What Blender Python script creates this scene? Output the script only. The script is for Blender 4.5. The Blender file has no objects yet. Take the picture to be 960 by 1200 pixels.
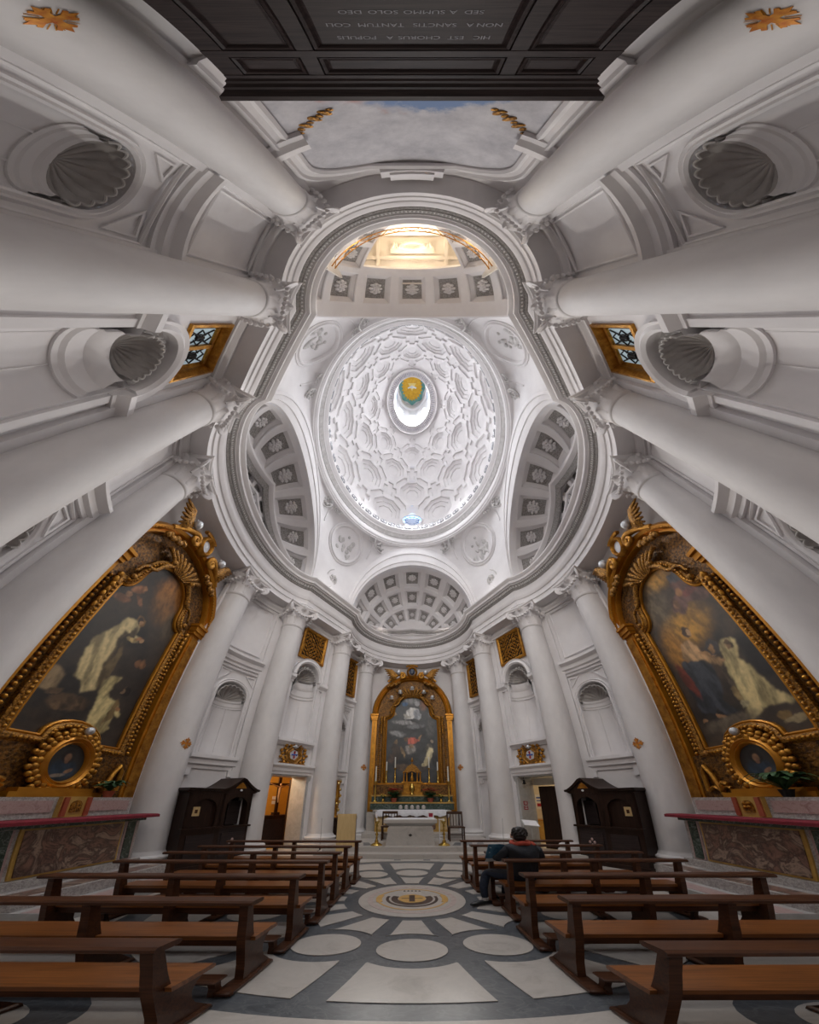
# Baroque church interior with an oval coffered dome, seen through a tall vertical-panorama lens.
import bpy, bmesh, math, random
from math import sin, cos, pi, sqrt, radians, atan2, acos, hypot
from mathutils import Vector, Matrix
from mathutils.geometry import delaunay_2d_cdt

random.seed(7)
scene = bpy.context.scene
COL = scene.collection

# ------------------------------------------------------------------ camera
# The photograph is a vertical panorama in a Panini projection (lines across the
# nave stay straight, uprights bend a little).  The lens below is that projection.
LENS = '''
shader vertical_panini(output point position = 0.0, output vector direction = 0.0, output color throughput = 1.0)
{
  point q = camera_shader_raster_position() - point(0.5);
  float f = 351.1; float d = 1.7332; float tilt = 0.12475;
  float px = q.x * 960.0 - 3.0;
  float py = q.y * 1200.0;
  float s = py / f;
  float k = s * s / ((d + 1.0) * (d + 1.0));
  float c = (-k * d + sqrt(k * k * d * d - (k + 1.0) * (k * d * d - 1.0))) / (k + 1.0);
  float psi = acos(c);
  if (py < 0.0) psi = -psi;
  float m = (d + 1.0) / (d + c);
  float tl = px / (f * m);
  direction = normalize(vector(tl, sin(psi + tilt), cos(psi + tilt)));
}
'''
cam_data = bpy.data.cameras.new('camera')
cam = bpy.data.objects.new('camera', cam_data)
COL.objects.link(cam)
scene.camera = cam
cam.location = (0.0, 0.0, 1.6)
cam.rotation_euler = (radians(90 + 47.06), 0, 0)
cam_data.sensor_fit = 'VERTICAL'
cam_data.sensor_height = 24.0
cam_data.sensor_width = 19.2
cam_data.lens = 24.0 * 300.0 / 1200.0
cam_data.clip_start = 0.02
cam_data.clip_end = 200
lens_text = bpy.data.texts.new('vertical_panini.osl')
lens_text.write(LENS)
try:
    cam_data.type = 'CUSTOM'
    cam_data.custom_mode = 'INTERNAL'
    cam_data.custom_shader = lens_text
    if not cam_data.custom_bytecode:
        from cycles import osl
        osl.update_custom_camera_shader(cam_data, lambda *a: None)
    if not cam_data.custom_bytecode:
        raise RuntimeError('lens did not compile')
except Exception:
    cam_data.type = 'PERSP'

# ------------------------------------------------------------------ world, lights, exposure
YC = 4.70            # centre of the church; the camera stands at y = 0
world = bpy.data.worlds.new('World')
scene.world = world
world.use_nodes = True
bg = world.node_tree.nodes['Background']
bg.inputs[0].default_value = (0.62, 0.75, 1.0, 1)
bg.inputs[1].default_value = 1.0

def area_light(name, loc, target, size, power, color, size_y=None, shape=None):
    ld = bpy.data.lights.new(name, 'AREA')
    ld.energy = power
    ld.color = color
    ld.shape = shape or ('RECTANGLE' if size_y else 'DISK')
    ld.size = size
    if size_y:
        ld.size_y = size_y
    o = bpy.data.objects.new(name, ld)
    COL.objects.link(o)
    o.location = loc
    d = Vector(target) - Vector(loc)
    o.rotation_euler = d.to_track_quat('-Z', 'Y').to_euler()
    return o

DAY = (0.93, 0.965, 1.0)
WARM = (1.0, 0.83, 0.62)
# daylight through lantern and dome windows; the side pair is added, without windows
for k in range(8):
    a = 2 * pi * (k + .5) / 8
    area_light('lantern_daylight', (0.86 * sin(a), YC + 1.32 * cos(a), 19.75), (0.5 * sin(a), YC + 0.8 * cos(a), 14.0), 0.3, 23, DAY)
for sx, sw, e in ((0, 1, 105), (0, -1, 66), (1, 0, 24), (-1, 0, 24)):
    p = (sx * 3.25, YC + sw * 4.45, 13.85)
    area_light('dome_base_light', p, (-sx * 3.0, YC - sw * 4.6, 5.5), 0.8, e, DAY)
# daylight falling into the loggia behind the facade window, out of sight above the half dome
area_light('loggia_daylight', (0, YC - 6.45, 10.95), (0, YC - 7.35, 9.6), 0.9, 48, (1.0, 0.84, 0.62), 0.3)
# lamps standing on top of the cornice, lighting the vaults
for sx, sw, e in ((1, 1, 2.5), (-1, 1, 2.5), (1, -1, 2.5), (-1, -1, 2.5)):
    area_light('cornice_lamp', (sx * 2.85, YC + sw * 4.05, 8.62), (sx * 0.9, YC + sw * 1.2, 15), 0.5, e, (1.0, 0.95, 0.92))

# added fill lights on the dome ring's ledge, brightening the coffers
for sx in (1, -1):
    for sw in (1, -1):
        area_light('dome_ledge_fill', (sx * 2.42, YC + sw * 3.33, 13.2), (sx * .6, YC + sw * .8, 18.5), 0.2, 3.8, (1.0, 0.98, 0.96))

# added fill spots on the cornice at both ends of the nave, each pair trained on the opposite end
for sx, sw, e in ((-1, -1, 540), (1, -1, 540), (-1, 1, 980), (1, 1, 980)):
    ld = bpy.data.lights.new('cornice_fill_spot', 'SPOT')
    ld.energy = e; ld.color = (1.0, 0.95, 0.88); ld.spot_size = radians(78); ld.spot_blend = 1.0; ld.shadow_soft_size = .18
    o = bpy.data.objects.new('cornice_fill_spot', ld); COL.objects.link(o)
    o.location = (sx * 1.25, YC + sw * 6.78, 8.56)
    o.rotation_euler = (Vector((-sx * .4, YC - sw * 6.0, 3.6 if sw < 0 else 4.6)) - o.location).to_track_quat('-Z', 'Y').to_euler()

scene.view_settings.view_transform = 'Standard'
scene.view_settings.look = 'None'
scene.view_settings.exposure = 0.58
scene.view_settings.gamma = 1.0
scene.view_settings.use_curve_mapping = False

# ------------------------------------------------------------------ materials
MATS = {}
def new_mat(name):
    m = bpy.data.materials.new(name)
    m.use_nodes = True
    nt = m.node_tree
    return m, nt, nt.nodes['Principled BSDF']

def mat(name, c1, c2=None, rough=0.7, metal=0.0, scale=3.0, bump=0.0, bscale=30.0, detail=4.0, stretch=None, sharp=None, coat=0.0):
    """Principled surface with a noise blend between two colours and an optional fine bump."""
    if name in MATS:
        return MATS[name]
    m, nt, p = new_mat(name)
    p.inputs['Roughness'].default_value = rough
    p.inputs['Metallic'].default_value = metal
    if coat:
        p.inputs['Coat Weight'].default_value = coat
        p.inputs['Coat Roughness'].default_value = 0.2
    tc = nt.nodes.new('ShaderNodeTexCoord')
    mp = nt.nodes.new('ShaderNodeMapping')
    nt.links.new(tc.outputs['Object'], mp.inputs[0])
    if stretch:
        mp.inputs['Scale'].default_value = stretch
    if c2 is not None:
        n = nt.nodes.new('ShaderNodeTexNoise')
        n.inputs['Scale'].default_value = scale
        n.inputs['Detail'].default_value = detail
        n.inputs['Roughness'].default_value = 0.6
        nt.links.new(mp.outputs[0], n.inputs['Vector'])
        r = nt.nodes.new('ShaderNodeValToRGB')
        lo, hi = sharp or (0.32, 0.68)
        r.color_ramp.elements[0].position = lo
        r.color_ramp.elements[1].position = hi
        r.color_ramp.elements[0].color = (*c1, 1)
        r.color_ramp.elements[1].color = (*c2, 1)
        nt.links.new(n.outputs['Fac'], r.inputs[0])
        nt.links.new(r.outputs[0], p.inputs['Base Color'])
    else:
        p.inputs['Base Color'].default_value = (*c1, 1)
    if bump:
        n2 = nt.nodes.new('ShaderNodeTexNoise')
        n2.inputs['Scale'].default_value = bscale
        n2.inputs['Detail'].default_value = 3
        nt.links.new(mp.outputs[0], n2.inputs['Vector'])
        b = nt.nodes.new('ShaderNodeBump')
        b.inputs['Strength'].default_value = bump
        b.inputs['Distance'].default_value = 0.02
        nt.links.new(n2.outputs['Fac'], b.inputs['Height'])
        nt.links.new(b.outputs[0], p.inputs['Normal'])
    MATS[name] = m
    return m

def emit(name, color, strength):
    if name in MATS:
        return MATS[name]
    m, nt, p = new_mat(name)
    p.inputs['Base Color'].default_value = (*color, 1)
    p.inputs['Emission Color'].default_value = (*color, 1)
    p.inputs['Emission Strength'].default_value = strength
    MATS[name] = m
    return m

def wood_mat(name, c1, c2, rough=0.4, axis=0, scale=2.2, dist=6.0, coat=0.0, spec=0.35):
    m, nt, p = new_mat(name)
    p.inputs['Specular IOR Level'].default_value = spec
    tc = nt.nodes.new('ShaderNodeTexCoord')
    mp = nt.nodes.new('ShaderNodeMapping')
    s = [14.0, 14.0, 14.0]
    s[axis] = 0.9
    mp.inputs['Scale'].default_value = s
    nt.links.new(tc.outputs['Object'], mp.inputs[0])
    n = nt.nodes.new('ShaderNodeTexNoise')
    n.inputs['Scale'].default_value = scale
    n.inputs['Detail'].default_value = 6
    n.inputs['Distortion'].default_value = 1.2
    nt.links.new(mp.outputs[0], n.inputs['Vector'])
    r = nt.nodes.new('ShaderNodeValToRGB')
    r.color_ramp.elements[0].position = 0.3
    r.color_ramp.elements[1].position = 0.7
    r.color_ramp.elements[0].color = (*c1, 1)
    r.color_ramp.elements[1].color = (*c2, 1)
    nt.links.new(n.outputs['Fac'], r.inputs[0])
    nt.links.new(r.outputs[0], p.inputs['Base Color'])
    p.inputs['Roughness'].default_value = rough
    if coat:
        p.inputs['Coat Weight'].default_value = coat
        p.inputs['Coat Roughness'].default_value = 0.15
    MATS[name] = m
    return m

def marble_mat(name, cols, scale=3.0, rough=0.3, vein=None, vscale=2.5, warp=1.5):
    """Colour blend over several stops by distorted noise, plus thin veins."""
    m, nt, p = new_mat(name)
    tc = nt.nodes.new('ShaderNodeTexCoord')
    n = nt.nodes.new('ShaderNodeTexNoise')
    n.inputs['Scale'].default_value = scale
    n.inputs['Detail'].default_value = 8
    n.inputs['Roughness'].default_value = 0.65
    n.inputs['Distortion'].default_value = warp
    nt.links.new(tc.outputs['Object'], n.inputs['Vector'])
    r = nt.nodes.new('ShaderNodeValToRGB')
    els = r.color_ramp.elements
    while len(els) < len(cols):
        els.new(0.5)
    for i, cc in enumerate(cols):
        els[i].position = 0.3 + 0.4 * i / max(1, len(cols) - 1)
        els[i].color = (*cc, 1)
    nt.links.new(n.outputs['Fac'], r.inputs[0])
    out = r.outputs[0]
    if vein:
        w = nt.nodes.new('ShaderNodeTexNoise')
        w.inputs['Scale'].default_value = vscale
        w.inputs['Detail'].default_value = 6
        w.inputs['Distortion'].default_value = 2.0
        nt.links.new(tc.outputs['Object'], w.inputs['Vector'])
        r2 = nt.nodes.new('ShaderNodeValToRGB')
        e = r2.color_ramp.elements
        e[0].position = 0.47
        e[0].color = (0, 0, 0, 1)
        e[1].position = 0.5
        e[1].color = (1, 1, 1, 1)
        e2 = e.new(0.53)
        e2.color = (0, 0, 0, 1)
        nt.links.new(w.outputs['Fac'], r2.inputs[0])
        mx = nt.nodes.new('ShaderNodeMix')
        mx.data_type = 'RGBA'
        nt.links.new(r2.outputs[0], mx.inputs['Factor'])
        nt.links.new(out, mx.inputs[6])
        mx.inputs[7].default_value = (*vein, 1)
        out = mx.outputs[2]
    nt.links.new(out, p.inputs['Base Color'])
    p.inputs['Roughness'].default_value = rough
    MATS[name] = m
    return m

STUCCO = mat('white_stucco', (0.70, 0.67, 0.675), (0.78, 0.755, 0.755), rough=0.85, scale=1.3, bump=0.08, bscale=14)
COLSTONE = mat('polished_stucco', (0.60, 0.575, 0.575), (0.77, 0.745, 0.74), rough=0.62, scale=1.8, detail=7, bump=0.06, bscale=9, stretch=(1, 1, 0.45), sharp=(0.25, 0.72))
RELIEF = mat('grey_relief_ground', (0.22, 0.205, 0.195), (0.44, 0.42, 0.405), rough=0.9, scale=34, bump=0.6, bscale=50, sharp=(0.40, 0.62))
CARVED = mat('carved_stucco', (0.50, 0.48, 0.47), (0.66, 0.64, 0.63), rough=0.9, scale=7, bump=0.15, bscale=30)
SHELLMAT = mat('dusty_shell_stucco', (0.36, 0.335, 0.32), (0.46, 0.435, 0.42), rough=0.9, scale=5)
EGGDART = mat('carved_shaded_stucco', (0.22, 0.205, 0.195), (0.40, 0.38, 0.365), rough=0.9, scale=26, bump=0.3, bscale=50)  # base colour darkened to hold the shade under the cornices
GOLD = mat('gilt_wood', (0.26, 0.10, 0.010), (0.56, 0.27, 0.035), rough=0.36, metal=0.7, scale=9, bump=0.3, bscale=40)
GOLDPLAIN = mat('smooth_gilding', (0.40, 0.155, 0.010), (0.54, 0.235, 0.018), rough=0.32, metal=0.55, scale=3)
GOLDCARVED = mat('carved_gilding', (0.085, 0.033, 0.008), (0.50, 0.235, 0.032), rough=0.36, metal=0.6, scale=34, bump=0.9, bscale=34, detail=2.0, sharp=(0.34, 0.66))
GOLDDARK = mat('dark_gilding', (0.045, 0.020, 0.006), (0.26, 0.115, 0.018), rough=0.42, metal=0.5, scale=22, bump=0.8, bscale=26, detail=2.0, sharp=(0.36, 0.68))  # darker brown gilding for backing boards and panels
BRASS = mat('brass', (0.62, 0.40, 0.08), (0.75, 0.52, 0.14), rough=0.25, metal=1.0, scale=5)
SILVER = mat('silvered_wood', (0.55, 0.56, 0.58), (0.72, 0.73, 0.75), rough=0.35, metal=0.7, scale=20, bump=0.5)
WHITE_MARBLE = marble_mat('white_marble', [(0.37, 0.338, 0.31), (0.48, 0.445, 0.412), (0.43, 0.40, 0.372)], scale=2.6, rough=0.30, vein=(0.45, 0.42, 0.39), vscale=2.2)
GREY_MARBLE = marble_mat('dark_grey_marble', [(0.055, 0.062, 0.072), (0.10, 0.108, 0.12), (0.075, 0.08, 0.092)], scale=5, rough=0.3, vein=(0.13, 0.14, 0.15), vscale=4)
BRECCIA = marble_mat('brown_breccia', [(0.035, 0.02, 0.016), (0.28, 0.15, 0.11), (0.075, 0.042, 0.033), (0.40, 0.28, 0.21), (0.06, 0.035, 0.028)], scale=2.4, rough=0.3, warp=2.2)
PINK_MARBLE = marble_mat('pink_marble', [(0.30, 0.17, 0.16), (0.46, 0.33, 0.31), (0.36, 0.22, 0.20)], scale=9, rough=0.35, warp=2)
GREEN_MARBLE = marble_mat('green_marble', [(0.015, 0.025, 0.02), (0.05, 0.075, 0.06), (0.02, 0.035, 0.028)], scale=7, rough=0.25, vein=(0.16, 0.19, 0.17), vscale=5)
SPECKLED = marble_mat('speckled_marble', [(0.16, 0.14, 0.135), (0.55, 0.52, 0.50), (0.28, 0.25, 0.24), (0.60, 0.57, 0.54)], scale=22, rough=0.35, warp=1.0)
YELLOW_MARBLE = marble_mat('yellow_marble', [(0.42, 0.24, 0.05), (0.55, 0.34, 0.09)], scale=6, rough=0.35)
BENCH = wood_mat('bench_walnut', (0.040, 0.014, 0.007), (0.092, 0.034, 0.014), rough=0.38, axis=0, coat=0.05, spec=.2)
SEATWOOD = wood_mat('bench_seat_oak', (0.12, 0.038, 0.009), (0.27, 0.094, 0.023), rough=0.34, axis=0, coat=0.12)
DARKWOOD = wood_mat('dark_walnut', (0.014, 0.007, 0.005), (0.038, 0.018, 0.012), rough=0.38, axis=2, spec=.22)
VESTWOOD = wood_mat('vestibule_oak', (0.016, 0.011, 0.011), (0.044, 0.030, 0.029), rough=0.45, axis=0, spec=.25)
BLACK = mat('black_void', (0.006, 0.005, 0.005), rough=0.8)
PALEWOOD = wood_mat('pale_maple', (0.55, 0.38, 0.17), (0.66, 0.48, 0.24), rough=0.45, axis=2)
REDCLOTH = mat('crimson_cloth', (0.16, 0.008, 0.018), (0.24, 0.014, 0.03), rough=0.85, scale=20)
LINEN = mat('white_linen', (0.66, 0.66, 0.70), (0.76, 0.76, 0.79), rough=0.9, scale=18, bump=0.3, bscale=40)
LEAF = mat('plant_leaf', (0.012, 0.045, 0.014), (0.04, 0.11, 0.03), rough=0.5, scale=9)
REDLEAF = mat('poinsettia_red', (0.30, 0.008, 0.01), (0.5, 0.03, 0.02), rough=0.5, scale=9)
WAX = mat('candle_wax', (0.78, 0.76, 0.68), rough=0.5)
TERRACOTTA = mat('terracotta_red', (0.30, 0.05, 0.02), (0.38, 0.09, 0.04), rough=0.6)

# ------------------------------------------------------------------ mesh helpers
class MB:
    """Collects vertices and faces, then links them as one mesh object."""
    def __init__(self):
        self.v = []
        self.f = []
    def add(self, vs, fs):
        b = len(self.v)
        self.v.extend([tuple(x) for x in vs])
        self.f.extend([tuple(i + b for i in f) for f in fs])
        return self
    def box(self, c, s, M=None):
        hx, hy, hz = s[0] / 2, s[1] / 2, s[2] / 2
        vs = [Vector((c[0] + a * hx, c[1] + b * hy, c[2] + d * hz)) for a in (-1, 1) for b in (-1, 1) for d in (-1, 1)]
        if M is not None:
            vs = [M @ x for x in vs]
        return self.add(vs, [(0, 1, 3, 2), (4, 6, 7, 5), (0, 4, 5, 1), (2, 3, 7, 6), (0, 2, 6, 4), (1, 5, 7, 3)])
    def bbox(self, lo, hi, M=None):
        return self.box([(a + b) / 2 for a, b in zip(lo, hi)], [b - a for a, b in zip(lo, hi)], M)
    def bevel_box(self, c, s, r=0.01, M=None):
        hx, hy, hz = s[0] / 2, s[1] / 2, s[2] / 2
        r = min(r, hx * .8, hy * .8, hz * .8)
        rings = []
        def ring(ix, iy, z):
            x, y = hx - ix, hy - iy
            rr = r
            return [(-x + rr, -y, z), (x - rr, -y, z), (x, -y + rr, z), (x, y - rr, z), (x - rr, y, z), (-x + rr, y, z), (-x, y - rr, z), (-x, -y + rr, z)]
        rings = [ring(r, r, -hz), ring(0, 0, -hz + r), ring(0, 0, hz - r), ring(r, r, hz)]
        vs = [Vector((c[0] + p[0], c[1] + p[1], c[2] + p[2])) for rg in rings for p in rg]
        if M is not None:
            vs = [M @ x for x in vs]
        fs = []
        for k in range(3):
            for i in range(8):
                j = (i + 1) % 8
                fs.append((k * 8 + i, k * 8 + j, k * 8 + 8 + j, k * 8 + 8 + i))
        fs.append(tuple(range(7, -1, -1)))
        fs.append(tuple(range(24, 32)))
        return self.add(vs, fs)
    def lathe(self, prof, n=24, M=None, sx=1.0, sy=1.0, a0=0.0, a1=2 * pi, cap=True):
        closed = abs(a1 - a0 - 2 * pi) < 1e-6
        m = n if closed else n + 1
        vs, fs = [], []
        for r, z in prof:
            for i in range(m):
                a = a0 + (a1 - a0) * i / n
                vs.append(Vector((r * cos(a) * sx, r * sin(a) * sy, z)))
        for k in range(len(prof) - 1):
            for i in range(n):
                j = (i + 1) % m if closed else i + 1
                fs.append((k * m + i, k * m + j, (k + 1) * m + j, (k + 1) * m + i))
        if cap and closed:
            if prof[0][0] > 1e-5:
                fs.append(tuple(range(m - 1, -1, -1)))
            if prof[-1][0] > 1e-5:
                fs.append(tuple((len(prof) - 1) * m + i for i in range(m)))
        if M is not None:
            vs = [M @ x for x in vs]
        return self.add(vs, fs)
    def rings(self, rings, closed_ring=True, closed_path=False, cap=False):
        n = len(rings[0])
        vs = [p for r in rings for p in r]
        fs = []
        K = len(rings)
        for k in range(K if closed_path else K - 1):
            k2 = (k + 1) % K
            for i in range(n if closed_ring else n - 1):
                j = (i + 1) % n
                fs.append((k * n + i, k * n + j, k2 * n + j, k2 * n + i))
        if cap and not closed_path:
            fs.append(tuple(range(n - 1, -1, -1)))
            fs.append(tuple((K - 1) * n + i for i in range(n)))
        return self.add(vs, fs)
    def tube(self, pts, r, n=8, cap=True, flat=1.0):
        pts = [Vector(p) for p in pts]
        rr = r if isinstance(r, (list, tuple)) else [r] * len(pts)
        rings = []
        up = Vector((0, 0, 1))
        prev = None
        for i, p in enumerate(pts):
            t = (pts[min(i + 1, len(pts) - 1)] - pts[max(i - 1, 0)])
            if t.length < 1e-9:
                t = Vector((0, 0, 1))
            t.normalize()
            if prev is None:
                a = t.cross(up)
                if a.length < 0.1:
                    a = t.cross(Vector((1, 0, 0)))
            else:
                a = prev - t * prev.dot(t)
                if a.length < 1e-4:
                    a = t.cross(up)
            a.normalize()
            prev = a
            b = t.cross(a)
            rings.append([p + a * (cos(2 * pi * k / n) * rr[i]) + b * (sin(2 * pi * k / n) * rr[i] * flat) for k in range(n)])
        return self.rings(rings, cap=cap)
    def ball(self, c, r, n=12, m=8, M=None):
        if not isinstance(r, (tuple, list)):
            r = (r, r, r)
        vs, fs = [Vector((c[0], c[1], c[2] - r[2]))], []
        for k in range(1, m):
            t = -pi / 2 + pi * k / m
            for i in range(n):
                a = 2 * pi * i / n
                vs.append(Vector((c[0] + r[0] * cos(t) * cos(a), c[1] + r[1] * cos(t) * sin(a), c[2] + r[2] * sin(t))))
        vs.append(Vector((c[0], c[1], c[2] + r[2])))
        for i in range(n):
            fs.append((0, 1 + (i + 1) % n, 1 + i))
            fs.append((len(vs) - 1, 1 + (m - 2) * n + i, 1 + (m - 2) * n + (i + 1) % n))
        for k in range(m - 2):
            for i in range(n):
                j = (i + 1) % n
                fs.append((1 + k * n + i, 1 + k * n + j, 1 + (k + 1) * n + j, 1 + (k + 1) * n + i))
        if M is not None:
            vs = [M @ x for x in vs]
        return self.add(vs, fs)
    def prism(self, poly, d0, d1, fn):
        """poly: 2-D outline; fn(a, b, depth) -> 3-D point.  Solid between depths d0 and d1."""
        n = len(poly)
        vs = [fn(a, b, d0) for a, b in poly] + [fn(a, b, d1) for a, b in poly]
        fs = [tuple(range(n - 1, -1, -1)), tuple(range(n, 2 * n))]
        for i in range(n):
            j = (i + 1) % n
            fs.append((i, j, n + j, n + i))
        return self.add(vs, fs)
    def sheet(self, outer, holes, fn, pts=()):
        """Triangulated sheet in a 2-D domain with holes, mapped by fn(a, b)."""
        co, ed = [], []
        for poly in [outer] + list(holes):
            b = len(co)
            co.extend(Vector(p) for p in poly)
            ed.extend((b + i, b + (i + 1) % len(poly)) for i in range(len(poly)))
        for p in pts:
            if inside(p, outer) and not any(inside(p, h) for h in holes):
                co.append(Vector(p))
        r = delaunay_2d_cdt(co, ed, [], 0, 1e-7)
        vs, fs = r[0], r[2]
        keep = []
        for f in fs:
            cx = sum(vs[i][0] for i in f) / len(f)
            cy = sum(vs[i][1] for i in f) / len(f)
            if inside((cx, cy), outer) and not any(inside((cx, cy), h) for h in holes):
                keep.append(tuple(f))
        return self.add([fn(p[0], p[1]) for p in vs], keep)
    def mapped(self, fn, flip=False):
        o = MB()
        o.v = [tuple(fn(Vector(p))) for p in self.v]
        o.f = [tuple(reversed(f)) for f in self.f] if flip else list(self.f)
        return o
    def mesh(self, name, smooth=None):
        me = bpy.data.meshes.new(name)
        me.from_pydata(self.v, [], self.f)
        if smooth is not None:
            me.shade_smooth()
            me.set_sharp_from_angle(angle=radians(smooth))
        me.update()
        return me
    def build(self, name, material, parent=None, smooth=35, **props):
        me = self.mesh(name, smooth)
        o = bpy.data.objects.new(name, me)
        COL.objects.link(o)
        if material is not None:
            me.materials.append(material)
        if parent is not None:
            o.parent = parent
        for k, val in props.items():
            o[k] = val
        return o

def inside(p, poly):
    x, y = p[0], p[1]
    r = False
    n = len(poly)
    j = n - 1
    for i in range(n):
        xi, yi = poly[i]
        xj, yj = poly[j]
        if (yi > y) != (yj > y) and x < (xj - xi) * (y - yi) / (yj - yi) + xi:
            r = not r
        j = i
    return r

def thing(name, label, category, loc=(0, 0, 0), rz=0.0, group=None):
    o = bpy.data.objects.new(name, None)
    COL.objects.link(o)
    o.empty_display_size = 0.2
    o.location = loc
    o.rotation_euler = (0, 0, rz)
    o['label'] = label
    o['category'] = category
    if group:
        o['group'] = group
    return o

def tag(o, label, category, group=None):
    o['label'] = label
    o['category'] = category
    if group:
        o['group'] = group
    return o

def struct(name, mb, material, smooth=35, label=None):
    o = mb.build(name, material, None, smooth)
    o['kind'] = 'structure'
    return o

def copy_tree(o, parent=None):
    c = o.copy()
    COL.objects.link(c)
    c.parent = parent
    for ch in list(o.children):
        copy_tree(ch, c)
    return c

def place(mesh_data, name, M, parent):
    o = bpy.data.objects.new(name, mesh_data)
    COL.objects.link(o)
    o.parent = parent
    o.matrix_local = M
    return o

def subdiv(poly, maxlen):
    out = []
    n = len(poly)
    for i in range(n):
        a, b = poly[i], poly[(i + 1) % n]
        L = hypot(b[0] - a[0], b[1] - a[1])
        k = max(1, int(math.ceil(L / maxlen)))
        for t in range(k):
            out.append((a[0] + (b[0] - a[0]) * t / k, a[1] + (b[1] - a[1]) * t / k))
    return out

def arch_poly(cx, hw, z0, zs, n=14, ry=None):
    """Round-headed outline: straight up to zs, half circle (or ellipse) above."""
    ry = hw if ry is None else ry
    p = [(cx - hw, z0), (cx + hw, z0)]
    p += [(cx + hw * cos(pi * i / n), zs + ry * sin(pi * i / n)) for i in range(n + 1)]
    return p
# ------------------------------------------------------------------ plan of the church (one quarter, x >= 0, w = |y - YC|)
RA, WA = 2.55, 5.0
C2 = Vector((2.51, 5.12)); C3 = Vector((3.642, 3.275))
DB = (C3 - C2).normalized(); NB = Vector((-DB.y, DB.x))
EX, EA, EB = 3.1, 1.75, 3.5
COLUMNS = [(1.846, 6.824), (2.485, 5.122), (3.642, 3.275), (4.675, 1.723)]
WALL = 0.20

def PA(s, o):
    t = s / RA
    return ((RA + o) * sin(t), WA + (RA + o) * cos(t))
def PB(s, o):
    p = C2 + DB * s + NB * o
    return (p.x, p.y)
_ph = [pi / 2 * (1 - i / 800) for i in range(801)]
_ex = [EX + EA * cos(p) for p in _ph]; _ey = [EB * sin(p) for p in _ph]
_sl = [0.0]
for i in range(800):
    _sl.append(_sl[-1] + hypot(_ex[i + 1] - _ex[i], _ey[i + 1] - _ey[i]))
_k0 = min(range(801), key=lambda i: abs(_ey[i] - 3.275))
_sl = [s - _sl[_k0] for s in _sl]
SC_END = _sl[-1]
def PC(s, o):
    if s > SC_END:                      # past the cross axis: mirror
        x, w = PC(2 * SC_END - s, o)
        return (x, -w)
    lo, hi = 0, 800
    while hi - lo > 1:
        m = (lo + hi) // 2
        if _sl[m] <= s: lo = m
        else: hi = m
    f = (s - _sl[lo]) / (_sl[hi] - _sl[lo])
    p = _ph[lo] + (_ph[hi] - _ph[lo]) * f
    nx, ny = cos(p) / EA, sin(p) / EB
    l = hypot(nx, ny)
    return (EX + EA * cos(p) + o * nx / l, EB * sin(p) + o * ny / l)

def Q(sx, sw):
    return lambda p: (sx * p[0], YC + sw * p[1], p[2])

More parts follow.
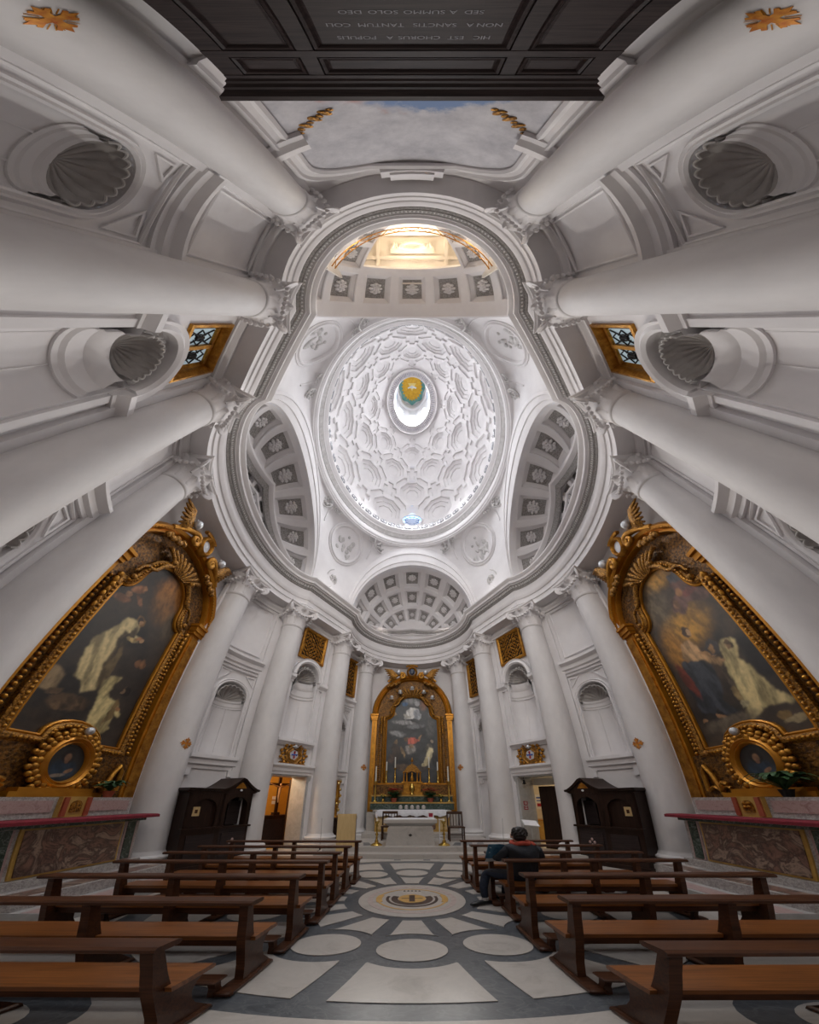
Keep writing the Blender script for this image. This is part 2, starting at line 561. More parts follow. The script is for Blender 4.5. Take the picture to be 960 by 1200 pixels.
class Bay:
    """Boxes, profiles, rings and sheets laid along one stretch of wall: s along it, o outwards, z up."""
    def __init__(self, P): self.P = P
    def pt(self, s, o, z):
        x, w = self.P(s, o)
        return (x, w, z)
    def box(self, mb, s0, s1, z0, z1, o0, o1, n=1):
        rings = []
        for i in range(n + 1):
            s = s0 + (s1 - s0) * i / n
            rings.append([self.pt(s, o0, z0), self.pt(s, o1, z0), self.pt(s, o1, z1), self.pt(s, o0, z1)])
        mb.rings(rings, cap=True)
    def prof(self, mb, prof, s0, s1, n=8):
        mb.rings([[self.pt(s0 + (s1 - s0) * i / n, o, z) for o, z in prof] for i in range(n + 1)], cap=True)
    def outline(self, mb, pts, prof, closed=False):
        """Sweep a (outward-in-plane, o) profile along an outline in (s, z)."""
        n = len(pts)
        rings = []
        for i in range(n):
            a = pts[(i - 1) % n] if (closed or i > 0) else pts[i]
            b = pts[(i + 1) % n] if (closed or i < n - 1) else pts[i]
            c = pts[i]
            d1 = Vector((c[0] - a[0], c[1] - a[1])); d2 = Vector((b[0] - c[0], b[1] - c[1]))
            if d1.length < 1e-9: d1 = d2
            if d2.length < 1e-9: d2 = d1
            d1.normalize(); d2.normalize()
            n1 = Vector((d1.y, -d1.x)); n2 = Vector((d2.y, -d2.x))
            m = n1 + n2
            if m.length < 1e-6: m = n1
            m.normalize()
            k = 1 / max(0.35, m.dot(n1))
            rings.append([self.pt(c[0] + m.x * e * k, o, c[1] + m.y * e * k) for e, o in prof])
        mb.rings(rings, closed_path=closed, cap=not closed)
    def sheet(self, mb, outer, holes, o, step=0.25):
        outer = subdiv(outer, step)
        holes = [subdiv(h, step) for h in holes]
        s0 = min(p[0] for p in outer); s1 = max(p[0] for p in outer)
        z0 = min(p[1] for p in outer); z1 = max(p[1] for p in outer)
        pts = []
        n = int((s1 - s0) / step); m = int((z1 - z0) / (step * 2))
        for i in range(1, n):
            for j in range(1, max(m, 1)):
                pts.append((s0 + (s1 - s0) * i / n + 0.003, z0 + (z1 - z0) * j / m + 0.003))
        mb.sheet(outer, holes, lambda a, b: self.pt(a, o, b), pts)
    def niche(self, mb, sc, hw, z0, zs, dep, o=WALL, ry=None, n=16):
        ry = ry or hw
        rows = []
        zz = [z0 + (zs - z0) * i / 4 for i in range(5)]
        for z in zz:
            rows.append([self.pt(sc + hw * cos(pi * i / n), o + dep * sin(pi * i / n), z) for i in range(n + 1)])
        mb.rings(rows, closed_ring=False)
        # floor of the niche
        mb.add([self.pt(sc + hw * cos(pi * i / n), o + dep * sin(pi * i / n), z0) for i in range(n + 1)], [tuple(range(n + 1))])
        # plain quarter dome behind the shell
        rows = []
        for k in range(9):
            t = pi / 2 * k / 8
            rows.append([self.pt(sc + hw * cos(t) * cos(pi * i / n), o + dep * cos(t) * sin(pi * i / n), zs + ry * sin(t)) for i in range(n + 1)])
        mb.rings(rows, closed_ring=False)
    def niche_band(self, mb, sc, hw, dep, prof, o=WALL, n=16):
        rows = []
        for i in range(n + 1):
            a = pi * i / n
            rows.append([self.pt(sc + (hw - e) * cos(a), o + max(dep - e, .02) * sin(a), z) for e, z in prof])
        mb.rings(rows, closed_ring=False)
    def shell(self, mb, sc, zs, r, dep, o=WALL, ribs=9, lift=1.0, lip=0.05):
        """Scallop shell: flutes fan out from a hinge low at the back to a scalloped rim at the front."""
        n = ribs * 6
        rows = []
        for k in range(9):
            t = k / 8
            row = []
            for i in range(n + 1):
                a = pi * (0.0 + 1.0 * i / n)
                fl = abs(sin(ribs * pi * i / n / 1.0 * 0.5 * 1.0 * 2 * 0.5 + 0))
                fl = abs(sin(ribs * pi * i / n))
                rr = r * (0.93 + 0.09 * fl) if k >= 7 else r
                rad = rr * sin(t * pi / 2) ** 0.9
                e = dep * (0.82 * cos(t * pi / 2) ** 0.8) - 0.035 * fl * sin(t * pi) - (lip if k == 8 else 0) * (0.6 + 0.4 * fl)
                row.append(self.pt(sc + rad * cos(a), o + e, zs + rad * sin(a) * lift + 0.01))
            rows.append(row)
        mb.rings(rows, closed_ring=False)
        # rolled edge
        edge = []
        for i in range(n + 1):
            fl = abs(sin(ribs * pi * i / n))
            rr = r * (0.93 + 0.09 * fl)
            a = pi * i / n
            edge.append(self.pt(sc + rr * cos(a), o - lip * (0.6 + 0.4 * fl), zs + rr * sin(a) * lift + 0.01))
        mb.tube(edge, 0.014, 6)

BA, BB, BC = Bay(PA), Bay(PB), Bay(PC)
S_C1 = RA * atan2(1.846, 1.824)
S_C2 = RA * radians(87.3)
S_C4 = 1.826

# ------------------------------------------------------------------ offset path of the whole room (for the entablature)
def quarter_path(o, n1=22, n2=5, n3=22):
    r = RA + o
    p0 = C2 + NB * o
    f = p0 - Vector((0, WA))
    b = f.dot(DB); c = f.dot(f) - r * r
    disc = max(b * b - c, 0)
    t1 = min((-b - sqrt(disc), -b + sqrt(disc)), key=lambda t: abs(t))
    A, B = EA + o, EB + o
    g = Vector(((p0.x - EX) / A, p0.y / B)); d = Vector((DB.x / A, DB.y / B))
    a2 = d.dot(d); b2 = g.dot(d); c2 = g.dot(g) - 1
    disc = max(b2 * b2 - a2 * c2, 0)
    L = (C3 - C2).length
    t2 = min(((-b2 - sqrt(disc)) / a2, (-b2 + sqrt(disc)) / a2), key=lambda t: abs(t - L))
    q1 = p0 + DB * t1; q2 = p0 + DB * t2
    th1 = atan2(q1.x, q1.y - WA)
    ph1 = atan2(q2.y / B, (q2.x - EX) / A)
    out = [(r * sin(th1 * i / n1), WA + r * cos(th1 * i / n1)) for i in range(n1 + 1)]
    out += [tuple(q1.lerp(q2, i / n2)) for i in range(1, n2 + 1)]
    out += [(EX + A * cos(ph1 * (1 - i / n3)), B * sin(ph1 * (1 - i / n3))) for i in range(1, n3 + 1)]
    return out
def room_path(o):
    q = quarter_path(o)
    a = [(x, w) for x, w in q]
    b = [(x, -w) for x, w in reversed(q[:-1])]
    c = [(-x, -w) for x, w in q[1:]]
    d = [(-x, w) for x, w in reversed(q[1:-1])]
    return [(x, YC + w) for x, w in a + b + c + d]

def room_sweep(mb, prof, closed_prof=True):
    lines = [[(x, y, z) for x, y in room_path(o)] for o, z in prof]
    rings = [[lines[k][i] for k in range(len(prof))] for i in range(len(lines[0]))]
    mb.rings(rings, closed_ring=closed_prof, closed_path=True)

# ------------------------------------------------------------------ floor
mb = MB()
path = room_path(0.9)
mb.sheet(path, [], lambda a, b: (a, b, -0.012), [])
floor = struct('floor', mb, GREY_MARBLE, smooth=None)

def slab(name, poly, material, z=0.0, parent=None):
    m = MB()
    m.prism(poly, -0.012, z, lambda a, b, d: (a, YC + b, d))
    return m.build(name, material, parent or floor, smooth=None)

RX, RW = 0.80, 1.0           # the paving pattern is an oval: half widths across and along at unit radius
def opt(r, a):
    """Point of the paving at radius r, angle a from the altar axis: oval at the medallion, round further out."""
    k = .80 + .20 * min(1.0, max(0.0, (r - .81) / .45)) ** .7
    return (r * k * sin(a), r * RW * cos(a))
NS = 16
R_MED, R_RING, R_D1, R_OUT, R_OUT2 = 0.81, 0.93, 1.28, 2.78, 3.04
for i in range(NS):
    a = 2 * pi * i / NS
    wid = 2 * pi / NS
    def wedge(r0, r1, g0, g1, n=5):
        # r: radii; g: half-width of the dark spoke at each end (metres)
        def edge(r, g, sgn):
            h = wid / 2 - g / (r * 0.9)
            return [opt(r, a + sgn * h * (1 - 2 * t / n)) for t in range(n + 1)]
        return edge(r0, g0, -1) + edge(r1, g1, 1)
    rc = 1.77
    cx, cw = opt(rc, a)
    rx_, rw_ = 0.272, 0.272
    if abs(sin(a)) > 0.9: rw_ = 0.27
    # inner wedge, round panel and outer wedge, cut back around the panel's dark ring
    R2 = 0.42
    def cut(poly, sgn):
        poly = subdiv(poly, 0.06)
        out = []
        for x, w in poly:
            dx, dw = x - cx, w - cw
            d = hypot(dx, dw)
            if d < R2:
                # push out along the radial direction until outside the ring
                ux, uw = opt(1, a)
                L = hypot(ux, uw); ux /= L; uw /= L
                b = dx * ux + dw * uw
                c = d * d - R2 * R2
                t = -b + sgn * sqrt(max(b * b - c, 0))
                x, w = x + ux * t, w + uw * t
            out.append((x, w))
        return out
    slab('marble_panel', cut(wedge(R_RING, rc - 0.16, 0.07, 0.08), -1), WHITE_MARBLE)
    slab('marble_panel', [(cx + rx_ * cos(t * 2 * pi / 28), cw + rw_ * sin(t * 2 * pi / 28)) for t in range(28)], WHITE_MARBLE)
    slab('marble_panel', cut(wedge(rc + 0.16, R_OUT, 0.085, 0.09), 1), WHITE_MARBLE)
    # field between the outer dark ring and the walls
    if sin(a + 0.001) != 9:
        def field(r0, r1, n=6):
            h = wid / 2
            inner = [opt(r0, a - h + 2 * h * t / n) for t in range(n + 1)]
            outer = []
            for t in range(n + 1):
                aa = a + h - 2 * h * t / n
                x, w = opt(r1, aa)
                # keep inside the room
                k = 1.0
                while k > 0.3 and not inside((x * k, YC + w * k), path): k -= 0.02
                outer.append((x * k, w * k))
            return inner + outer
        slab('marble_field', field(R_OUT2, 8.5), WHITE_MARBLE, z=-0.002)
for sx in (-1, 1):
    for sw in (-1, 1):
        c0 = (sx * 2.12, sw * 3.12)
        slab('dark_ring', [(c0[0] + .60 * cos(t * pi / 16), c0[1] + .60 * sin(t * pi / 16)) for t in range(32)], GREY_MARBLE, z=0.0)
        slab('marble_panel', [(c0[0] + .36 * cos(t * pi / 16), c0[1] + .36 * sin(t * pi / 16)) for t in range(32)], WHITE_MARBLE, z=0.002)
# centre medallion
def oval(r, n=48): return [opt(r, 2 * pi * t / n) for t in range(n)]
medallion = slab('medallion', oval(R_MED), WHITE_MARBLE, z=0.001)
YB = mat('inlay_yellow', (0.52, 0.30, 0.08), (0.60, 0.38, 0.14), rough=0.35)
BR = mat('inlay_brown', (0.055, 0.035, 0.03), (0.09, 0.06, 0.05), rough=0.35)
PK = mat('inlay_rose', (0.42, 0.33, 0.31), (0.55, 0.47, 0.44), rough=0.35, scale=14)
def ring_inlay(name, r0, r1, material, z, a0=0.0, a1=2 * pi, n=44, k0=1.0):
    m = MB()
    full = abs(a1 - a0 - 2 * pi) < 1e-6
    rows = []
    for t in range(n if full else n + 1):
        a = a0 + (a1 - a0) * t / n
        rows.append([(opt(r0, a)[0], YC + opt(r0, a)[1], z - .004), (opt(r1, a)[0], YC + opt(r1, a)[1], z - .004),
                     (opt(r1, a)[0], YC + opt(r1, a)[1], z), (opt(r0, a)[0], YC + opt(r0, a)[1], z)])
    m.rings(rows, closed_path=full, cap=not full)
    return m.build(name, material, floor, smooth=None)
ring_inlay('rose_ring', 0.60, 0.68, PK, 0.003)
ring_inlay('yellow_ring', 0.50, 0.535, YB, 0.004)
ring_inlay('yellow_inlay', 0.46, 0.55, YB, 0.005, pi / 2 - .35, pi / 2 + .35, 10)
ring_inlay('yellow_inlay', 0.46, 0.55, YB, 0.005, -pi / 2 - .35, -pi / 2 + .35, 10)
ring_inlay('brown_crescent', 0.22, 0.32, BR, 0.005, pi * 0.36, 2 * pi - pi * 0.36, 30)
ring_inlay('brown_crescent', 0.355, 0.40, BR, 0.005, pi * 0.40, 2 * pi - pi * 0.40, 36)
slab('yellow_disc', oval(0.21, 30), YB, z=0.006)
slab('cross_bar', [(-.13, -.012), (.13, -.012), (.13, .012), (-.13, .012)], BR, z=0.008)
slab('cross_bar', [(-.035, -.16), (.035, -.16), (.035, .16), (-.035, .16)], BR, z=0.0085)
for k in range(5):
    slab('coronet_point', [(-.10 + .05 * k - .015, .40), (-.10 + .05 * k + .015, .40), (-.10 + .05 * k, .46)], BR, z=0.006)

# presbytery steps in front of the altar apse: bowed marble treads
def step_poly(w0, bow, hw, w1=7.6, n=16):
    front = []
    for i in range(n + 1):
        x = -hw + 2 * hw * i / n
        front.append((x, w0 + bow * (1 - (x / hw) ** 2)))
    return front + [(hw, w1), (-hw, w1)]
m = MB(); m.prism(step_poly(3.38, -0.10, 2.15), 0.0, 0.13, lambda a, b, d: (a, YC + b, d))
step1 = m.build('step', WHITE_MARBLE, floor, smooth=None)
m = MB(); m.prism(step_poly(3.74, -0.10, 2.05), 0.13, 0.26, lambda a, b, d: (a, YC + b, d))
m.build('step', WHITE_MARBLE, floor, smooth=None)
m = MB(); m.prism(step_poly(5.55, 0.0, 1.42, 7.0), 0.26, 0.42, lambda a, b, d: (a, YC + b, d))
m.build('step', WHITE_MARBLE, floor, smooth=None)
for sx in (-1, 1):
    slab('dark_inlay', [(sx * .24, 3.12), (sx * .38, 3.12), (sx * .38, 3.24), (sx * .24, 3.24)], GREY_MARBLE, z=0.002)
    for k in range(3):
        x0 = sx * (0.95 + .28 * k)
        m = MB(); m.prism([(x0, 4.0), (x0 + sx * .2, 4.0), (x0 + sx * .28, 4.6), (x0 + sx * .14, 4.6)], 0.26, 0.263, lambda a, b, d: (a, YC + b, d))
        m.build('dark_inlay', GREY_MARBLE, floor, smooth=None)

# ------------------------------------------------------------------ walls
SIDES = {(-1, 1): 'altar_left', (1, 1): 'altar_right', (-1, -1): 'entrance_left', (1, -1): 'entrance_right'}
ZT = 7.30
COURSE = [(WALL, 4.97), (WALL - .05, 4.97), (WALL - .05, 5.03), (WALL - .10, 5.06), (WALL - .10, 5.16), (WALL - .20, 5.22), (WALL - .20, 5.28), (WALL, 5.28)]
LEDGE = [(WALL, 2.31), (WALL - .04, 2.31), (WALL - .04, 2.38), (WALL - .10, 2.42), (WALL - .10, 2.52), (WALL - .16, 2.56), (WALL - .16, 2.64), (WALL, 2.64)]
IMPOST = [(WALL, 5.05), (WALL - .06, 5.05), (WALL - .06, 5.10), (WALL - .16, 5.18), (WALL - .16, 5.27), (WALL, 5.27)]
MOULD = [(0.0, WALL), (0.0, WALL - .03), (0.025, WALL - .055), (0.05, WALL - .03), (0.075, WALL - .05), (0.10, WALL)]
THIN = [(0.0, WALL + .01), (0.0, WALL - .02), (0.02, WALL - .035), (0.04, WALL - .02), (0.04, WALL + .01)]

for (sx, sw), nm in SIDES.items():
    q = Q(sx, sw)
    flip = sx * sw < 0
    def out(mb, name, material, parent, smooth=35):
        return mb.mapped(q, flip).build(name, material, parent, smooth)
    front = sw > 0
    NA, NB_, NC_ = 2.95, 1.10, 0.87
    mb = MB()
    hA = arch_poly(NA, .36, 2.64, 4.18)
    hC = arch_poly(NC_, .36, 2.64, 4.18)
    hB = arch_poly(NB_, .44, 3.32, 5.36)
    BA.sheet(mb, [(S_C1 - .12, 0), (S_C2 + .10, 0), (S_C2 + .10, ZT), (S_C1 - .12, ZT)], [hA], WALL)
    holesB = [hB]
    holesB.append([(.68, 6.02), (1.53, 6.02), (1.53, 6.90), (.68, 6.90)])
    if front:
        outerB = [(-.05, 0), (.50, 0), (.50, 2.26), (1.66, 2.26), (1.66, 0), (2.2, 0), (2.2, ZT), (-.05, ZT)]
    else:
        outerB = [(-.05, 0), (2.2, 0), (2.2, ZT), (-.05, ZT)]
    BB.sheet(mb, outerB, holesB, WALL, 0.4)
    BC.sheet(mb, [(-.10, 0), (S_C4 + .15, 0), (S_C4 + .15, ZT), (-.10, ZT)], [hC], WALL)
    wall = mb.mapped(q, flip).build('wall_' + nm, STUCCO, None, 30)
    wall['kind'] = 'structure'
    # pilaster strips beside every column
    for bay, s0, s1 in ((BA, S_C1 - .40, S_C1 + .40), (BA, S_C2 - .40, S_C2 + .02), (BB, -.02, .42), (BB, 1.74, 2.18), (BC, -.02, .40), (BC, S_C4 - .40, S_C4 + .36)):
        mb = MB(); bay.box(mb, s0, s1, 0, ZT, WALL - .07, WALL + .05, 4)
        out(mb, 'pilaster', STUCCO, wall)
    # string courses
    for bay, s0, s1 in ((BA, S_C1 + .34, S_C2 - .34), (BC, .36, S_C4 - .36)):
        mb = MB(); bay.prof(mb, COURSE, s0, s1, 10)
        out(mb, 'string_course', STUCCO, wall)
    for s0, s1 in ((.30, NB_ - .46), (NB_ + .46, 1.90)):
        mb = MB(); BB.prof(mb, IMPOST, s0, s1, 2)
        out(mb, 'impost', STUCCO, wall)
    # niches with shells, frames and ledges
    for bay, sc in ((BA, NA), (BC, NC_)):
        mb = MB(); bay.niche(mb, sc, .36, 2.64, 4.18, .30)
        ni = out(mb, 'niche', STUCCO, wall)
        mb = MB(); bay.niche_band(mb, sc, .36, .30, [(0, 3.90), (.02, 3.90), (.02, 3.94), (.035, 3.96), (.035, 4.04), (.06, 4.07), (.06, 4.12), (0, 4.13)])
        out(mb, 'niche_band', STUCCO, wall)
        mb = MB(); bay.shell(mb, sc, 4.10, .34, .30, ribs=9)
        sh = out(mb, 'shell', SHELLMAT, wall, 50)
        mb = MB()
        bay.outline(mb, [p for p in reversed(arch_poly(sc, .36, 2.64, 4.18, 18)[1:] + [(sc - .36, 2.64)])], [(-e, o) for e, o in MOULD])
        out(mb, 'niche_archivolt', STUCCO, wall)
        mb = MB()
        bay.outline(mb, [(sc - .50, 2.66), (sc - .50, 4.86), (sc + .50, 4.86), (sc + .50, 2.66)], [(-e, o) for e, o in THIN])
        out(mb, 'niche_frame', STUCCO, wall)
        mb = MB()
        for sg in (-1, 1):       # triangular sunk spandrels in the corners of the frame
            bay.outline(mb, [(sc + sg * .44, 4.80), (sc + sg * .20, 4.80), (sc + sg * .44, 4.52)], [(0, WALL), (0, WALL - .03), (.025, WALL - .03), (.025, WALL)], True)
        out(mb, 'spandrel', STUCCO, wall)
        mb = MB(); bay.prof(mb, LEDGE, sc - .52, sc + .52, 8)
        out(mb, 'niche_ledge', STUCCO, wall)
        mb = MB()
        for sg in (-1, 1):
            bay.box(mb, sc + sg * .44 - .05, sc + sg * .44 + .05, 2.14, 2.31, WALL - .08, WALL, 1)
        out(mb, 'ledge_bracket', STUCCO, wall)
        mb = MB()                # faint sunk panel inside the niche
        for ss in (-.14, .14):
            bay.box(mb, sc + ss - .008, sc + ss + .008, 2.75, 3.95, WALL + .26, WALL + .30, 1)
        out(mb, 'niche_fillet', STUCCO, wall)
    # tall niche of the canted bay
    mb = MB(); BB.niche(mb, NB_, .44, 3.32, 5.36, .36)
    out(mb, 'niche', STUCCO, wall)
    mb = MB(); BB.shell(mb, NB_, 5.28, .33, .36, ribs=11)
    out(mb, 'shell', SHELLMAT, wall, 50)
    mb = MB(); BB.niche_band(mb, NB_, .44, .36, [(0.0, 4.70), (.03, 4.70), (.03, 4.76), (.06, 4.80), (.06, 4.98), (.09, 5.02), (.12, 5.10), (.12, 5.22), (0, 5.25)])
    out(mb, 'niche_band', STUCCO, wall)
    mb = MB()
    arc = [(NB_ + .44 * cos(pi * i / 20), 5.30 + .50 * sin(pi * i / 20)) for i in range(21)]
    BB.outline(mb, arc, [(0, WALL + .02), (0, WALL - .10), (.05, WALL - .14), (.11, WALL - .10), (.16, WALL - .13), (.16, WALL + .02)])
    out(mb, 'niche_archivolt', STUCCO, wall)
    mb = MB()                    # pleated fan around the shell
    for i in range(11):
        a = pi * (i + .5) / 11
        c = Vector((NB_ + .35 * cos(a), 5.29 + .35 * sin(a)))
        d = Vector((cos(a), sin(a))); t = Vector((-d.y, d.x))
        p1 = c - t * .05; p2 = c + t * .05; p3 = c + d * .10
        q1, q2, q3 = BB.pt(p1.x, WALL + .02, p1.y), BB.pt(p2.x, WALL + .02, p2.y), BB.pt(p3.x, WALL + .04, p3.y)
        pk = BB.pt(c.x + d.x * .03, WALL - .04, c.y + d.y * .03)
        mb.add([q1, q2, q3, pk], [(0, 3, 2), (3, 1, 2), (0, 1, 3)])
    out(mb, 'shell_fan', CARVED, wall)
    mb = MB(); BB.prof(mb, [(WALL, 3.14), (WALL - .06, 3.14), (WALL - .10, 3.20), (WALL - .18, 3.24), (WALL - .18, 3.32), (WALL + .05, 3.32)], NB_ - .62, NB_ + .62, 4)
    out(mb, 'niche_ledge', STUCCO, wall)
    mb = MB()
    for ss in (-.52, .52):
        BB.box(mb, NB_ + ss - .05, NB_ + ss + .05, 3.34, 5.05, WALL - .04, WALL, 1)
    for ss in (-.20, .20):
        BB.box(mb, NB_ + ss - .008, NB_ + ss + .008, 3.45, 5.0, WALL + .31, WALL + .36, 1)
    out(mb, 'niche_fillet', STUCCO, wall)
    # upper panels
    mb = MB()
    BC.outline(mb, [(.52, 5.46), (1.36, 5.46), (1.36, 6.92), (.52, 6.92)], THIN, True)
    if not front:
        BA.outline(mb, [(2.50, 5.55), (3.40, 5.55), (3.40, 6.95), (2.50, 6.95)], THIN, True)
    out(mb, 'panel_moulding', STUCCO, wall)
    mb = MB()
    for bay, s0, s1 in ((BA, S_C1 + .3, S_C2 - .3), (BC, .3, S_C4 - .3), (BB, .3, 1.86)):
        bay.prof(mb, [(WALL, 7.04), (WALL - .05, 7.04), (WALL - .05, 7.10), (WALL - .12, 7.16), (WALL - .12, 7.30), (WALL, 7.30)], s0, s1, 8)
    out(mb, 'upper_moulding', STUCCO, wall)

# end walls: behind the high altar and around the entrance; chapel walls behind the side altars
def end_wall(name, sw):
    mb = MB()
    BA.sheet(mb, [(-S_C1 - .1, 0), (S_C1 + .1, 0), (S_C1 + .1, ZT), (-S_C1 - .1, ZT)], [], WALL, .3)
    w = mb.mapped(Q(1, sw), sw < 0).build(name, STUCCO, None, 30)
    w['kind'] = 'structure'
    return w
wall_altar = end_wall('wall_altar', 1)
wall_entrance = end_wall('wall_entrance', -1)
for sx, nm in ((-1, 'left'), (1, 'right')):
    mb = MB()
    mb.box((5.06, 0, ZT / 2), (.06, 3.5, ZT))
    w = mb.mapped(Q(sx, 1), sx < 0).build('wall_' + nm, STUCCO, None, 30)
    w['kind'] = 'structure'

# ------------------------------------------------------------------ entablature
mb = MB()
room_sweep(mb, [(.35, 7.24), (-.27, 7.24), (-.27, 7.40), (-.30, 7.41), (-.30, 7.57), (-.33, 7.58), (-.37, 7.66), (-.37, 7.71), (-.27, 7.72), (.35, 7.72)])
ent = struct('trim_1', mb, STUCCO, 30)
mb = MB()
room_sweep(mb, [(.35, 7.72), (-.265, 7.72), (-.265, 8.00), (.35, 8.00)])
mb.build('frieze', STUCCO, ent, 30)
mb = MB()
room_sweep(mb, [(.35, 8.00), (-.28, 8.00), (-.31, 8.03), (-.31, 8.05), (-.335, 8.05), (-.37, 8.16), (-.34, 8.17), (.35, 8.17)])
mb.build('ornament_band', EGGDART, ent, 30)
mb = MB()
room_sweep(mb, [(.35, 8.17), (-.37, 8.17), (-.40, 8.165), (-.40, 8.20), (-.47, 8.20), (-.47, 8.28), (-.50, 8.30), (-.55, 8.36), (-.55, 8.40), (.45, 8.44)])
mb.build('cornice', STUCCO, ent, 30)
# carved leaves and darts along the ornament band: countless, one mesh
mb = MB()
pth = room_path(-.352)
tot = 0
for i in range(len(pth)):
    a = Vector(pth[i]); b = Vector(pth[(i + 1) % len(pth)])
    L = (b - a).length
    k = max(1, int(L / .055))
    d = (b - a).normalized(); n = Vector((-d.y, d.x))
    for j in range(k):
        c = a.lerp(b, (j + .5) / k)
        mb.add([(c.x - d.x * .018, c.y - d.y * .018, 8.06), (c.x + d.x * .018, c.y + d.y * .018, 8.06),
                (c.x + d.x * .018, c.y + d.y * .018, 8.15), (c.x - d.x * .018, c.y - d.y * .018, 8.15),
                (c.x + n.x * .022, c.y + n.y * .022, 8.10), (c.x - n.x * .022, c.y - n.y * .022, 8.10)],
               [(0, 1, 4), (1, 2, 4), (2, 3, 4), (3, 0, 4), (1, 0, 5), (2, 1, 5), (3, 2, 5), (0, 3, 5)])
eg = mb.build('egg_and_dart', CARVED, ent, None)
eg['kind'] = 'stuff'

# ------------------------------------------------------------------ columns
def capital_meshes():
    H = 0.62
    bell = MB()
    bell.lathe([(.305, 0), (.31, .1), (.33, .25), (.355, .40), (.40, .52), (.43, .58)], 24)
    def leaf(mb, ang, z0, h, wid, out_):
        rows = []
        M = Matrix.Rotation(ang, 4, 'Z')
        WD = (.55, .95, .68, 1.0, .62, .92, .55, .12)
        RO = (0, .01, .02, .03, .25, .62, 1.0, .85)
        ZO = (0, .13, .30, .47, .66, .84, .90, .78)
        for k in range(8):
            r = .315 + .018 * ZO[k] + out_ * RO[k]
            rows.append([M @ Vector((r - (.035 if abs(a) == 1 else (.0 if a == 0 else .012)), a * wid * WD[k], z0 + h * ZO[k])) for a in (-1, -.5, 0, .5, 1)])
        mb.rings(rows, closed_ring=False)
    lv = MB()
    for i in range(8):
        leaf(lv, 2 * pi * (i + .5) / 8, .02, .26, .085, .07)
    for i in range(8):
        leaf(lv, 2 * pi * i / 8, .20, .36, .10, .17)
    for i in range(4):                 # garlands slung between the volutes
        a0 = pi / 4 + i * pi / 2
        for k in range(8):
            t = (k + .5) / 8
            a = a0 + t * pi / 2
            rr = .50 - .07 * sin(pi * t)
            lv.ball((rr * cos(a), rr * sin(a), .44 - .15 * sin(pi * t)), (.05, .05, .04), 6, 4)
    vol = MB()
    pts = []
    rad = []
    for k in range(26):
        t = k / 25
        if t < .4:
            u = t / .4
            pts.append((.32 + .20 * u ** 2, 0, .26 + .30 * u)); rad.append(.026)
        else:
            u = (t - .4) / .6
            a = pi * .5 + u * 3.4 * pi * -1
            rr = .115 * (1 - .72 * u)
            pts.append((.54 + rr * cos(a) - .0, .015 * u, .455 + rr * sin(a))); rad.append(.03 * (1 - .3 * u))
    vol.tube(pts, rad, 6, flat=1.6)
    vol.ball((.545, 0.01, .455), .04, 8, 6)
    ab = MB()
    def abl(hw, z):
        o = []
        for s in range(4):
            for k in range(8):
                t = -1 + 2 * k / 8
                r = hw * (1 - .16 * (1 - t * t))
                p = Vector((r, t * hw * .98, z))
                o.append(Matrix.Rotation(s * pi / 2, 4, 'Z') @ p)
        return o
    ab.rings([abl(.42, .56), abl(.46, .575), abl(.46, .60), abl(.50, .63), abl(.50, .66)], cap=True)
    fl = MB()
    for i in range(6):
        a = 2 * pi * i / 6
        fl.ball((.415, .04 * cos(a), .60 + .04 * sin(a)), (.02, .022, .022), 6, 5)
    fl.ball((.425, 0, .60), .022, 6, 5)
    return bell, lv, vol, ab, fl

bell, lv, vol, ab, fl = capital_meshes()
lv.v = bell.v and lv.v
capb = MB(); capb.add(bell.v, bell.f); capb.add(lv.v, lv.f)
CAP = capb.mesh('capital', 40); CAP.materials.append(STUCCO)
VOL = vol.mesh('volute', 50); VOL.materials.append(STUCCO)
ABA = ab.mesh('abacus', 35); ABA.materials.append(STUCCO)
FLW = fl.mesh('flower', 60); FLW.materials.append(CARVED)
sh = MB()
prof = [(.385, .43), (.375, .46), (.347, .50)]
for k in range(12):
    t = k / 11
    prof.append((.347 - .045 * t ** 1.7, .52 + 5.98 * t))
prof += [(.315, 6.51), (.325, 6.53), (.325, 6.57), (.30, 6.59)]
sh.lathe(prof, 40)
SHAFT = sh.mesh('shaft', 40); SHAFT.materials.append(COLSTONE)
bs = MB()
bs.lathe([(.46, .20), (.475, .235), (.46, .275), (.42, .285), (.405, .31), (.415, .335), (.435, .345), (.445, .375), (.43, .405), (.395, .415), (.385, .43)], 36)
BASE = bs.mesh('base', 50); BASE.materials.append(COLSTONE)
pl = MB(); pl.bevel_box((0, 0, .10), (.96, .96, .20), .012)
PLINTH = pl.mesh('plinth', 30); PLINTH.materials.append(WHITE_MARBLE)
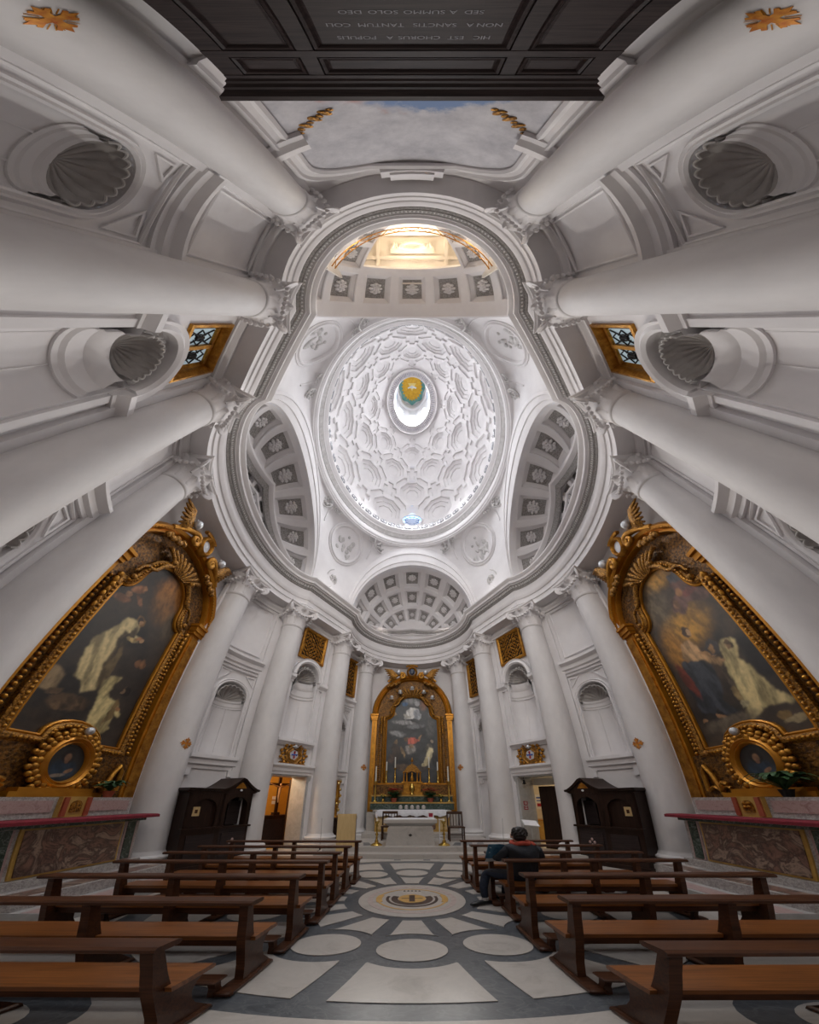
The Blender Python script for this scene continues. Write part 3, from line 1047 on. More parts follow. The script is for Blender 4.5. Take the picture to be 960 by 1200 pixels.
# consecration cross wrapped on the shaft: a cross with forked ends and rays
def cross_mesh():
    mb = MB()
    R = .345
    def fn(a, b, d):
        t = a / R
        return ((R + d) * cos(t), (R + d) * sin(t), b)
    def arm(ang):
        c, s = cos(ang), sin(ang)
        poly = [(-.022, .0), (-.022, .05), (-.05, .085), (-.035, .10), (-.02, .085), (0, .13), (.02, .085), (.035, .10), (.05, .085), (.022, .05), (.022, 0)]
        mb.prism([(x * c - y * s, x * s + y * c) for x, y in poly], -.004, .006, fn)
    for k in range(4):
        arm(k * pi / 2)
    return mb
cm = cross_mesh()
CROSS = cm.mesh('consecration_cross', None)
CROSS.materials.append(mat('red_gold_paint', (0.42, 0.10, 0.015), (0.66, 0.30, 0.04), rough=0.5, metal=0.3, scale=18))
ry_ = MB()
for k in range(20):
    a = 2 * pi * k / 20 + .08
    R = .345
    p0 = (.05 * cos(a), .05 * sin(a)); p1 = (.105 * cos(a), .105 * sin(a))
    nx, ny = -sin(a) * .0025, cos(a) * .0025
    ry_.prism([(p0[0] - nx, p0[1] - ny), (p1[0] - nx, p1[1] - ny), (p1[0] + nx, p1[1] + ny), (p0[0] + nx, p0[1] + ny)], -.002, .003,
              lambda a_, b_, d: ((R + d) * cos(a_ / R), (R + d) * sin(a_ / R), b_))
RAYS = ry_.mesh('rays', None); RAYS.materials.append(GOLDPLAIN)

COL_TXT = {
    1: {0: 'white column beside the high altar frame, at its {side} next to the {near}',
        1: 'white column between the high altar bay and the {door}',
        2: 'white column between the {door} and the confessional with {conf}',
        3: 'white column between the confessional and the altarpiece of {paint}'},
    -1: {0: 'white column next to the dark wooden vestibule, on the side of the altarpiece of {paint}',
         1: 'white column between the gilt window and the large shell niche near the vestibule, {paint} side',
         2: 'white column beside the gilt lattice window, towards the altarpiece of {paint}',
         3: 'white column at the entrance end of the altarpiece of {paint}'}}
SIDE_TXT = {-1: dict(side='crucifix-door side', near='pale wooden lectern', door='doorway with the crucifix', conf='a notice on its left leaf', paint='the standing friar'),
            1: dict(side='open-door side', near='wooden chair', door='doorway with the dark open door', conf='a notice on its right leaf', paint='the kneeling friar')}
for (sx, sw), nm in SIDES.items():
    for i, (cx, cw) in enumerate(COLUMNS):
        if i == 0: nrm = Vector((-cx, -(cw - WA)))
        elif i == 1: nrm = -(NB + Vector((1, 0)))
        elif i == 2: nrm = -(NB + Vector((.6, .8)))
        else: nrm = Vector((-1, -.28))
        nrm.normalize()
        ang = atan2(sw * nrm.y, sx * nrm.x)
        t = thing('column', COL_TXT[sw][i].format(**SIDE_TXT[sx]), 'column', (sx * cx, YC + sw * cw, 0), ang)
        for me, n_ in ((PLINTH, 'plinth'), (BASE, 'base'), (SHAFT, 'shaft')):
            o = bpy.data.objects.new(n_, me); COL.objects.link(o); o.parent = t
        cp = bpy.data.objects.new('capital', CAP); COL.objects.link(cp); cp.parent = t; cp.location = (0, 0, 6.58)
        o = bpy.data.objects.new('abacus', ABA); COL.objects.link(o); o.parent = cp
        for k in range(4):
            place(VOL, 'volute', Matrix.Rotation(pi / 4 + k * pi / 2, 4, 'Z'), cp)
            place(FLW, 'flower', Matrix.Rotation(k * pi / 2, 4, 'Z'), cp)
        if i in (0, 3):
            cr = place(CROSS, 'consecration_cross', Matrix.Translation((0, 0, 2.75)), t)
            place(RAYS, 'rays', Matrix.Identity(4), cr)
# ------------------------------------------------------------------ vaults
Z0 = 8.40
ro = MB()                 # rosette: pointing along +z of its own frame
for i in range(8):
    a = 2 * pi * i / 8
    ro.ball((.062 * cos(a), .062 * sin(a), .012), (.036, .022, .022), 6, 4, Matrix.Rotation(0, 4, 'Z'))
for i in range(6):
    a = 2 * pi * (i + .5) / 6
    ro.ball((.03 * cos(a), .03 * sin(a), .026), (.02, .02, .018), 6, 4)
ro.ball((0, 0, .035), .018, 6, 4)
ROSETTE = ro.mesh('rosette', 60); ROSETTE.materials.append(STUCCO)

def frame_of(fn, a, t, depth):
    """Local frame on a vault: origin on the recessed face, z pointing into the room."""
    p = Vector(fn(a, t, depth))
    e = 1e-3
    da = Vector(fn(a + e, t, depth)) - p
    dt = Vector(fn(a, t + e, depth)) - p
    n = da.cross(dt).normalized()
    inn = Vector(fn(a, t, depth - .05)) - p
    if n.dot(inn) < 0: n = -n
    x = da.normalized()
    y = n.cross(x)
    return Matrix(((x.x, y.x, n.x, p.x), (x.y, y.y, n.y, p.y), (x.z, y.z, n.z, p.z), (0, 0, 0, 1)))

def coffer(fn, poly, steps, parent, name='coffer', material=STUCCO, sub=0.1, floor_mat=None):
    """Sunk panel: outline poly, then (scale, depth) steps; closed at the bottom."""
    poly = subdiv(poly, sub)
    cx = sum(p[0] for p in poly) / len(poly); cy = sum(p[1] for p in poly) / len(poly)
    rings = []
    for sc, d in steps:
        rings.append([fn(cx + (x - cx) * sc, cy + (y - cy) * sc, d) for x, y in poly])
    mb = MB()
    mb.rings(rings)
    n = len(poly); b = (len(rings) - 1) * n
    if floor_mat is None:
        c = len(mb.v)
        mb.v.append(tuple(fn(cx, cy, steps[-1][1])))
        for i in range(n):
            mb.f.append((b + i, b + (i + 1) % n, c))
        return mb.build(name, material, parent, 30)
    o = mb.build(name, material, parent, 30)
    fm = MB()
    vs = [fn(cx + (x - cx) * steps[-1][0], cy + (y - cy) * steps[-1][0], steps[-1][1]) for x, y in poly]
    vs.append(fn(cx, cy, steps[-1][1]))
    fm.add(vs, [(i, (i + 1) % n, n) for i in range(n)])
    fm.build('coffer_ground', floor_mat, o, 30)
    return o

def vault(name, fn, ncol, rows, skip=(), t_end=pi / 2, ros_scale=1.0, opening=None):
    """Coffered half dome over the domain (a in 0..pi, t in 0..pi/2)."""
    holes, cells = [], []
    da = pi / ncol
    for r, (t0, t1) in enumerate(rows):
        for k in range(ncol):
            if (r, k) in skip: continue
            a0, a1 = k * da + da * .11, (k + 1) * da - da * .11
            poly = [(a0, t0), (a1, t0), (a1, t1), (a0, t1)]
            holes.append(subdiv(poly, .12)); cells.append((poly, r, k))
    if opening: holes.append(subdiv(opening, .12))
    outer = subdiv([(0, 0), (pi, 0), (pi, t_end), (0, t_end)], .12)
    pts = [(pi * i / 60, t_end * (j + .5) / 16) for i in range(1, 60) for j in range(16)]
    mb = MB()
    mb.sheet(outer, holes, lambda a, t: fn(a, t, 0), pts)
    v = struct(name, mb, STUCCO, 30)
    for poly, r, k in cells:
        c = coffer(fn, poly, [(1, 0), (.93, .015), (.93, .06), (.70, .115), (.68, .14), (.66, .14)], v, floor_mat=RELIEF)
        ca = sum(p[0] for p in poly) / 4; ct = sum(p[1] for p in poly) / 4
        wv = (Vector(fn(poly[0][0], ct, 0)) - Vector(fn(poly[1][0], ct, 0))).length
        hv = (Vector(fn(ca, poly[0][1], 0)) - Vector(fn(ca, poly[2][1], 0))).length
        sc = min(wv, hv) / .27 * .74 * ros_scale
        place(ROSETTE, 'rosette', frame_of(fn, ca, ct, .139) @ Matrix.Scale(sc, 4), c)
    return v

def apse_fn(sw):
    def fn(a, t, d):
        return ((2.32 + d) * cos(a) * cos(t), YC + sw * (5.0 + (2.30 + d) * sin(t)), Z0 + (2.49 + d) * sin(a) * cos(t))
    return fn
def side_fn(sx):
    def fn(a, t, d):
        return (sx * (3.50 + (1.22 + d) * sin(t)), YC + (2.85 + d) * cos(a) * cos(t), Z0 + (1.85 + d) * sin(a) * cos(t))
    return fn
APSE_ROWS = [(.13, .50), (.56, .86), (.92, 1.16)]
SIDE_ROWS = [(.12, .86), (.97, 1.36)]
v_altar = vault('ceiling_altar', apse_fn(1), 7, APSE_ROWS)
win_skip = tuple((r, k) for r in (1, 2) for k in (2, 3, 4))
OPENING = [(1.95 * pi / 7, .60), (5.05 * pi / 7, .60), (5.05 * pi / 7, 1.32), (1.95 * pi / 7, 1.32)]
v_ent = vault('ceiling_entrance', apse_fn(-1), 7, APSE_ROWS, skip=win_skip, opening=OPENING)
v_left = vault('ceiling_left', side_fn(-1), 7, SIDE_ROWS, ros_scale=1.15)
v_right = vault('ceiling_right', side_fn(1), 7, SIDE_ROWS, ros_scale=1.15)

# broken pediment moulding standing on the cornice inside each half dome
def pediment_apse(parent, sw):
    m1, m2, m3 = MB(), MB(), MB()
    for m, prof, band in ((m1, [(0, 0), (-.10, 0), (-.16, .05), (-.16, .09), (0, .09)], 0), (m2, [(0, -.10), (-.05, -.10), (-.07, 0), (0, 0)], 0)):
        rings = []
        for i in range(25):
            u = -1 + i / 12
            th = u * 1.05
            z = Z0 + .10 + .42 * (1 - abs(u))
            ring = []
            for e, dz in prof:
                zz = z + dz
                rad = 2.30 * sqrt(max(.05, 1 - ((zz - Z0) / 2.9) ** 2)) + e
                ring.append((rad * sin(th), YC + sw * (5.0 + rad * cos(th)), zz))
            rings.append(ring)
        m.rings(rings, cap=True)
    m1.build('pediment_cornice', STUCCO, parent, 30)
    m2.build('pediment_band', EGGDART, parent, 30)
    rings = []
    for i in range(25):
        u = -1 + i / 12
        th = u * .82
        z = Z0 + .05 + .26 * (1 - abs(u))
        rings.append([((2.24 - e) * sin(th), YC + sw * (5 + (2.24 - e) * cos(th)), z + dz) for e, dz in ((0, 0), (.04, 0), (.05, .035), (0, .035))])
    m3.rings(rings, cap=True)
    m3.build('pediment_panel', STUCCO, parent, 30)
pediment_apse(v_altar, 1)
def pediment_side(parent, sx):
    for nm_, off, hgt, zb, span, prof, mt in (('pediment_cornice', 0, .95, .14, 2.3, [(0, 0), (-.12, 0), (-.20, .06), (-.20, .12), (0, .12)], STUCCO),
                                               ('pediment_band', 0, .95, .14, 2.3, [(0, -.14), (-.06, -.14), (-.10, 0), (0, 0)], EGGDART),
                                               ('pediment_panel', .05, .55, .06, 1.6, [(0, 0), (-.05, 0), (-.06, .05), (0, .05)], STUCCO)):
        m = MB(); rings = []
        for i in range(25):
            u = -1 + i / 12
            w = u * span
            z = Z0 + zb + hgt * (1 - abs(u))
            ring = []
            for e, dz in prof:
                zz = z + dz
                k = max(.02, 1 - (w / 2.85) ** 2 - ((zz - Z0) / 1.9) ** 2)
                ring.append((sx * (3.48 + 1.22 * sqrt(k) + e - off), YC + w, zz))
            rings.append(ring)
        m.rings(rings, cap=True)
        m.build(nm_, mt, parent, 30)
pediment_side(v_left, -1); pediment_side(v_right, 1)

# arch faces between the half domes and the dome ring
OA, OB = 5.0, 3.72          # dome ring, half lengths along and across
ZR = 12.20
def apse_outer(t):          # t 0 at the springing, 1 at the crown (x >= 0 half)
    a = t * pi / 2
    return Vector((2.62 * cos(a), 5.0, Z0 + (ZR - Z0) * sin(a)))
def side_outer(t):
    a = t * pi / 2
    return Vector((3.50 + (OB - 3.50) * sin(a) ** 2, 3.05 * cos(a), Z0 + (ZR - Z0) * sin(a)))
for sw, par in ((1, v_altar), (-1, v_ent)):
    mb = MB()
    rows = []
    for i in range(61):
        a = pi * i / 60
        pi_ = Vector((2.32 * cos(a), 5.0, Z0 + 2.49 * sin(a)))
        po = Vector((2.62 * cos(a), 5.0, Z0 + (ZR - Z0) * sin(a)))
        row = []
        for f, dw in ((0, 0.0), (0.0, -.10), (.16, -.10), (.17, -.13), (.22, -.13), (.23, -.10), (.55, -.08), (.56, -.11), (.62, -.11), (.63, -.06), (1.0, 0)):
            p = pi_.lerp(po, f)
            row.append((p.x, YC + sw * (p.y + dw), p.z))
        rows.append(row)
    mb.rings(rows, closed_ring=False)
    mb.build('arch_band', STUCCO, par, 30)
for sx, par in ((-1, v_left), (1, v_right)):
    mb = MB(); rows = []
    for i in range(61):
        a = pi * i / 60
        c, s = cos(a), sin(a)
        pi_ = Vector((3.50, 2.85 * c, Z0 + 1.85 * s))
        po = Vector((3.50 + (OB - 3.50) * s * s, 3.05 * c, Z0 + (ZR - Z0) * s))
        row = []
        for f, dx in ((0, 0), (0, -.08), (.10, -.10), (.28, -.10), (.29, -.13), (.34, -.13), (.35, -.10), (.70, -.07), (.71, -.10), (.77, -.10), (.78, -.05), (1, 0)):
            p = pi_.lerp(po, f)
            row.append((sx * (p.x + dx), YC + p.y, p.z))
        rows.append(row)
    mb.rings(rows, closed_ring=False)
    mb.build('arch_band', STUCCO, par, 30)

# pendentives with round relief medallions
def pend(u, v):
    L = apse_outer(v); R = side_outer(v)
    def Bt(u_): return apse_outer(0).lerp(side_outer(0), u_)
    def T(u_):
        p = u_ * pi / 2
        return Vector((OB * sin(p), OA * cos(p), ZR))
    b = Bt(u); t = T(u)
    c00, c10, c01, c11 = apse_outer(0), side_outer(0), T(0), T(1)
    return L * (1 - u) + R * u + b * (1 - v) + t * v - (c00 * (1 - u) * (1 - v) + c10 * u * (1 - v) + c01 * (1 - u) * v + c11 * u * v)
PEND_TXT = {'altar_left': 0, 'altar_right': 1, 'entrance_left': 2, 'entrance_right': 3}
for (sx, sw), nm in SIDES.items():
    q = Q(sx, sw); flip = sx * sw < 0
    mb = MB()
    mb.rings([[pend(i / 24, j / 24) for i in range(25)] for j in range(25)], closed_ring=False)
    pv = mb.mapped(q, flip).build('ceiling_pendentive_' + nm, STUCCO, None, 40)
    pv['kind'] = 'structure'
    UC, VC = .47, .58
    p = pend(UC, VC)
    du = (pend(UC + .01, VC) - p); dv = (pend(UC, VC + .01) - p)
    n = du.cross(dv).normalized()
    if n.dot(Vector((0, 0, 10)) - p) < 0: n = -n
    y = (dv - n * dv.dot(n)).normalized(); x = y.cross(n)
    R0 = .78
    xu, yu = du.dot(x) * 100, du.dot(y) * 100
    xv, yv = dv.dot(x) * 100, dv.dot(y) * 100
    det = xu * yv - xv * yu
    def loc(a, b, d):
        uu = UC + (a * yv - b * xv) / det; vv = VC + (b * xu - a * yu) / det
        for _ in range(12):
            r_ = pend(uu, vv) - p
            ea, eb = a - r_.dot(x), b - r_.dot(y)
            if abs(ea) + abs(eb) < 1e-4: break
            uu += .8 * (ea * yv - eb * xv) / det; vv += .8 * (eb * xu - ea * yu) / det
            uu = min(max(uu, -.2), 1.2); vv = min(max(vv, -.1), 1.1)
        return p + x * a + y * b + n * ((pend(uu, vv) - p).dot(n) + d)
    mb = MB()
    rows = []
    for k in range(48):
        c, s = cos(2 * pi * k / 48), sin(2 * pi * k / 48) * 1.08
        rows.append([loc(c * r, s * r, d) for r, d in ((R0 + .16, -.10), (R0 + .14, .03), (R0 + .09, .06), (R0 + .06, .04), (R0 + .03, .09), (R0 - .02, .10), (R0 - .06, .03), (R0 - .06, -.06))])
    mb.rings(rows, closed_path=True, closed_ring=False)
    mb.mapped(q, flip).build('medallion_frame', STUCCO, pv, 40)
    mb = MB()
    mb.rings([[loc(R0 * r_ * cos(2 * pi * k / 32), R0 * r_ * 1.08 * sin(2 * pi * k / 32), .015) for k in range(32)] for r_ in (.98, .75, .5, .25, .02)])
    mb.mapped(q, flip).build('medallion_ground', STUCCO, pv, 40)
    mb = MB()                # relief figures: robed group, low modelled lumps
    rnd = random.Random(11 + sx + 3 * sw)
    for k in range(16):
        a0 = rnd.uniform(-.50, .35); b0 = rnd.uniform(-.68, .30)
        M = Matrix.Translation(loc(a0, b0, .02)) @ Matrix(((x.x, y.x, n.x, 0), (x.y, y.y, n.y, 0), (x.z, y.z, n.z, 0), (0, 0, 0, 1))) @ Matrix.Rotation(rnd.uniform(-.8, .8), 4, 'Z')
        mb.ball((0, 0, 0), (rnd.uniform(.05, .11), rnd.uniform(.10, .26), rnd.uniform(.03, .07)), 8, 6, M)
    for a0, b0 in ((-.38, .18), (-.08, .44), (.20, .08)):
        mb.ball(loc(a0, b0, 0), .075, 8, 6)
    mb.mapped(q, flip).build('relief_figures', CARVED, pv, 60)
    # carved scrolls in the corners left by the medallion
    mb = MB()
    for (uu, vv, sc) in ((.47, .18, 1.1), (.16, .82, 1.5), (.78, .82, 1.5), (.30, .93, .9), (.64, .93, .9), (.47, .06, .6)):
        c0 = pend(uu, vv)
        for k in range(7):
            a = 2 * pi * k / 7
            c1 = c0 + (x * cos(a) + y * sin(a)) * .12 * sc + n * .02
            mb.ball(c1, .055 * sc, 6, 5)
        pts = [c0 + (x * cos(.5 * t) + y * sin(.5 * t)) * (.02 + .022 * t) * sc + n * .05 for t in range(16)]
        mb.tube(pts, .022 * sc, 5)
    mb.mapped(q, flip).build('scroll_ornament', CARVED, pv, 60)
    mb = MB()
    for f0, f1 in (((.30, .93), (.02, .965)), ((.66, .93), (.97, .965)), ((.12, .55), (.30, .93)), ((.84, .55), (.66, .93))):
        mb.tube([pend(f0[0] + (f1[0] - f0[0]) * t / 12, f0[1] + (f1[1] - f0[1]) * t / 12) + n * .01 for t in range(13)], .03, 6)
    mb.mapped(q, flip).build('ornament_fillet', STUCCO, pv, 60)

# ------------------------------------------------------------------ dome ring
def oval_sweep(mb, prof, n=96, closed=True):
    rows = []
    for k in range(n):
        a = 2 * pi * k / n
        rows.append([((OB - p) * sin(a), YC + (OA - p) * cos(a), z) for p, z in prof])
    mb.rings(rows, closed_path=True, closed_ring=closed)
mb = MB()
oval_sweep(mb, [(-.25, ZR - .05), (.0, ZR - .05), (.03, ZR), (.07, ZR + .02), (.07, ZR + .08), (.11, ZR + .12), (.13, ZR + .20), (.13, ZR + .25), (.06, ZR + .27), (.06, ZR + .30), (-.25, ZR + .30)])
ring = struct('trim_2', mb, STUCCO, 30)
mb = MB()
oval_sweep(mb, [(-.25, ZR + .30), (.05, ZR + .30), (.05, ZR + .50), (-.25, ZR + .50)])
mb.build('ring_frieze', STUCCO, ring, 30)
mb = MB()
oval_sweep(mb, [(-.25, ZR + .50), (.08, ZR + .50), (.18, ZR + .66), (-.25, ZR + .66)])
mb.build('leaf_band', CARVED, ring, 30)
mb = MB()
oval_sweep(mb, [(-.25, ZR + .66), (.20, ZR + .66), (.22, ZR + .72), (.27, ZR + .76), (.34, ZR + .86), (.34, ZR + .92), (-.30, ZR + .95)])
mb.build('ring_cornice', STUCCO, ring, 30)
lf = MB()
def crest(mb):
    for sg in (-1, 1):
        pts = [(sg * (.02 + .13 * sin(t * .28)), 0, .02 + .021 * t + .01 * sin(t)) for t in range(12)]
        mb.tube(pts, [.03 - .0018 * t for t in range(12)], 5)
    mb.ball((0, 0, .13), (.05, .02, .13), 6, 6)
    mb.ball((.12, 0, .08), .035, 6, 4); mb.ball((-.12, 0, .08), .035, 6, 4)
crest(lf)
CREST = lf.mesh('crest_leaf', 60); CREST.materials.append(mat('backlit_crest_stucco', (0.24, 0.24, 0.26), (0.40, 0.40, 0.42), rough=0.85, scale=9))  # colour darkened so the leaves look silhouetted against bright windows
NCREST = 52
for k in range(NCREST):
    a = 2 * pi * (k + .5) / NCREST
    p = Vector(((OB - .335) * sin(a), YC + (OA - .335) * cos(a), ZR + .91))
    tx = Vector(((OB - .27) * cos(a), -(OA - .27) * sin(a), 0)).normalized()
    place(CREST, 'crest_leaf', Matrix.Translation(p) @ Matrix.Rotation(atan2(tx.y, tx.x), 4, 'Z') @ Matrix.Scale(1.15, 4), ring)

# ------------------------------------------------------------------ dome with octagons, crosses and hexagons
DA, DBW, DH, DZ = 4.86, 3.58, 6.76, ZR + .93
NETA = 400
ETA1 = acos(.425)
_et = [ETA1 * i / NETA for i in range(NETA + 1)]
_yy = [0.0]
for i in range(NETA):
    e = (_et[i] + _et[i + 1]) / 2
    _yy.append(_yy[-1] + sqrt((4.2 * sin(e)) ** 2 + (DH * cos(e)) ** 2) / (4.2 * cos(e)) * (ETA1 / NETA))
YMAX = _yy[-1]
def y2eta(y):
    y = min(max(y, 0), YMAX)
    f = y / YMAX
    lo, hi = 0, NETA
    while hi - lo > 1:
        m = (lo + hi) // 2
        if _yy[m] <= y: lo = m
        else: hi = m
    return _et[lo] + (_et[hi] - _et[lo]) * (y - _yy[lo]) / max(1e-9, _yy[hi] - _yy[lo])
def dome_fn(phi, y, d):
    e = y2eta(y)
    sc = d * max(.35, cos(e) * 1.0)
    return ((DBW + sc) * cos(e) * sin(phi), YC + (DA + sc) * cos(e) * cos(phi), DZ + (DH + sc) * sin(e))
def ngon(cx, cy, r, n, rot=0.0, sx=1.0, sy=1.0):
    return [(cx + r * sx * cos(2 * pi * i / n + rot), cy + r * sy * sin(2 * pi * i / n + rot)) for i in range(n)]
def rotp(poly, c, a):
    return [(c[0] + (x - c[0]) * cos(a) - (y - c[1]) * sin(a), c[1] + (x - c[0]) * sin(a) + (y - c[1]) * cos(a)) for x, y in poly]
P8 = 2 * pi / 8
ROWD = (YMAX - .30) / 4.55
pieces = []          # (kind, polygon)
for r in range(6):
    yc = .32 + ROWD * r
    off = P8 / 2 if r % 2 == 0 else 0.0
    for k in range(8):
        ph = off + k * P8
        if yc + .225 < YMAX:
            pieces.append(('octagon', ngon(ph, yc, .236, 8, pi / 8)))
        # cross between neighbours of the same row
        pc = ph + P8 / 2
        window_here = (r == 0 and k % 4 == 3)
        A, B = .128, .05
        if yc + A < YMAX and not window_here:
            pieces.append(('cross', [(pc - B, yc - A), (pc + B, yc - A), (pc + B, yc - B), (pc + A * .95, yc - B), (pc + A * .95, yc + B), (pc + B, yc + B), (pc + B, yc + A), (pc - B, yc + A), (pc - B, yc + B), (pc - A * .95, yc + B), (pc - A * .95, yc - B), (pc - B, yc - B)]))
        # elongated hexagons on the diagonals towards the next row
        for sg in (-1, 1):
            hx, hy = ph + sg * P8 / 4, yc + ROWD / 2
            if hy + .13 < YMAX:
                hexa = [(hx - .15, hy), (hx - .10, hy - .047), (hx + .10, hy - .047), (hx + .15, hy), (hx + .10, hy + .047), (hx - .10, hy + .047)]
                pieces.append(('hexagon', rotp(hexa, (hx, hy), -sg * atan2(P8 / 2, ROWD) )))
SHRINK = {'octagon': 1.0, 'cross': 1.0, 'hexagon': 1.0}
two = 2 * pi
def wrap(poly):
    """Copies of a polygon that touch the domain 0..2pi."""
    out_ = []
    for s in (-two, 0, two):
        p = [(x + s, y) for x, y in poly]
        if max(a for a, _ in p) > 0.0 and min(a for a, _ in p) < two: out_.append(p)
    return out_
# the domain starts half way between columns of pieces; shift so nothing straddles the seam where possible
SHIFT = 0.0
holes = []
done = []
for kind, poly in pieces:
    cx = sum(p[0] for p in poly) / len(poly) % two
    c0 = sum(p[0] for p in poly) / len(poly)
    done.append((kind, [(x + cx - c0, y) for x, y in poly]))
# sheet per 1/8 of the dome would cut pieces: triangulate over an extended band and keep triangles whose centre is inside 0..2pi
ext = []
for kind, poly in done:
    for s in (-two, 0, two):
        p = [(x + s, y) for x, y in poly]
        if max(a for a, _ in p) > -.4 and min(a for a, _ in p) < two + .4:
            ext.append(subdiv(p, .09))
def dome_sheet():
    co, ed = [], []
    for poly in ext:
        b = len(co); co.extend(Vector(p) for p in poly)
        ed.extend((b + i, b + (i + 1) % len(poly)) for i in range(len(poly)))
    lim = [(-.5, 0), (two + .5, 0), (two + .5, YMAX), (-.5, YMAX)]
    lim = subdiv(lim, .12)
    b = len(co); co.extend(Vector(p) for p in lim)
    ed.extend((b + i, b + (i + 1) % len(lim)) for i in range(len(lim)))
    r = delaunay_2d_cdt(co, ed, [], 0, 1e-7)
    vs, fs = r[0], r[2]
    boxes = [(min(p[0] for p in h), max(p[0] for p in h), min(p[1] for p in h), max(p[1] for p in h), h) for h in ext]
    keep = []
    for f in fs:
        cx = sum(vs[i][0] for i in f) / 3; cy = sum(vs[i][1] for i in f) / 3
        if cx < -.03 or cx > two + .03 or cy < 0 or cy > YMAX: continue
        if any(x0 < cx < x1 and y0 < cy < y1 and inside((cx, cy), h) for x0, x1, y0, y1, h in boxes): continue
        keep.append(tuple(f))
    m = MB()
    m.add([dome_fn(p[0], p[1], 0) for p in vs], keep)
    return m
dome = struct('ceiling', dome_sheet(), STUCCO, 25)
for kind, poly in done:
    if kind == 'octagon':
        st = [(1, 0), (.95, .015), (.94, .11), (.72, .14), (.70, .20), (.46, .22), (.44, .27)]
    elif kind == 'cross':
        st = [(1, 0), (.94, .015), (.90, .10)]
    else:
        st = [(1, 0), (.94, .015), (.88, .10)]
    coffer(dome_fn, poly, st, dome, 'octagon_coffer' if kind == 'octagon' else kind + '_coffer', sub=.09)

# dome base windows (far and near), pale blue daylight behind leaded panes
GLASS_SKY = emit('dome_daylight_glass', (0.36, 0.62, 1.0), 1.5)
LEAD = mat('window_lead', (0.10, 0.16, 0.30), rough=0.6)
for k in range(2):
    ph = k * pi
    def wfn(a, b, d): return dome_fn(ph + a, .20 + b, d)
    mb = MB()
    pts = [(.15 * cos(t * two / 24), .10 * sin(t * two / 24)) for t in range(24)]
    mb.add([wfn(x, y, -.03) for x, y in pts] + [wfn(0, 0, -.03)], [(t, (t + 1) % 24, 24) for t in range(24)])
    wn = struct('window_%d' % (k + 1), mb, GLASS_SKY, None)
    mb = MB()
    mb.tube([wfn(x, y, -.06) for x, y in pts + pts[:1]], .05, 6)
    mb.build('window_frame', STUCCO, wn, 50)
    mb = MB()
    for j in range(3):
        rr = .035 + .035 * j
        mb.tube([wfn(rr * 1.4 * cos(t * two / 20), rr * .9 * sin(t * two / 20), -.05) for t in range(21)], .012, 4)
    for j in range(10):
        a = two * j / 10
        mb.tube([wfn(.045 * cos(a), .03 * sin(a), -.05), wfn(.14 * cos(a), .095 * sin(a), -.05)], .012, 4)
    mb.build('lead_came', LEAD, wn, 50)

# ------------------------------------------------------------------ lantern
ZL = DZ + DH * sin(ETA1)
def oval_rows(prof, n=64):
    rows = []
    for k in range(n):
        a = two * k / n
        rows.append([(b_ * sin(a), YC + a_ * cos(a), z) for a_, b_, z in prof])
    return rows
A0, B0 = DA * cos(ETA1), DBW * cos(ETA1)
mb = MB()
mb.rings(oval_rows([(A0 + .02, B0 + .02, ZL + .02), (A0, B0, ZL - .10), (A0 - .06, B0 - .06, ZL - .12), (A0 - .10, B0 - .10, ZL - .04), (A0 - .42, B0 - .38, ZL + .10), (A0 - .46, B0 - .40, ZL + .06), (A0 - .52, B0 - .46, ZL + .08), (A0 - .54, B0 - .48, ZL + .30)]), closed_ring=False, closed_path=True)
lant = struct('trim_3', mb, STUCCO, 35)
mb = MB()
AL, BL = A0 - .54, B0 - .48
mb.rings(oval_rows([(AL, BL, ZL + .3), (AL, BL, ZL + .42), (AL + .05, BL + .05, ZL + .44), (AL + .05, BL + .05, ZL + 3.6), (AL - .08, BL - .08, ZL + 3.7), (AL - .08, BL - .08, ZL + 4.75)]), closed_ring=False, closed_path=True)
mb.build('lantern_drum', STUCCO, lant, 35)
# tick ornaments on the lantern's oval ring
mb = MB()
for k in range(84):
    a = two * k / 84
    c = Vector(((B0 - .24) * sin(a), YC + (A0 - .26) * cos(a), ZL + .02))
    d = Vector((sin(a) * .9, cos(a), .0)).normalized()
    t = Vector((d.y, -d.x, 0))
    h = .09 + .03 * ((k * 7) % 3)
    mb.add([c + d * h + t * .018, c + d * h - t * .018, c - d * h - t * .018, c - d * h + t * .018,
            c + d * h * .9 + Vector((0, 0, -.05)), c - d * h * .9 + Vector((0, 0, -.05))], [(0, 1, 4), (2, 3, 5), (0, 4, 5, 3), (1, 2, 5, 4)])
tk = mb.build('ring_letters', mat('ring_ornament', (0.34, 0.32, 0.38), (0.46, 0.44, 0.50), rough=0.8), lant, None)
tk['kind'] = 'stuff'
# lantern windows
GLASS_L = emit('lantern_daylight_glass', (0.85, 0.93, 1.0), 1.6)
for k in range(8):
    a = two * (k + .0) / 8
    c = Vector(((BL + .03) * sin(a), YC + (AL + .03) * cos(a), 0))
    t = Vector(((BL) * cos(a), -(AL) * sin(a), 0)).normalized()
    n_ = Vector((-t.y, t.x, 0))
    if n_.dot(Vector((sin(a), cos(a), 0))) > 0: n_ = -n_
    def wf(s_, z_, d_): return (c + t * s_ + n_ * d_ + Vector((0, 0, z_)))
    mb = MB()
    poly = arch_poly(0, .22, ZL + .75, ZL + 2.0, 8)
    mb.prism(poly, .0, .06, wf)
    wn = mb.build('lantern_window', GLASS_L, lant, None)
    mb = MB()
    for z_ in (1.1, 1.5, 1.9):
        mb.prism([(-.22, ZL + z_), (.22, ZL + z_), (.22, ZL + z_ + .03), (-.22, ZL + z_ + .03)], .05, .09, wf)
    mb.build('glazing_bar', LEAD, wn, None)
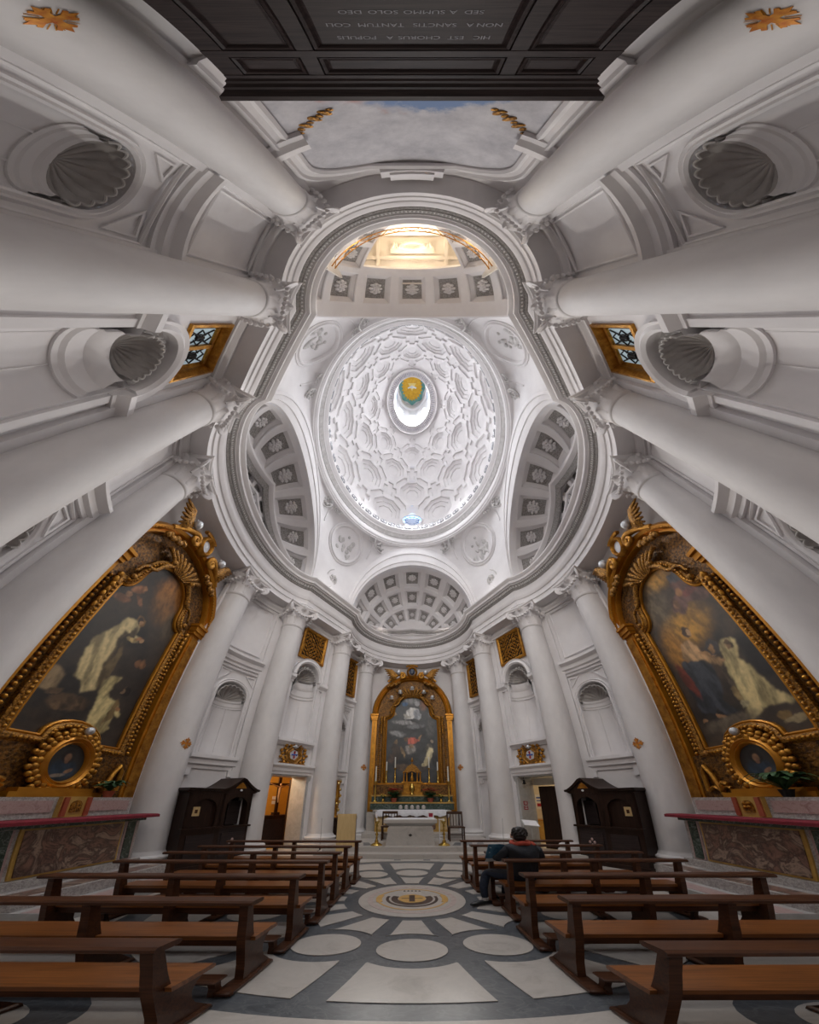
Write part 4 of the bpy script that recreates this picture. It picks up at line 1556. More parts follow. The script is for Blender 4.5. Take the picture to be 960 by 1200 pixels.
# painted ceiling of the lantern: gilt sunburst with a dove inside a triangle, on a blue-green star
ZP = ZL + 4.6
m1 = MB()
m1.add([((BL + .1) * sin(two * k / 40), YC + (AL + .1) * cos(two * k / 40), ZP + .1) for k in range(40)], [tuple(range(40))])
cap = m1.build('lantern_ceiling', STUCCO, lant, None)
TEAL = mat('teal_fresco', (0.12, 0.32, 0.30), (0.18, 0.40, 0.37), rough=0.8, scale=5)
SUN = mat('sunburst_gilding', (0.60, 0.30, 0.012), (0.78, 0.45, 0.03), rough=0.7, metal=0.0, scale=6)
def star(n, r0, r1, z, sxx=1.0, syy=1.0, rot=0):
    p = []
    for k in range(2 * n):
        a = pi * k / n + rot
        r = r1 if k % 2 == 0 else r0
        p.append((r * sin(a) * sxx, YC + r * cos(a) * syy, z))
    return p
m1 = MB(); p = star(8, .90, 1.05, ZP + .05, BL * .93, AL * .93); m1.add(p, [tuple(range(len(p)))])
m1.build('blue_green_star', TEAL, lant, None)
m1 = MB(); p = star(24, .66, .80, ZP + .03, BL * .95, AL * .95); m1.add(p, [tuple(range(len(p)))])
m1.build('sunburst', SUN, lant, None)
m1 = MB(); m1.add([(-.30, YC - .28, ZP + .01), (.30, YC - .28, ZP + .01), (0, YC + .34, ZP + .01)], [(0, 1, 2)])
m1.build('triangle', mat('pale_gold', (0.80, 0.62, 0.22), rough=0.6), lant, None)
m1 = MB()
m1.ball((0, YC, ZP - .02), (.05, .16, .04), 8, 6)
for sg in (-1, 1):
    m1.add([(0, YC + .06, ZP - .02), (sg * .30, YC + .14, ZP - .04), (sg * .33, YC + .04, ZP - .04), (sg * .2, YC - .02, ZP - .03), (0, YC - .08, ZP - .02)], [(0, 1, 2, 3, 4)])
m1.build('dove', LINEN, lant, 60)
# ------------------------------------------------------------------ lettering helper
def text_mesh(body, size, depth=0.003, align='CENTER'):
    cu = bpy.data.curves.new('lettering', 'FONT')
    cu.body = body
    cu.size = size
    cu.extrude = depth
    cu.align_x = align
    cu.resolution_u = 3
    o = bpy.data.objects.new('lettering_tmp', cu)
    COL.objects.link(o)
    bpy.context.view_layer.update()
    dg = bpy.context.evaluated_depsgraph_get()
    me = bpy.data.meshes.new_from_object(o.evaluated_get(dg))
    bpy.data.objects.remove(o)
    return me

# ------------------------------------------------------------------ wooden entrance vestibule (behind and above the camera)
VY = -1.95
vest = thing('entrance_vestibule', 'dark wooden entrance vestibule with panels, cornice and a carved Latin inscription', 'vestibule', (0, VY, 0))
def vb(lo, hi, name, m=VESTWOOD, parent=None):
    b = MB(); b.bbox(lo, hi)
    return b.build(name, m, parent or vest, None)
vb((-1.14, -.95, 0), (1.14, -.04, 3.46), 'carcass')
for x0, x1 in ((-1.14, -1.02), (-.62, -.53), (.53, .62), (1.02, 1.14)):
    vb((x0, -.06, 0), (x1, .0, 3.46), 'stile')
for z0, z1, nm_ in ((3.13, 3.20, 'rail'), (2.42, 2.50, 'rail'), (1.2, 1.32, 'rail'), (3.42, 3.46, 'rail')):
    vb((-1.14, -.06, z0), (1.14, .006, z1), nm_)
def vpanel(x0, x1, z0, z1, m=VESTWOOD):
    b = MB()
    def fr(i, d): return [(x0 + i, d, z0 + i), (x1 - i, d, z0 + i), (x1 - i, d, z1 - i), (x0 + i, d, z1 - i)]
    b.rings([fr(0, -.02), fr(.012, .004), fr(.03, -.004), fr(.045, -.03), fr(.06, -.022)])
    n = len(b.v)
    b.f.append((n - 4, n - 3, n - 2, n - 1))
    return b.build('panel', m, vest, None)
for z0, z1 in ((2.50, 3.13), (1.32, 2.42), (.15, 1.2)):
    vpanel(-1.02, -.62, z0, z1); vpanel(.62, 1.02, z0, z1); vpanel(-.53, .53, z0, z1)
for x0, x1 in ((-1.02, -.62), (-.53, .53), (.62, 1.02)):
    vpanel(x0, x1, 3.20, 3.42)
b = MB()
prof = [(-.96, 3.46), (.0, 3.46), (.02, 3.48), (.02, 3.51), (.05, 3.53), (.05, 3.56), (.10, 3.60), (.11, 3.65), (-.96, 3.65)]
rings_ = []
for x, k in ((-1.14, -1), (1.14, 1)):
    rings_.append([(x + k * max(d, 0) if True else x, d, z) for d, z in prof])
b.rings(rings_, cap=True)
b.build('cornice', VESTWOOD, vest, None)
INK = mat('carved_letter_grey', (0.26, 0.25, 0.27), rough=0.6)
for k, line in enumerate(('HIC EST CHORUS A POPULIS', 'NON A SANCTIS TANTUM COLI', 'SED A SUMMO SOLO DEO')):
    words = line.split()
    wid_ = [len(w_) * .0365 for w_ in words]
    tot_ = sum(wid_) + .022 * (len(words) - 1)
    x_ = tot_ / 2
    for w_, l_ in zip(words, wid_):
        me = text_mesh(w_, .054, .002)
        me.materials.append(INK)
        place(me, 'inscription', Matrix.Translation((x_ - l_ / 2, -.019, 2.98 - k * .135)) @ Matrix.Rotation(pi, 4, 'Z') @ Matrix.Rotation(pi / 2, 4, 'X'), vest)['kind'] = 'stuff'
        x_ -= l_ + .022

# fresco above the vestibule in a rounded stucco frame
def rounded(hw, z0, z1, rad, n=10):
    p = [(-hw, z0)]
    p += [(-hw + rad - rad * cos(pi / 2 * i / n), z1 - rad * .75 + rad * .75 * sin(pi / 2 * i / n)) for i in range(n + 1)]
    p += [(hw - rad + rad * sin(pi / 2 * i / n), z1 - rad * .75 + rad * .75 * cos(pi / 2 * i / n)) for i in range(n + 1)]
    p += [(hw, z0)]
    return p
def ent_map(mb): return mb.mapped(Q(1, -1), True)
mb = MB(); BA.sheet(mb, rounded(1.40, 3.7, 6.72, .75), [], WALL - .015, .15)
FRESCO, nt, pp = new_mat('worn_fresco')
tc = nt.nodes.new('ShaderNodeTexCoord')
sep = nt.nodes.new('ShaderNodeSeparateXYZ'); nt.links.new(tc.outputs['Object'], sep.inputs[0])
nz = nt.nodes.new('ShaderNodeTexNoise'); nz.inputs['Scale'].default_value = 2.2; nz.inputs['Detail'].default_value = 9; nz.inputs['Roughness'].default_value = .7
nt.links.new(tc.outputs['Object'], nz.inputs['Vector'])
plas = nt.nodes.new('ShaderNodeValToRGB')
plas.color_ramp.elements[0].color = (.40, .39, .42, 1); plas.color_ramp.elements[0].position = .3
plas.color_ramp.elements[1].color = (.66, .64, .66, 1); plas.color_ramp.elements[1].position = .7
nt.links.new(nz.outputs['Fac'], plas.inputs[0])
# painted figures survive along the lower part: bands of blue and rose, broken by noise
hue = nt.nodes.new('ShaderNodeTexNoise'); hue.inputs['Scale'].default_value = 1.5; hue.inputs['Detail'].default_value = 3
nt.links.new(tc.outputs['Object'], hue.inputs['Vector'])
hr = nt.nodes.new('ShaderNodeValToRGB')
hr.color_ramp.elements[0].color = (.20, .28, .46, 1); hr.color_ramp.elements[0].position = .40
hr.color_ramp.elements[1].color = (.54, .32, .29, 1); hr.color_ramp.elements[1].position = .56
e_ = hr.color_ramp.elements.new(.47); e_.color = (.46, .45, .50, 1)
nt.links.new(hue.outputs['Fac'], hr.inputs[0])
add = nt.nodes.new('ShaderNodeMath'); add.operation = 'MULTIPLY_ADD'; add.inputs[1].default_value = .9; nt.links.new(nz.outputs['Fac'], add.inputs[0])
sq = nt.nodes.new('ShaderNodeMath'); sq.operation = 'MULTIPLY'; nt.links.new(sep.outputs['X'], sq.inputs[0]); nt.links.new(sep.outputs['X'], sq.inputs[1])
sq2 = nt.nodes.new('ShaderNodeMath'); sq2.operation = 'MULTIPLY_ADD'; sq2.inputs[1].default_value = .55; nt.links.new(sq.outputs[0], sq2.inputs[0]); nt.links.new(sep.outputs['Z'], sq2.inputs[2])
nt.links.new(sq2.outputs[0], add.inputs[2])
mr = nt.nodes.new('ShaderNodeMapRange'); mr.inputs[1].default_value = 5.58; mr.inputs[2].default_value = 5.74; mr.inputs[3].default_value = 1; mr.inputs[4].default_value = 0
nt.links.new(add.outputs[0], mr.inputs[0])
mx = nt.nodes.new('ShaderNodeMix'); mx.data_type = 'RGBA'
nt.links.new(mr.outputs[0], mx.inputs['Factor']); nt.links.new(plas.outputs[0], mx.inputs[6]); nt.links.new(hr.outputs[0], mx.inputs[7])
nt.links.new(mx.outputs[2], pp.inputs['Base Color']); pp.inputs['Roughness'].default_value = .9
ent_map(mb).build('fresco', FRESCO, wall_entrance, 40)
mb = MB(); BA.outline(mb, rounded(1.40, 3.7, 6.72, .75), [(-e, o) for e, o in ((0, WALL), (0, WALL - .06), (.05, WALL - .10), (.09, WALL - .06), (.16, WALL - .08), (.20, WALL - .13), (.25, WALL - .10), (.25, WALL))])
ent_map(mb).build('fresco_frame', STUCCO, wall_entrance, 35)
mb = MB()
BA.box(mb, -.50, .50, 6.80, 7.04, WALL - .20, WALL, 4)
BA.box(mb, -.36, .36, 6.86, 7.10, WALL - .25, WALL, 4)
ent_map(mb).build('frame_keystone', STUCCO, wall_entrance, 35)
for sg in (-1, 1):
    mb = MB()
    a, b_ = sorted((sg * 1.26, sg * 1.72))
    BA.prof(mb, [(WALL, 5.30), (WALL - .10, 5.30), (WALL - .10, 5.40), (WALL - .18, 5.46), (WALL - .18, 5.58), (WALL, 5.58)], a, b_, 3)
    ent_map(mb).build('string_course', STUCCO, wall_entrance, 35)
    mb = MB()
    for k in range(11):
        t = k / 10
        mb.ball(BA.pt(sg * (.85 + .42 * t), WALL - .03, 5.0 + .30 * t + .05 * sin(k * 2.1)), (.05 + .015 * (k % 3), .012, .03 + .012 * (k % 2)), 7, 5)
    ent_map(mb).build('gilt_festoon', GOLDCARVED, wall_entrance, 60)

# facade window high in the entrance half dome: an opened loggia with a relief panel, warm daylight and a gilt railing
WARMSTUCCO = mat('cream_stucco', (0.72, 0.66, 0.58), (0.80, 0.75, 0.68), rough=0.85, scale=2)
efn = apse_fn(-1)
mb = MB()
OP = subdiv(OPENING, .12)
mb.rings([[efn(a, t, d) for a, t in OP] for d in (.0, .14)])
mb.build('window_surround', STUCCO, v_ent, 40)
yb0, yb1, zb0, zb1 = YC - 7.55, YC - 5.95, 8.45, 11.25
mb = MB()
mb.bbox((-1.75, yb0 - .05, zb0), (1.75, yb0, zb1)); mb.bbox((-1.75, yb0, zb1), (1.75, yb1, zb1 + .05))
mb.bbox((-1.80, yb0, zb0), (-1.75, yb1, zb1)); mb.bbox((1.75, yb0, zb0), (1.80, yb1, zb1)); mb.bbox((-1.75, yb1, 10.78), (1.75, yb1 + .05, zb1))
loggia = mb.build('loggia_wall', WARMSTUCCO, v_ent, None)
mb = MB()
mb.bbox((-.62, YC - 7.45, zb1 - .06), (.62, YC - 6.95, zb1 - .0))
for sg in (-1, 1):
    mb.bbox((sg * .98 - .05, YC - 7.5, zb1 - .10), (sg * .98 + .05, YC - 6.2, zb1))
mb.bbox((-1.7, YC - 6.86, zb1 - .09), (1.7, YC - 6.74, zb1))
mb.build('loggia_panel', WARMSTUCCO, v_ent, None)
mb = MB()
for k in range(14):
    a = two * k / 14
    mb.ball((.30 * cos(a), YC - 7.2 + .12 * sin(a), zb1 - .07), (.12, .05, .03), 7, 5)
for sg in (-1, 1):
    mb.tube([(sg * (.35 + .03 * t), YC - 7.2 + .10 * sin(t), zb1 - .08) for t in range(8)], .03, 6)
mb.build('scroll_relief', WARMSTUCCO, v_ent, 60)
mb = MB()
RW_ = []
for t in range(25):
    a = radians(90) + (t - 12) / 12 * 1.02
    RW_.append(a)
def rl(a, z): return (2.02 * cos(a), YC - 5.0 - 2.02 * sin(a), z)
for zz in (8.72, 9.02):
    mb.tube([rl(a, zz) for a in RW_], .015, 6)
for t in range(24):
    z0, z1 = (8.72, 9.02) if t % 2 else (9.02, 8.72)
    mb.tube([rl(RW_[t], z0), rl(RW_[t + 1], z1)], .010, 5)
    mb.ball(rl(RW_[t], 9.03), .022, 6, 5)
mb.build('gilt_railing', GOLDPLAIN, v_ent, 60)

# ------------------------------------------------------------------ gilt windows (entrance end) and gilt grilles (altar end)
PANE = mat('leaded_pane', (0.20, 0.25, 0.27), (0.42, 0.48, 0.50), rough=0.15, scale=4)
SKYPANE = emit('daylit_pane', (0.30, 0.38, 0.42), 0.35)
wn_i = 5
for sx in (-1, 1):
    q = Q(sx, -1); flip = sx > 0
    mb = MB()
    BB.box(mb, .60, 1.61, 5.94, 6.98, WALL + .14, WALL + .17, 1)
    win = mb.mapped(q, flip).build('window_%d' % wn_i, BLACK, None, None); win['kind'] = 'structure'; wn_i += 1
    mb = MB()     # splayed gilt frame
    pr = [(.68, 1.53, 6.02, 6.90)]
    def fr(i, o): return [BB.pt(.68 - i, o, 6.02 - i), BB.pt(1.53 + i, o, 6.02 - i), BB.pt(1.53 + i, o, 6.90 + i), BB.pt(.68 - i, o, 6.90 + i)]
    mb.rings([fr(.07, WALL), fr(.07, WALL - .05), fr(.03, WALL - .06), fr(0, WALL - .02), fr(-.03, WALL + .05), fr(-.03, WALL + .07), fr(-.08, WALL + .13)])
    mb.mapped(q, flip).build('window_frame', GOLD, win, 30)
    mb = MB(); BB.box(mb, 1.105 - .035, 1.105 + .035, 6.08, 6.84, WALL + .05, WALL + .13, 1)
    BB.box(mb, .74, 1.47, 6.08, 6.14, WALL + .06, WALL + .13, 1); BB.box(mb, .74, 1.47, 6.78, 6.84, WALL + .06, WALL + .13, 1)
    mb.mapped(q, flip).build('mullion', GOLD, win, 30)
    for c0 in (.935, 1.275):
        mb = MB(); BB.box(mb, c0 - .16, c0 + .16, 6.12, 6.80, WALL + .10, WALL + .115, 1)
        pane = mb.mapped(q, flip).build('pane', SKYPANE, win, None)
        mb = MB()
        for dx, dz in ((1, 1), (1, -1), (-1, 1), (-1, -1)):
            BBp = lambda a, z: BB.pt(c0 + a, WALL + .09, 6.46 + z)
            mb.tube([BBp(.04 * dx, .05 * dz), BBp(.14 * dx, .28 * dz)], .014, 5)
            mb.tube([BBp(.14 * dx, .0), BBp(.04 * dx, .12 * dz)], .012, 5)
            mb.tube([BBp(0, .28 * dz), BBp(.08 * dx, .16 * dz)], .012, 5)
        mb.tube([BBp(.055 * cos(t * two / 14), .09 * sin(t * two / 14)) for t in range(15)], .016, 5)
        mb.tube([BBp(0, -.09), BBp(0, .09)], .03, 5)
        mb.mapped(q, flip).build('lead_came', BLACK, pane, 50)

def grille(bay, s0, s1, z0, z1, o, sx, label, group):
    q = Q(sx, 1); flip = sx < 0
    x, w = bay.P((s0 + s1) / 2, o)
    t = thing('gilt_grille', label, 'grille', (sx * x, YC + w, z0), 0, group)
    inv = Matrix.Translation((-sx * x, -(YC + w), -z0))
    def out(mb, name, m, sm=40):
        f = mb.mapped(q, flip)
        f.v = [tuple(inv @ Vector(p)) for p in f.v]
        return f.build(name, m, t, sm)
    mb = MB(); bay.box(mb, s0 + .02, s1 - .02, z0 + .02, z1 - .02, o - .01, o + .02, 4)
    out(mb, 'backing', BLACK, None)
    mb = MB()
    bay.outline(mb, subdiv([(s0, z0), (s1, z0), (s1, z1), (s0, z1)], .25), [(.05, o), (.05, o - .06), (0, o - .07), (-.05, o - .04), (-.05, o)], True)
    out(mb, 'frame', GOLD)
    mb = MB()
    nx = max(3, round((s1 - s0) / .16)); nz_ = max(3, round((z1 - z0) / .16))
    for i in range(nx):
        for j in range(nz_):
            cs = s0 + .06 + (s1 - s0 - .12) * (i + .5) / nx; cz = z0 + .06 + (z1 - z0 - .12) * (j + .5) / nz_
            rr = .065
            mb.tube([bay.pt(cs + rr * (1 - .07 * k) * cos(k * .8 + i), o - .035, cz + rr * (1 - .07 * k) * sin(k * .8 + j)) for k in range(11)], .014, 5)
            mb.tube([bay.pt(cs - .08, o - .03, cz - .08), bay.pt(cs + .08, o - .03, cz + .08)], .011, 4)
            mb.ball(bay.pt(cs + .08, o - .04, cz + .08), .022, 6, 4)
    out(mb, 'lattice', GOLD, 60)
    return t
for sx, dn, tn in ((-1, 'crucifix', 'standing friar'), (1, 'dark open door', 'kneeling friar')):
    grille(BB, .64, 1.56, 5.97, 6.95, WALL - .02, sx, 'square gilt openwork grille above the arched niche over the %s doorway' % ('crucifix' if sx < 0 else 'dark-door'), 'gilt grilles at the altar end')
    grille(BA, 2.42, 3.46, 5.50, 6.97, WALL - .02, sx, 'tall gilt openwork grille beside the high altar, towards the %s doorway' % ('crucifix' if sx < 0 else 'dark-door'), 'gilt grilles at the altar end')

# ------------------------------------------------------------------ doorways in the canted bays
JAMB = marble_mat('grey_jamb_marble', [(0.36, 0.35, 0.34), (0.50, 0.49, 0.48)], scale=4, rough=0.4)
OCHRE = mat('ochre_wall', (0.50, 0.26, 0.03), (0.62, 0.35, 0.05), rough=0.8, scale=2)
CREAMWALL = mat('cream_wall', (0.62, 0.56, 0.46), (0.70, 0.64, 0.54), rough=0.8, scale=2)
def doorway(sx, idx):
    q = Q(sx, 1); flip = sx < 0
    D0, D1, DZ_ = .50, 1.66, 2.26
    def out(mb, name, m, par=None, sm=None):
        o = mb.mapped(q, flip).build(name, m, par, sm)
        return o
    mb = MB()
    for a, b in ((D0 - .10, D0), (D1, D1 + .10)):
        BB.box(mb, a, b, 0, DZ_ + .04, WALL - .05, WALL + .55, 1)
    BB.box(mb, D0, D1, DZ_, DZ_ + .04, WALL - .04, WALL + .55, 1)
    d = out(mb, 'door_%d' % idx, JAMB); d['kind'] = 'structure'
    mb = MB(); BB.prof(mb, [(WALL, 2.30), (WALL - .08, 2.30), (WALL - .08, 2.38), (WALL - .12, 2.39), (WALL - .12, 2.47), (WALL - .20, 2.54), (WALL - .20, 2.60), (WALL, 2.60)], D0 - .12, D1 + .10, 2)
    out(mb, 'lintel', STUCCO, d)
    mb = MB()
    for a in (D0 - .06, D1 + .02):
        BB.prof(mb, [(WALL, 2.06), (WALL - .06, 2.10), (WALL - .09, 2.20), (WALL - .12, 2.30), (WALL, 2.30)], a - .05, a + .07, 1)
    out(mb, 'lintel_bracket', JAMB, d)
    # room behind
    mb = MB()
    R0, R1, RO0, RO1 = -.9, 2.9, WALL + .55, WALL + 2.1
    for (a0, b0, c0, a1, b1, c1) in ((R0, RO1, 0, R1, RO1 + .05, 2.7), (R0 - .05, RO0, 0, R0, RO1, 2.7), (R1, RO0, 0, R1 + .05, RO1, 2.7), (R0, RO0, 2.7, R1, RO1, 2.75), (R0, RO0, -.05, R1, RO1, -.01),
                                     (R0, RO0 - .02, 0, D0, RO0, 2.7), (D1, RO0 - .02, 0, R1, RO0, 2.7), (D0, RO0 - .02, DZ_, D1, RO0, 2.7)):
        BB.box(mb, a0, a1, c0, c1, b0, b1, 1)
    out(mb, 'back_room', OCHRE if sx < 0 else CREAMWALL, d)
    x, w = BB.P(1.4, RO0 + .5)
    ld = bpy.data.lights.new('back_room_lamp', 'POINT'); ld.energy = 42 if sx < 0 else 26; ld.color = (1.0, .80, .55); ld.shadow_soft_size = .12
    lo = bpy.data.objects.new('back_room_lamp', ld); COL.objects.link(lo); lo.location = (sx * x, YC + w, 2.45)
    return d
d1 = doorway(-1, 1)
d2 = doorway(1, 2)
# left room: dark wainscot cupboard along the ochre wall
def bb_out(mb, name, m, par, sx, sm=None):
    return mb.mapped(Q(sx, 1), sx < 0).build(name, m, par, sm)
mb = MB(); BB.box(mb, -.75, 2.6, 0, 1.05, WALL + 1.02, WALL + 1.5, 1)
cup = bb_out(mb, 'sacristy_cupboard', DARKWOOD, None, -1)
tag(cup, 'low dark wooden cupboard under the crucifix in the ochre room', 'cupboard')
for k in range(3):
    mb = MB(); BB.box(mb, -.55 + .75 * k, .08 + .75 * k, .14, .92, WALL + 1.0, WALL + 1.02, 1)
    bb_out(mb, 'door_panel', VESTWOOD, cup, -1)
mb = MB(); BB.box(mb, .44, .50, 0, 2.2, WALL + .55, WALL + .62, 1)
leaf1 = bb_out(mb, 'door_leaf', DARKWOOD, d1, -1)
# crucifix standing on the cupboard
def bp(s, o, z, sx): 
    x, w = BB.P(s, o); return Vector((sx * x, YC + w, z))
base = bp(.45, WALL + 1.10, 1.05, -1)
cr = thing('crucifix', 'dark wooden crucifix with a pale figure standing in the ochre room doorway', 'crucifix', base, atan2(-DB.y * 1, -DB.x * -1) if False else 0)
tdir = (bp(1.3, 0, 0, -1) - bp(1.2, 0, 0, -1)).normalized()
def cbar(name, a0, a1, z0, z1, th, m):
    b = MB()
    for s_, lo_, hi_ in (((0), 0, 0),): pass
    n_ = Vector((-tdir.y, tdir.x, 0))
    vs = []
    for a in (a0, a1):
        for d in (-th, th):
            for z in (z0, z1):
                vs.append(tdir * a + n_ * d + Vector((0, 0, z)))
    b.add(vs, [(0, 1, 3, 2), (4, 6, 7, 5), (0, 4, 5, 1), (2, 3, 7, 6), (0, 2, 6, 4), (1, 5, 7, 3)])
    return b.build(name, m, cr, None)
cbar('upright', -.045, .045, 0, 1.25, .02, DARKWOOD)
cbar('crossbar', -.36, .36, .98, 1.06, .02, DARKWOOD)
cbar('foot', -.10, .10, 0, .10, .06, DARKWOOD)
n_ = Vector((-tdir.y, tdir.x, 0))
if n_.dot(Vector((1, -1, 0))) < 0: n_ = -n_
b = MB()
f0 = n_ * .045
b.tube([f0 + Vector((0, 0, .42)), f0 + Vector((0, 0, .62)) + tdir * .01, f0 + Vector((0, 0, .80)), f0 + Vector((0, 0, .93))], [.018, .03, .04, .045], 8)
b.tube([f0 + tdir * -.33 + Vector((0, 0, 1.03)), f0 + tdir * -.12 + Vector((0, 0, .95)), f0 + Vector((0, 0, .92)), f0 + tdir * .12 + Vector((0, 0, .95)), f0 + tdir * .33 + Vector((0, 0, 1.03))], [.012, .02, .03, .02, .012], 6)
b.ball(f0 + Vector((.01, 0, 1.01)), (.032, .032, .042), 8, 6)
b.build('corpus', mat('corpus_ivory', (0.30, 0.17, 0.09), (0.40, 0.24, 0.13), rough=0.5), cr, 60)
# notices pinned in the left doorway
for k, (z_, s_) in enumerate(((1.62, .0), (1.46, .0))):
    mb = MB(); BB.box(mb, -.32, -.12, z_ - .06, z_ + .06, WALL + 2.08, WALL + 2.095, 1)
    bb_out(mb, 'notice', LINEN, d1, -1)
# right doorway: open dark leaf, posters, bell, sign
mb = MB()
BB.box(mb, .64, 1.20, .02, 1.98, WALL + .58, WALL + .64, 1)
lf2 = bb_out(mb, 'door_leaf', DARKWOOD, d2, 1)
mb = MB(); BB.box(mb, .50, 1.66, 2.02, 2.26, WALL + .56, WALL + .62, 1)
bb_out(mb, 'transom', CREAMWALL, d2, 1)
POSTER = mat('poster_white', (0.72, 0.72, 0.72), rough=0.7)
BLUEP = mat('poster_blue', (0.05, 0.12, 0.45), rough=0.7)
REDP = mat('sign_red', (0.32, 0.012, 0.03), rough=0.6)
for nm_, s0, s1, z0, z1, m_ in (('poster', -.75, -.40, 1.2, 1.75, POSTER), ('poster_text', -.70, -.45, 1.60, 1.66, BLUEP), ('poster_text', -.70, -.50, 1.50, 1.54, BLUEP), ('poster_text', -.69, -.45, 1.30, 1.42, REDP)):
    mb = MB(); BB.box(mb, s0, s1, z0, z1, WALL + 2.075 if nm_ == 'poster' else WALL + 2.068, WALL + 2.085, 1)
    bb_out(mb, nm_, m_, d2, 1)
mb = MB(); BB.box(mb, -.80, -.2, 0, .8, WALL + 1.7, WALL + 2.05, 1)
tb = bb_out(mb, 'side_table', YELLOW_MARBLE, None, 1)
tag(tb, 'small ochre table inside the room behind the dark open door', 'table')
mb = MB(); BB.box(mb, -.82, -.18, .8, .83, WALL + 1.68, WALL + 2.07, 1)
bb_out(mb, 'table_top', GOLDPLAIN, tb, 1)
for z0 in (1.25, 1.40):
    mb = MB(); BB.box(mb, .494, .504, z0, z0 + .12, WALL + .06, WALL + .22, 1)
    sg_ = bb_out(mb, 'red_sign', REDP, d2, 1)
    mb = MB()
    for k in range(2):
        BB.box(mb, .504, .506, z0 + .03 + .045 * k, z0 + .05 + .045 * k, WALL + .09, WALL + .19, 1)
    bb_out(mb, 'sign_mark', POSTER, sg_, 1)
p = bp(.62, WALL + .05, 2.05, 1)
bell = thing('door_bell', 'small black bell hanging under the lintel of the dark-door doorway', 'bell', p)
b = MB(); b.lathe([(.0, .13), (.022, .125), (.03, .08), (.036, .03), (.055, 0), (.05, -.005)], 14)
b.build('bell_body', BLACK, bell, 50)
b = MB(); b.tube([(0, 0, .12), (0, 0, .21)], .008, 6); b.build('bell_hanger', BLACK, bell, 50)
b = MB(); b.ball((0, 0, -.005), .014, 8, 6); b.build('clapper', BLACK, bell, 50)

# gilt cartouches over the two doorways
def cartouche(sx):
    q = Q(sx, 1)
    c = bp(1.06, WALL - .02, 2.60, sx)
    t = thing('gilt_cartouche', 'carved gilt cartouche with a red and blue cross above the %s doorway' % ('crucifix' if sx < 0 else 'dark-door'), 'cartouche', c, 0, 'gilt cartouches over the doorways')
    u = (bp(1.2, 0, 0, sx) - bp(1.1, 0, 0, sx)).normalized()
    n = Vector((-u.y, u.x, 0))
    if n.dot(Vector((-sx, -1, 0))) < 0: n = -n
    def L(a, z, d): return u * a + n * d + Vector((0, 0, z))
    zc = .29
    b = MB()
    rows = []
    for k in range(36):
        a = two * k / 36
        wob = 1 + .07 * sin(6 * a)
        rows.append([L(r * wob * cos(a) * .95, zc + r * wob * sin(a), d) for r, d in ((.30, .02), (.30, .06), (.26, .09), (.21, .06), (.17, .085), (.145, .05), (.145, .02))])
    b.rings(rows, closed_path=True, closed_ring=False)
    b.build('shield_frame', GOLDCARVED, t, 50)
    b = MB()
    for k in range(22):
        a = two * k / 22
        r = .33 + .05 * (k % 2)
        b.ball(L(r * cos(a) * 1.12, zc + r * sin(a) * .86, .04), (.05, .05, .05), 6, 5)
    for sg in (-1, 1):
        for j in range(3):
            b.tube([L(sg * (.22 + .05 * j + .07 * cos(.6 * s_)), zc - .22 + .1 * j + .06 * sin(.6 * s_), .05) for s_ in range(9)], .018, 5)
            b.tube([L(sg * (.20 + .028 * s_), .03 + .02 * sin(s_ * 1.3 + j), .03) for s_ in range(9)], .022, 5)
    b.build('scroll', GOLD, t, 60)
    b = MB()
    pts = [L(.145 * cos(two * k / 24), zc + .15 * sin(two * k / 24), .04) for k in range(24)]
    b.add(pts + [L(0, zc, .055)], [(k, (k + 1) % 24, 24) for k in range(24)])
    b.build('shield_field', LINEN, t, 60)
    b = MB()
    for a0, a1, z0, z1 in ((-.018, .018, -.09, .09),):
        b.prism([(a0, zc + z0), (a1, zc + z0), (a1, zc + z1), (a0, zc + z1)], .05, .07, lambda a, z, d: L(a, z, d))
    for k in range(2):
        b.ball(L(0, zc - .085 + .17 * k, .062), (.03, .03, .03), 6, 4)
    b.build('cross_upright', REDP, t, None)
    b = MB()
    b.prism([(-.075, zc - .018), (.075, zc - .018), (.075, zc + .018), (-.075, zc + .018)], .05, .072, lambda a, z, d: L(a, z, d))
    for k in range(2):
        b.ball(L(-.075 + .15 * k, zc, .062), (.028, .028, .028), 6, 4)
    b.build('cross_arms', BLUEP, t, None)
    b = MB(); b.ball(L(.02, zc + .235, .10), (.055, .055, .06), 8, 6); b.ball(L(-.04, zc + .23, .08), (.04, .04, .03), 8, 6); b.ball(L(.08, zc + .23, .08), (.04, .04, .03), 8, 6)
    b.build('cherub_head', SILVER, t, 60)
for sx in (-1, 1): cartouche(sx)
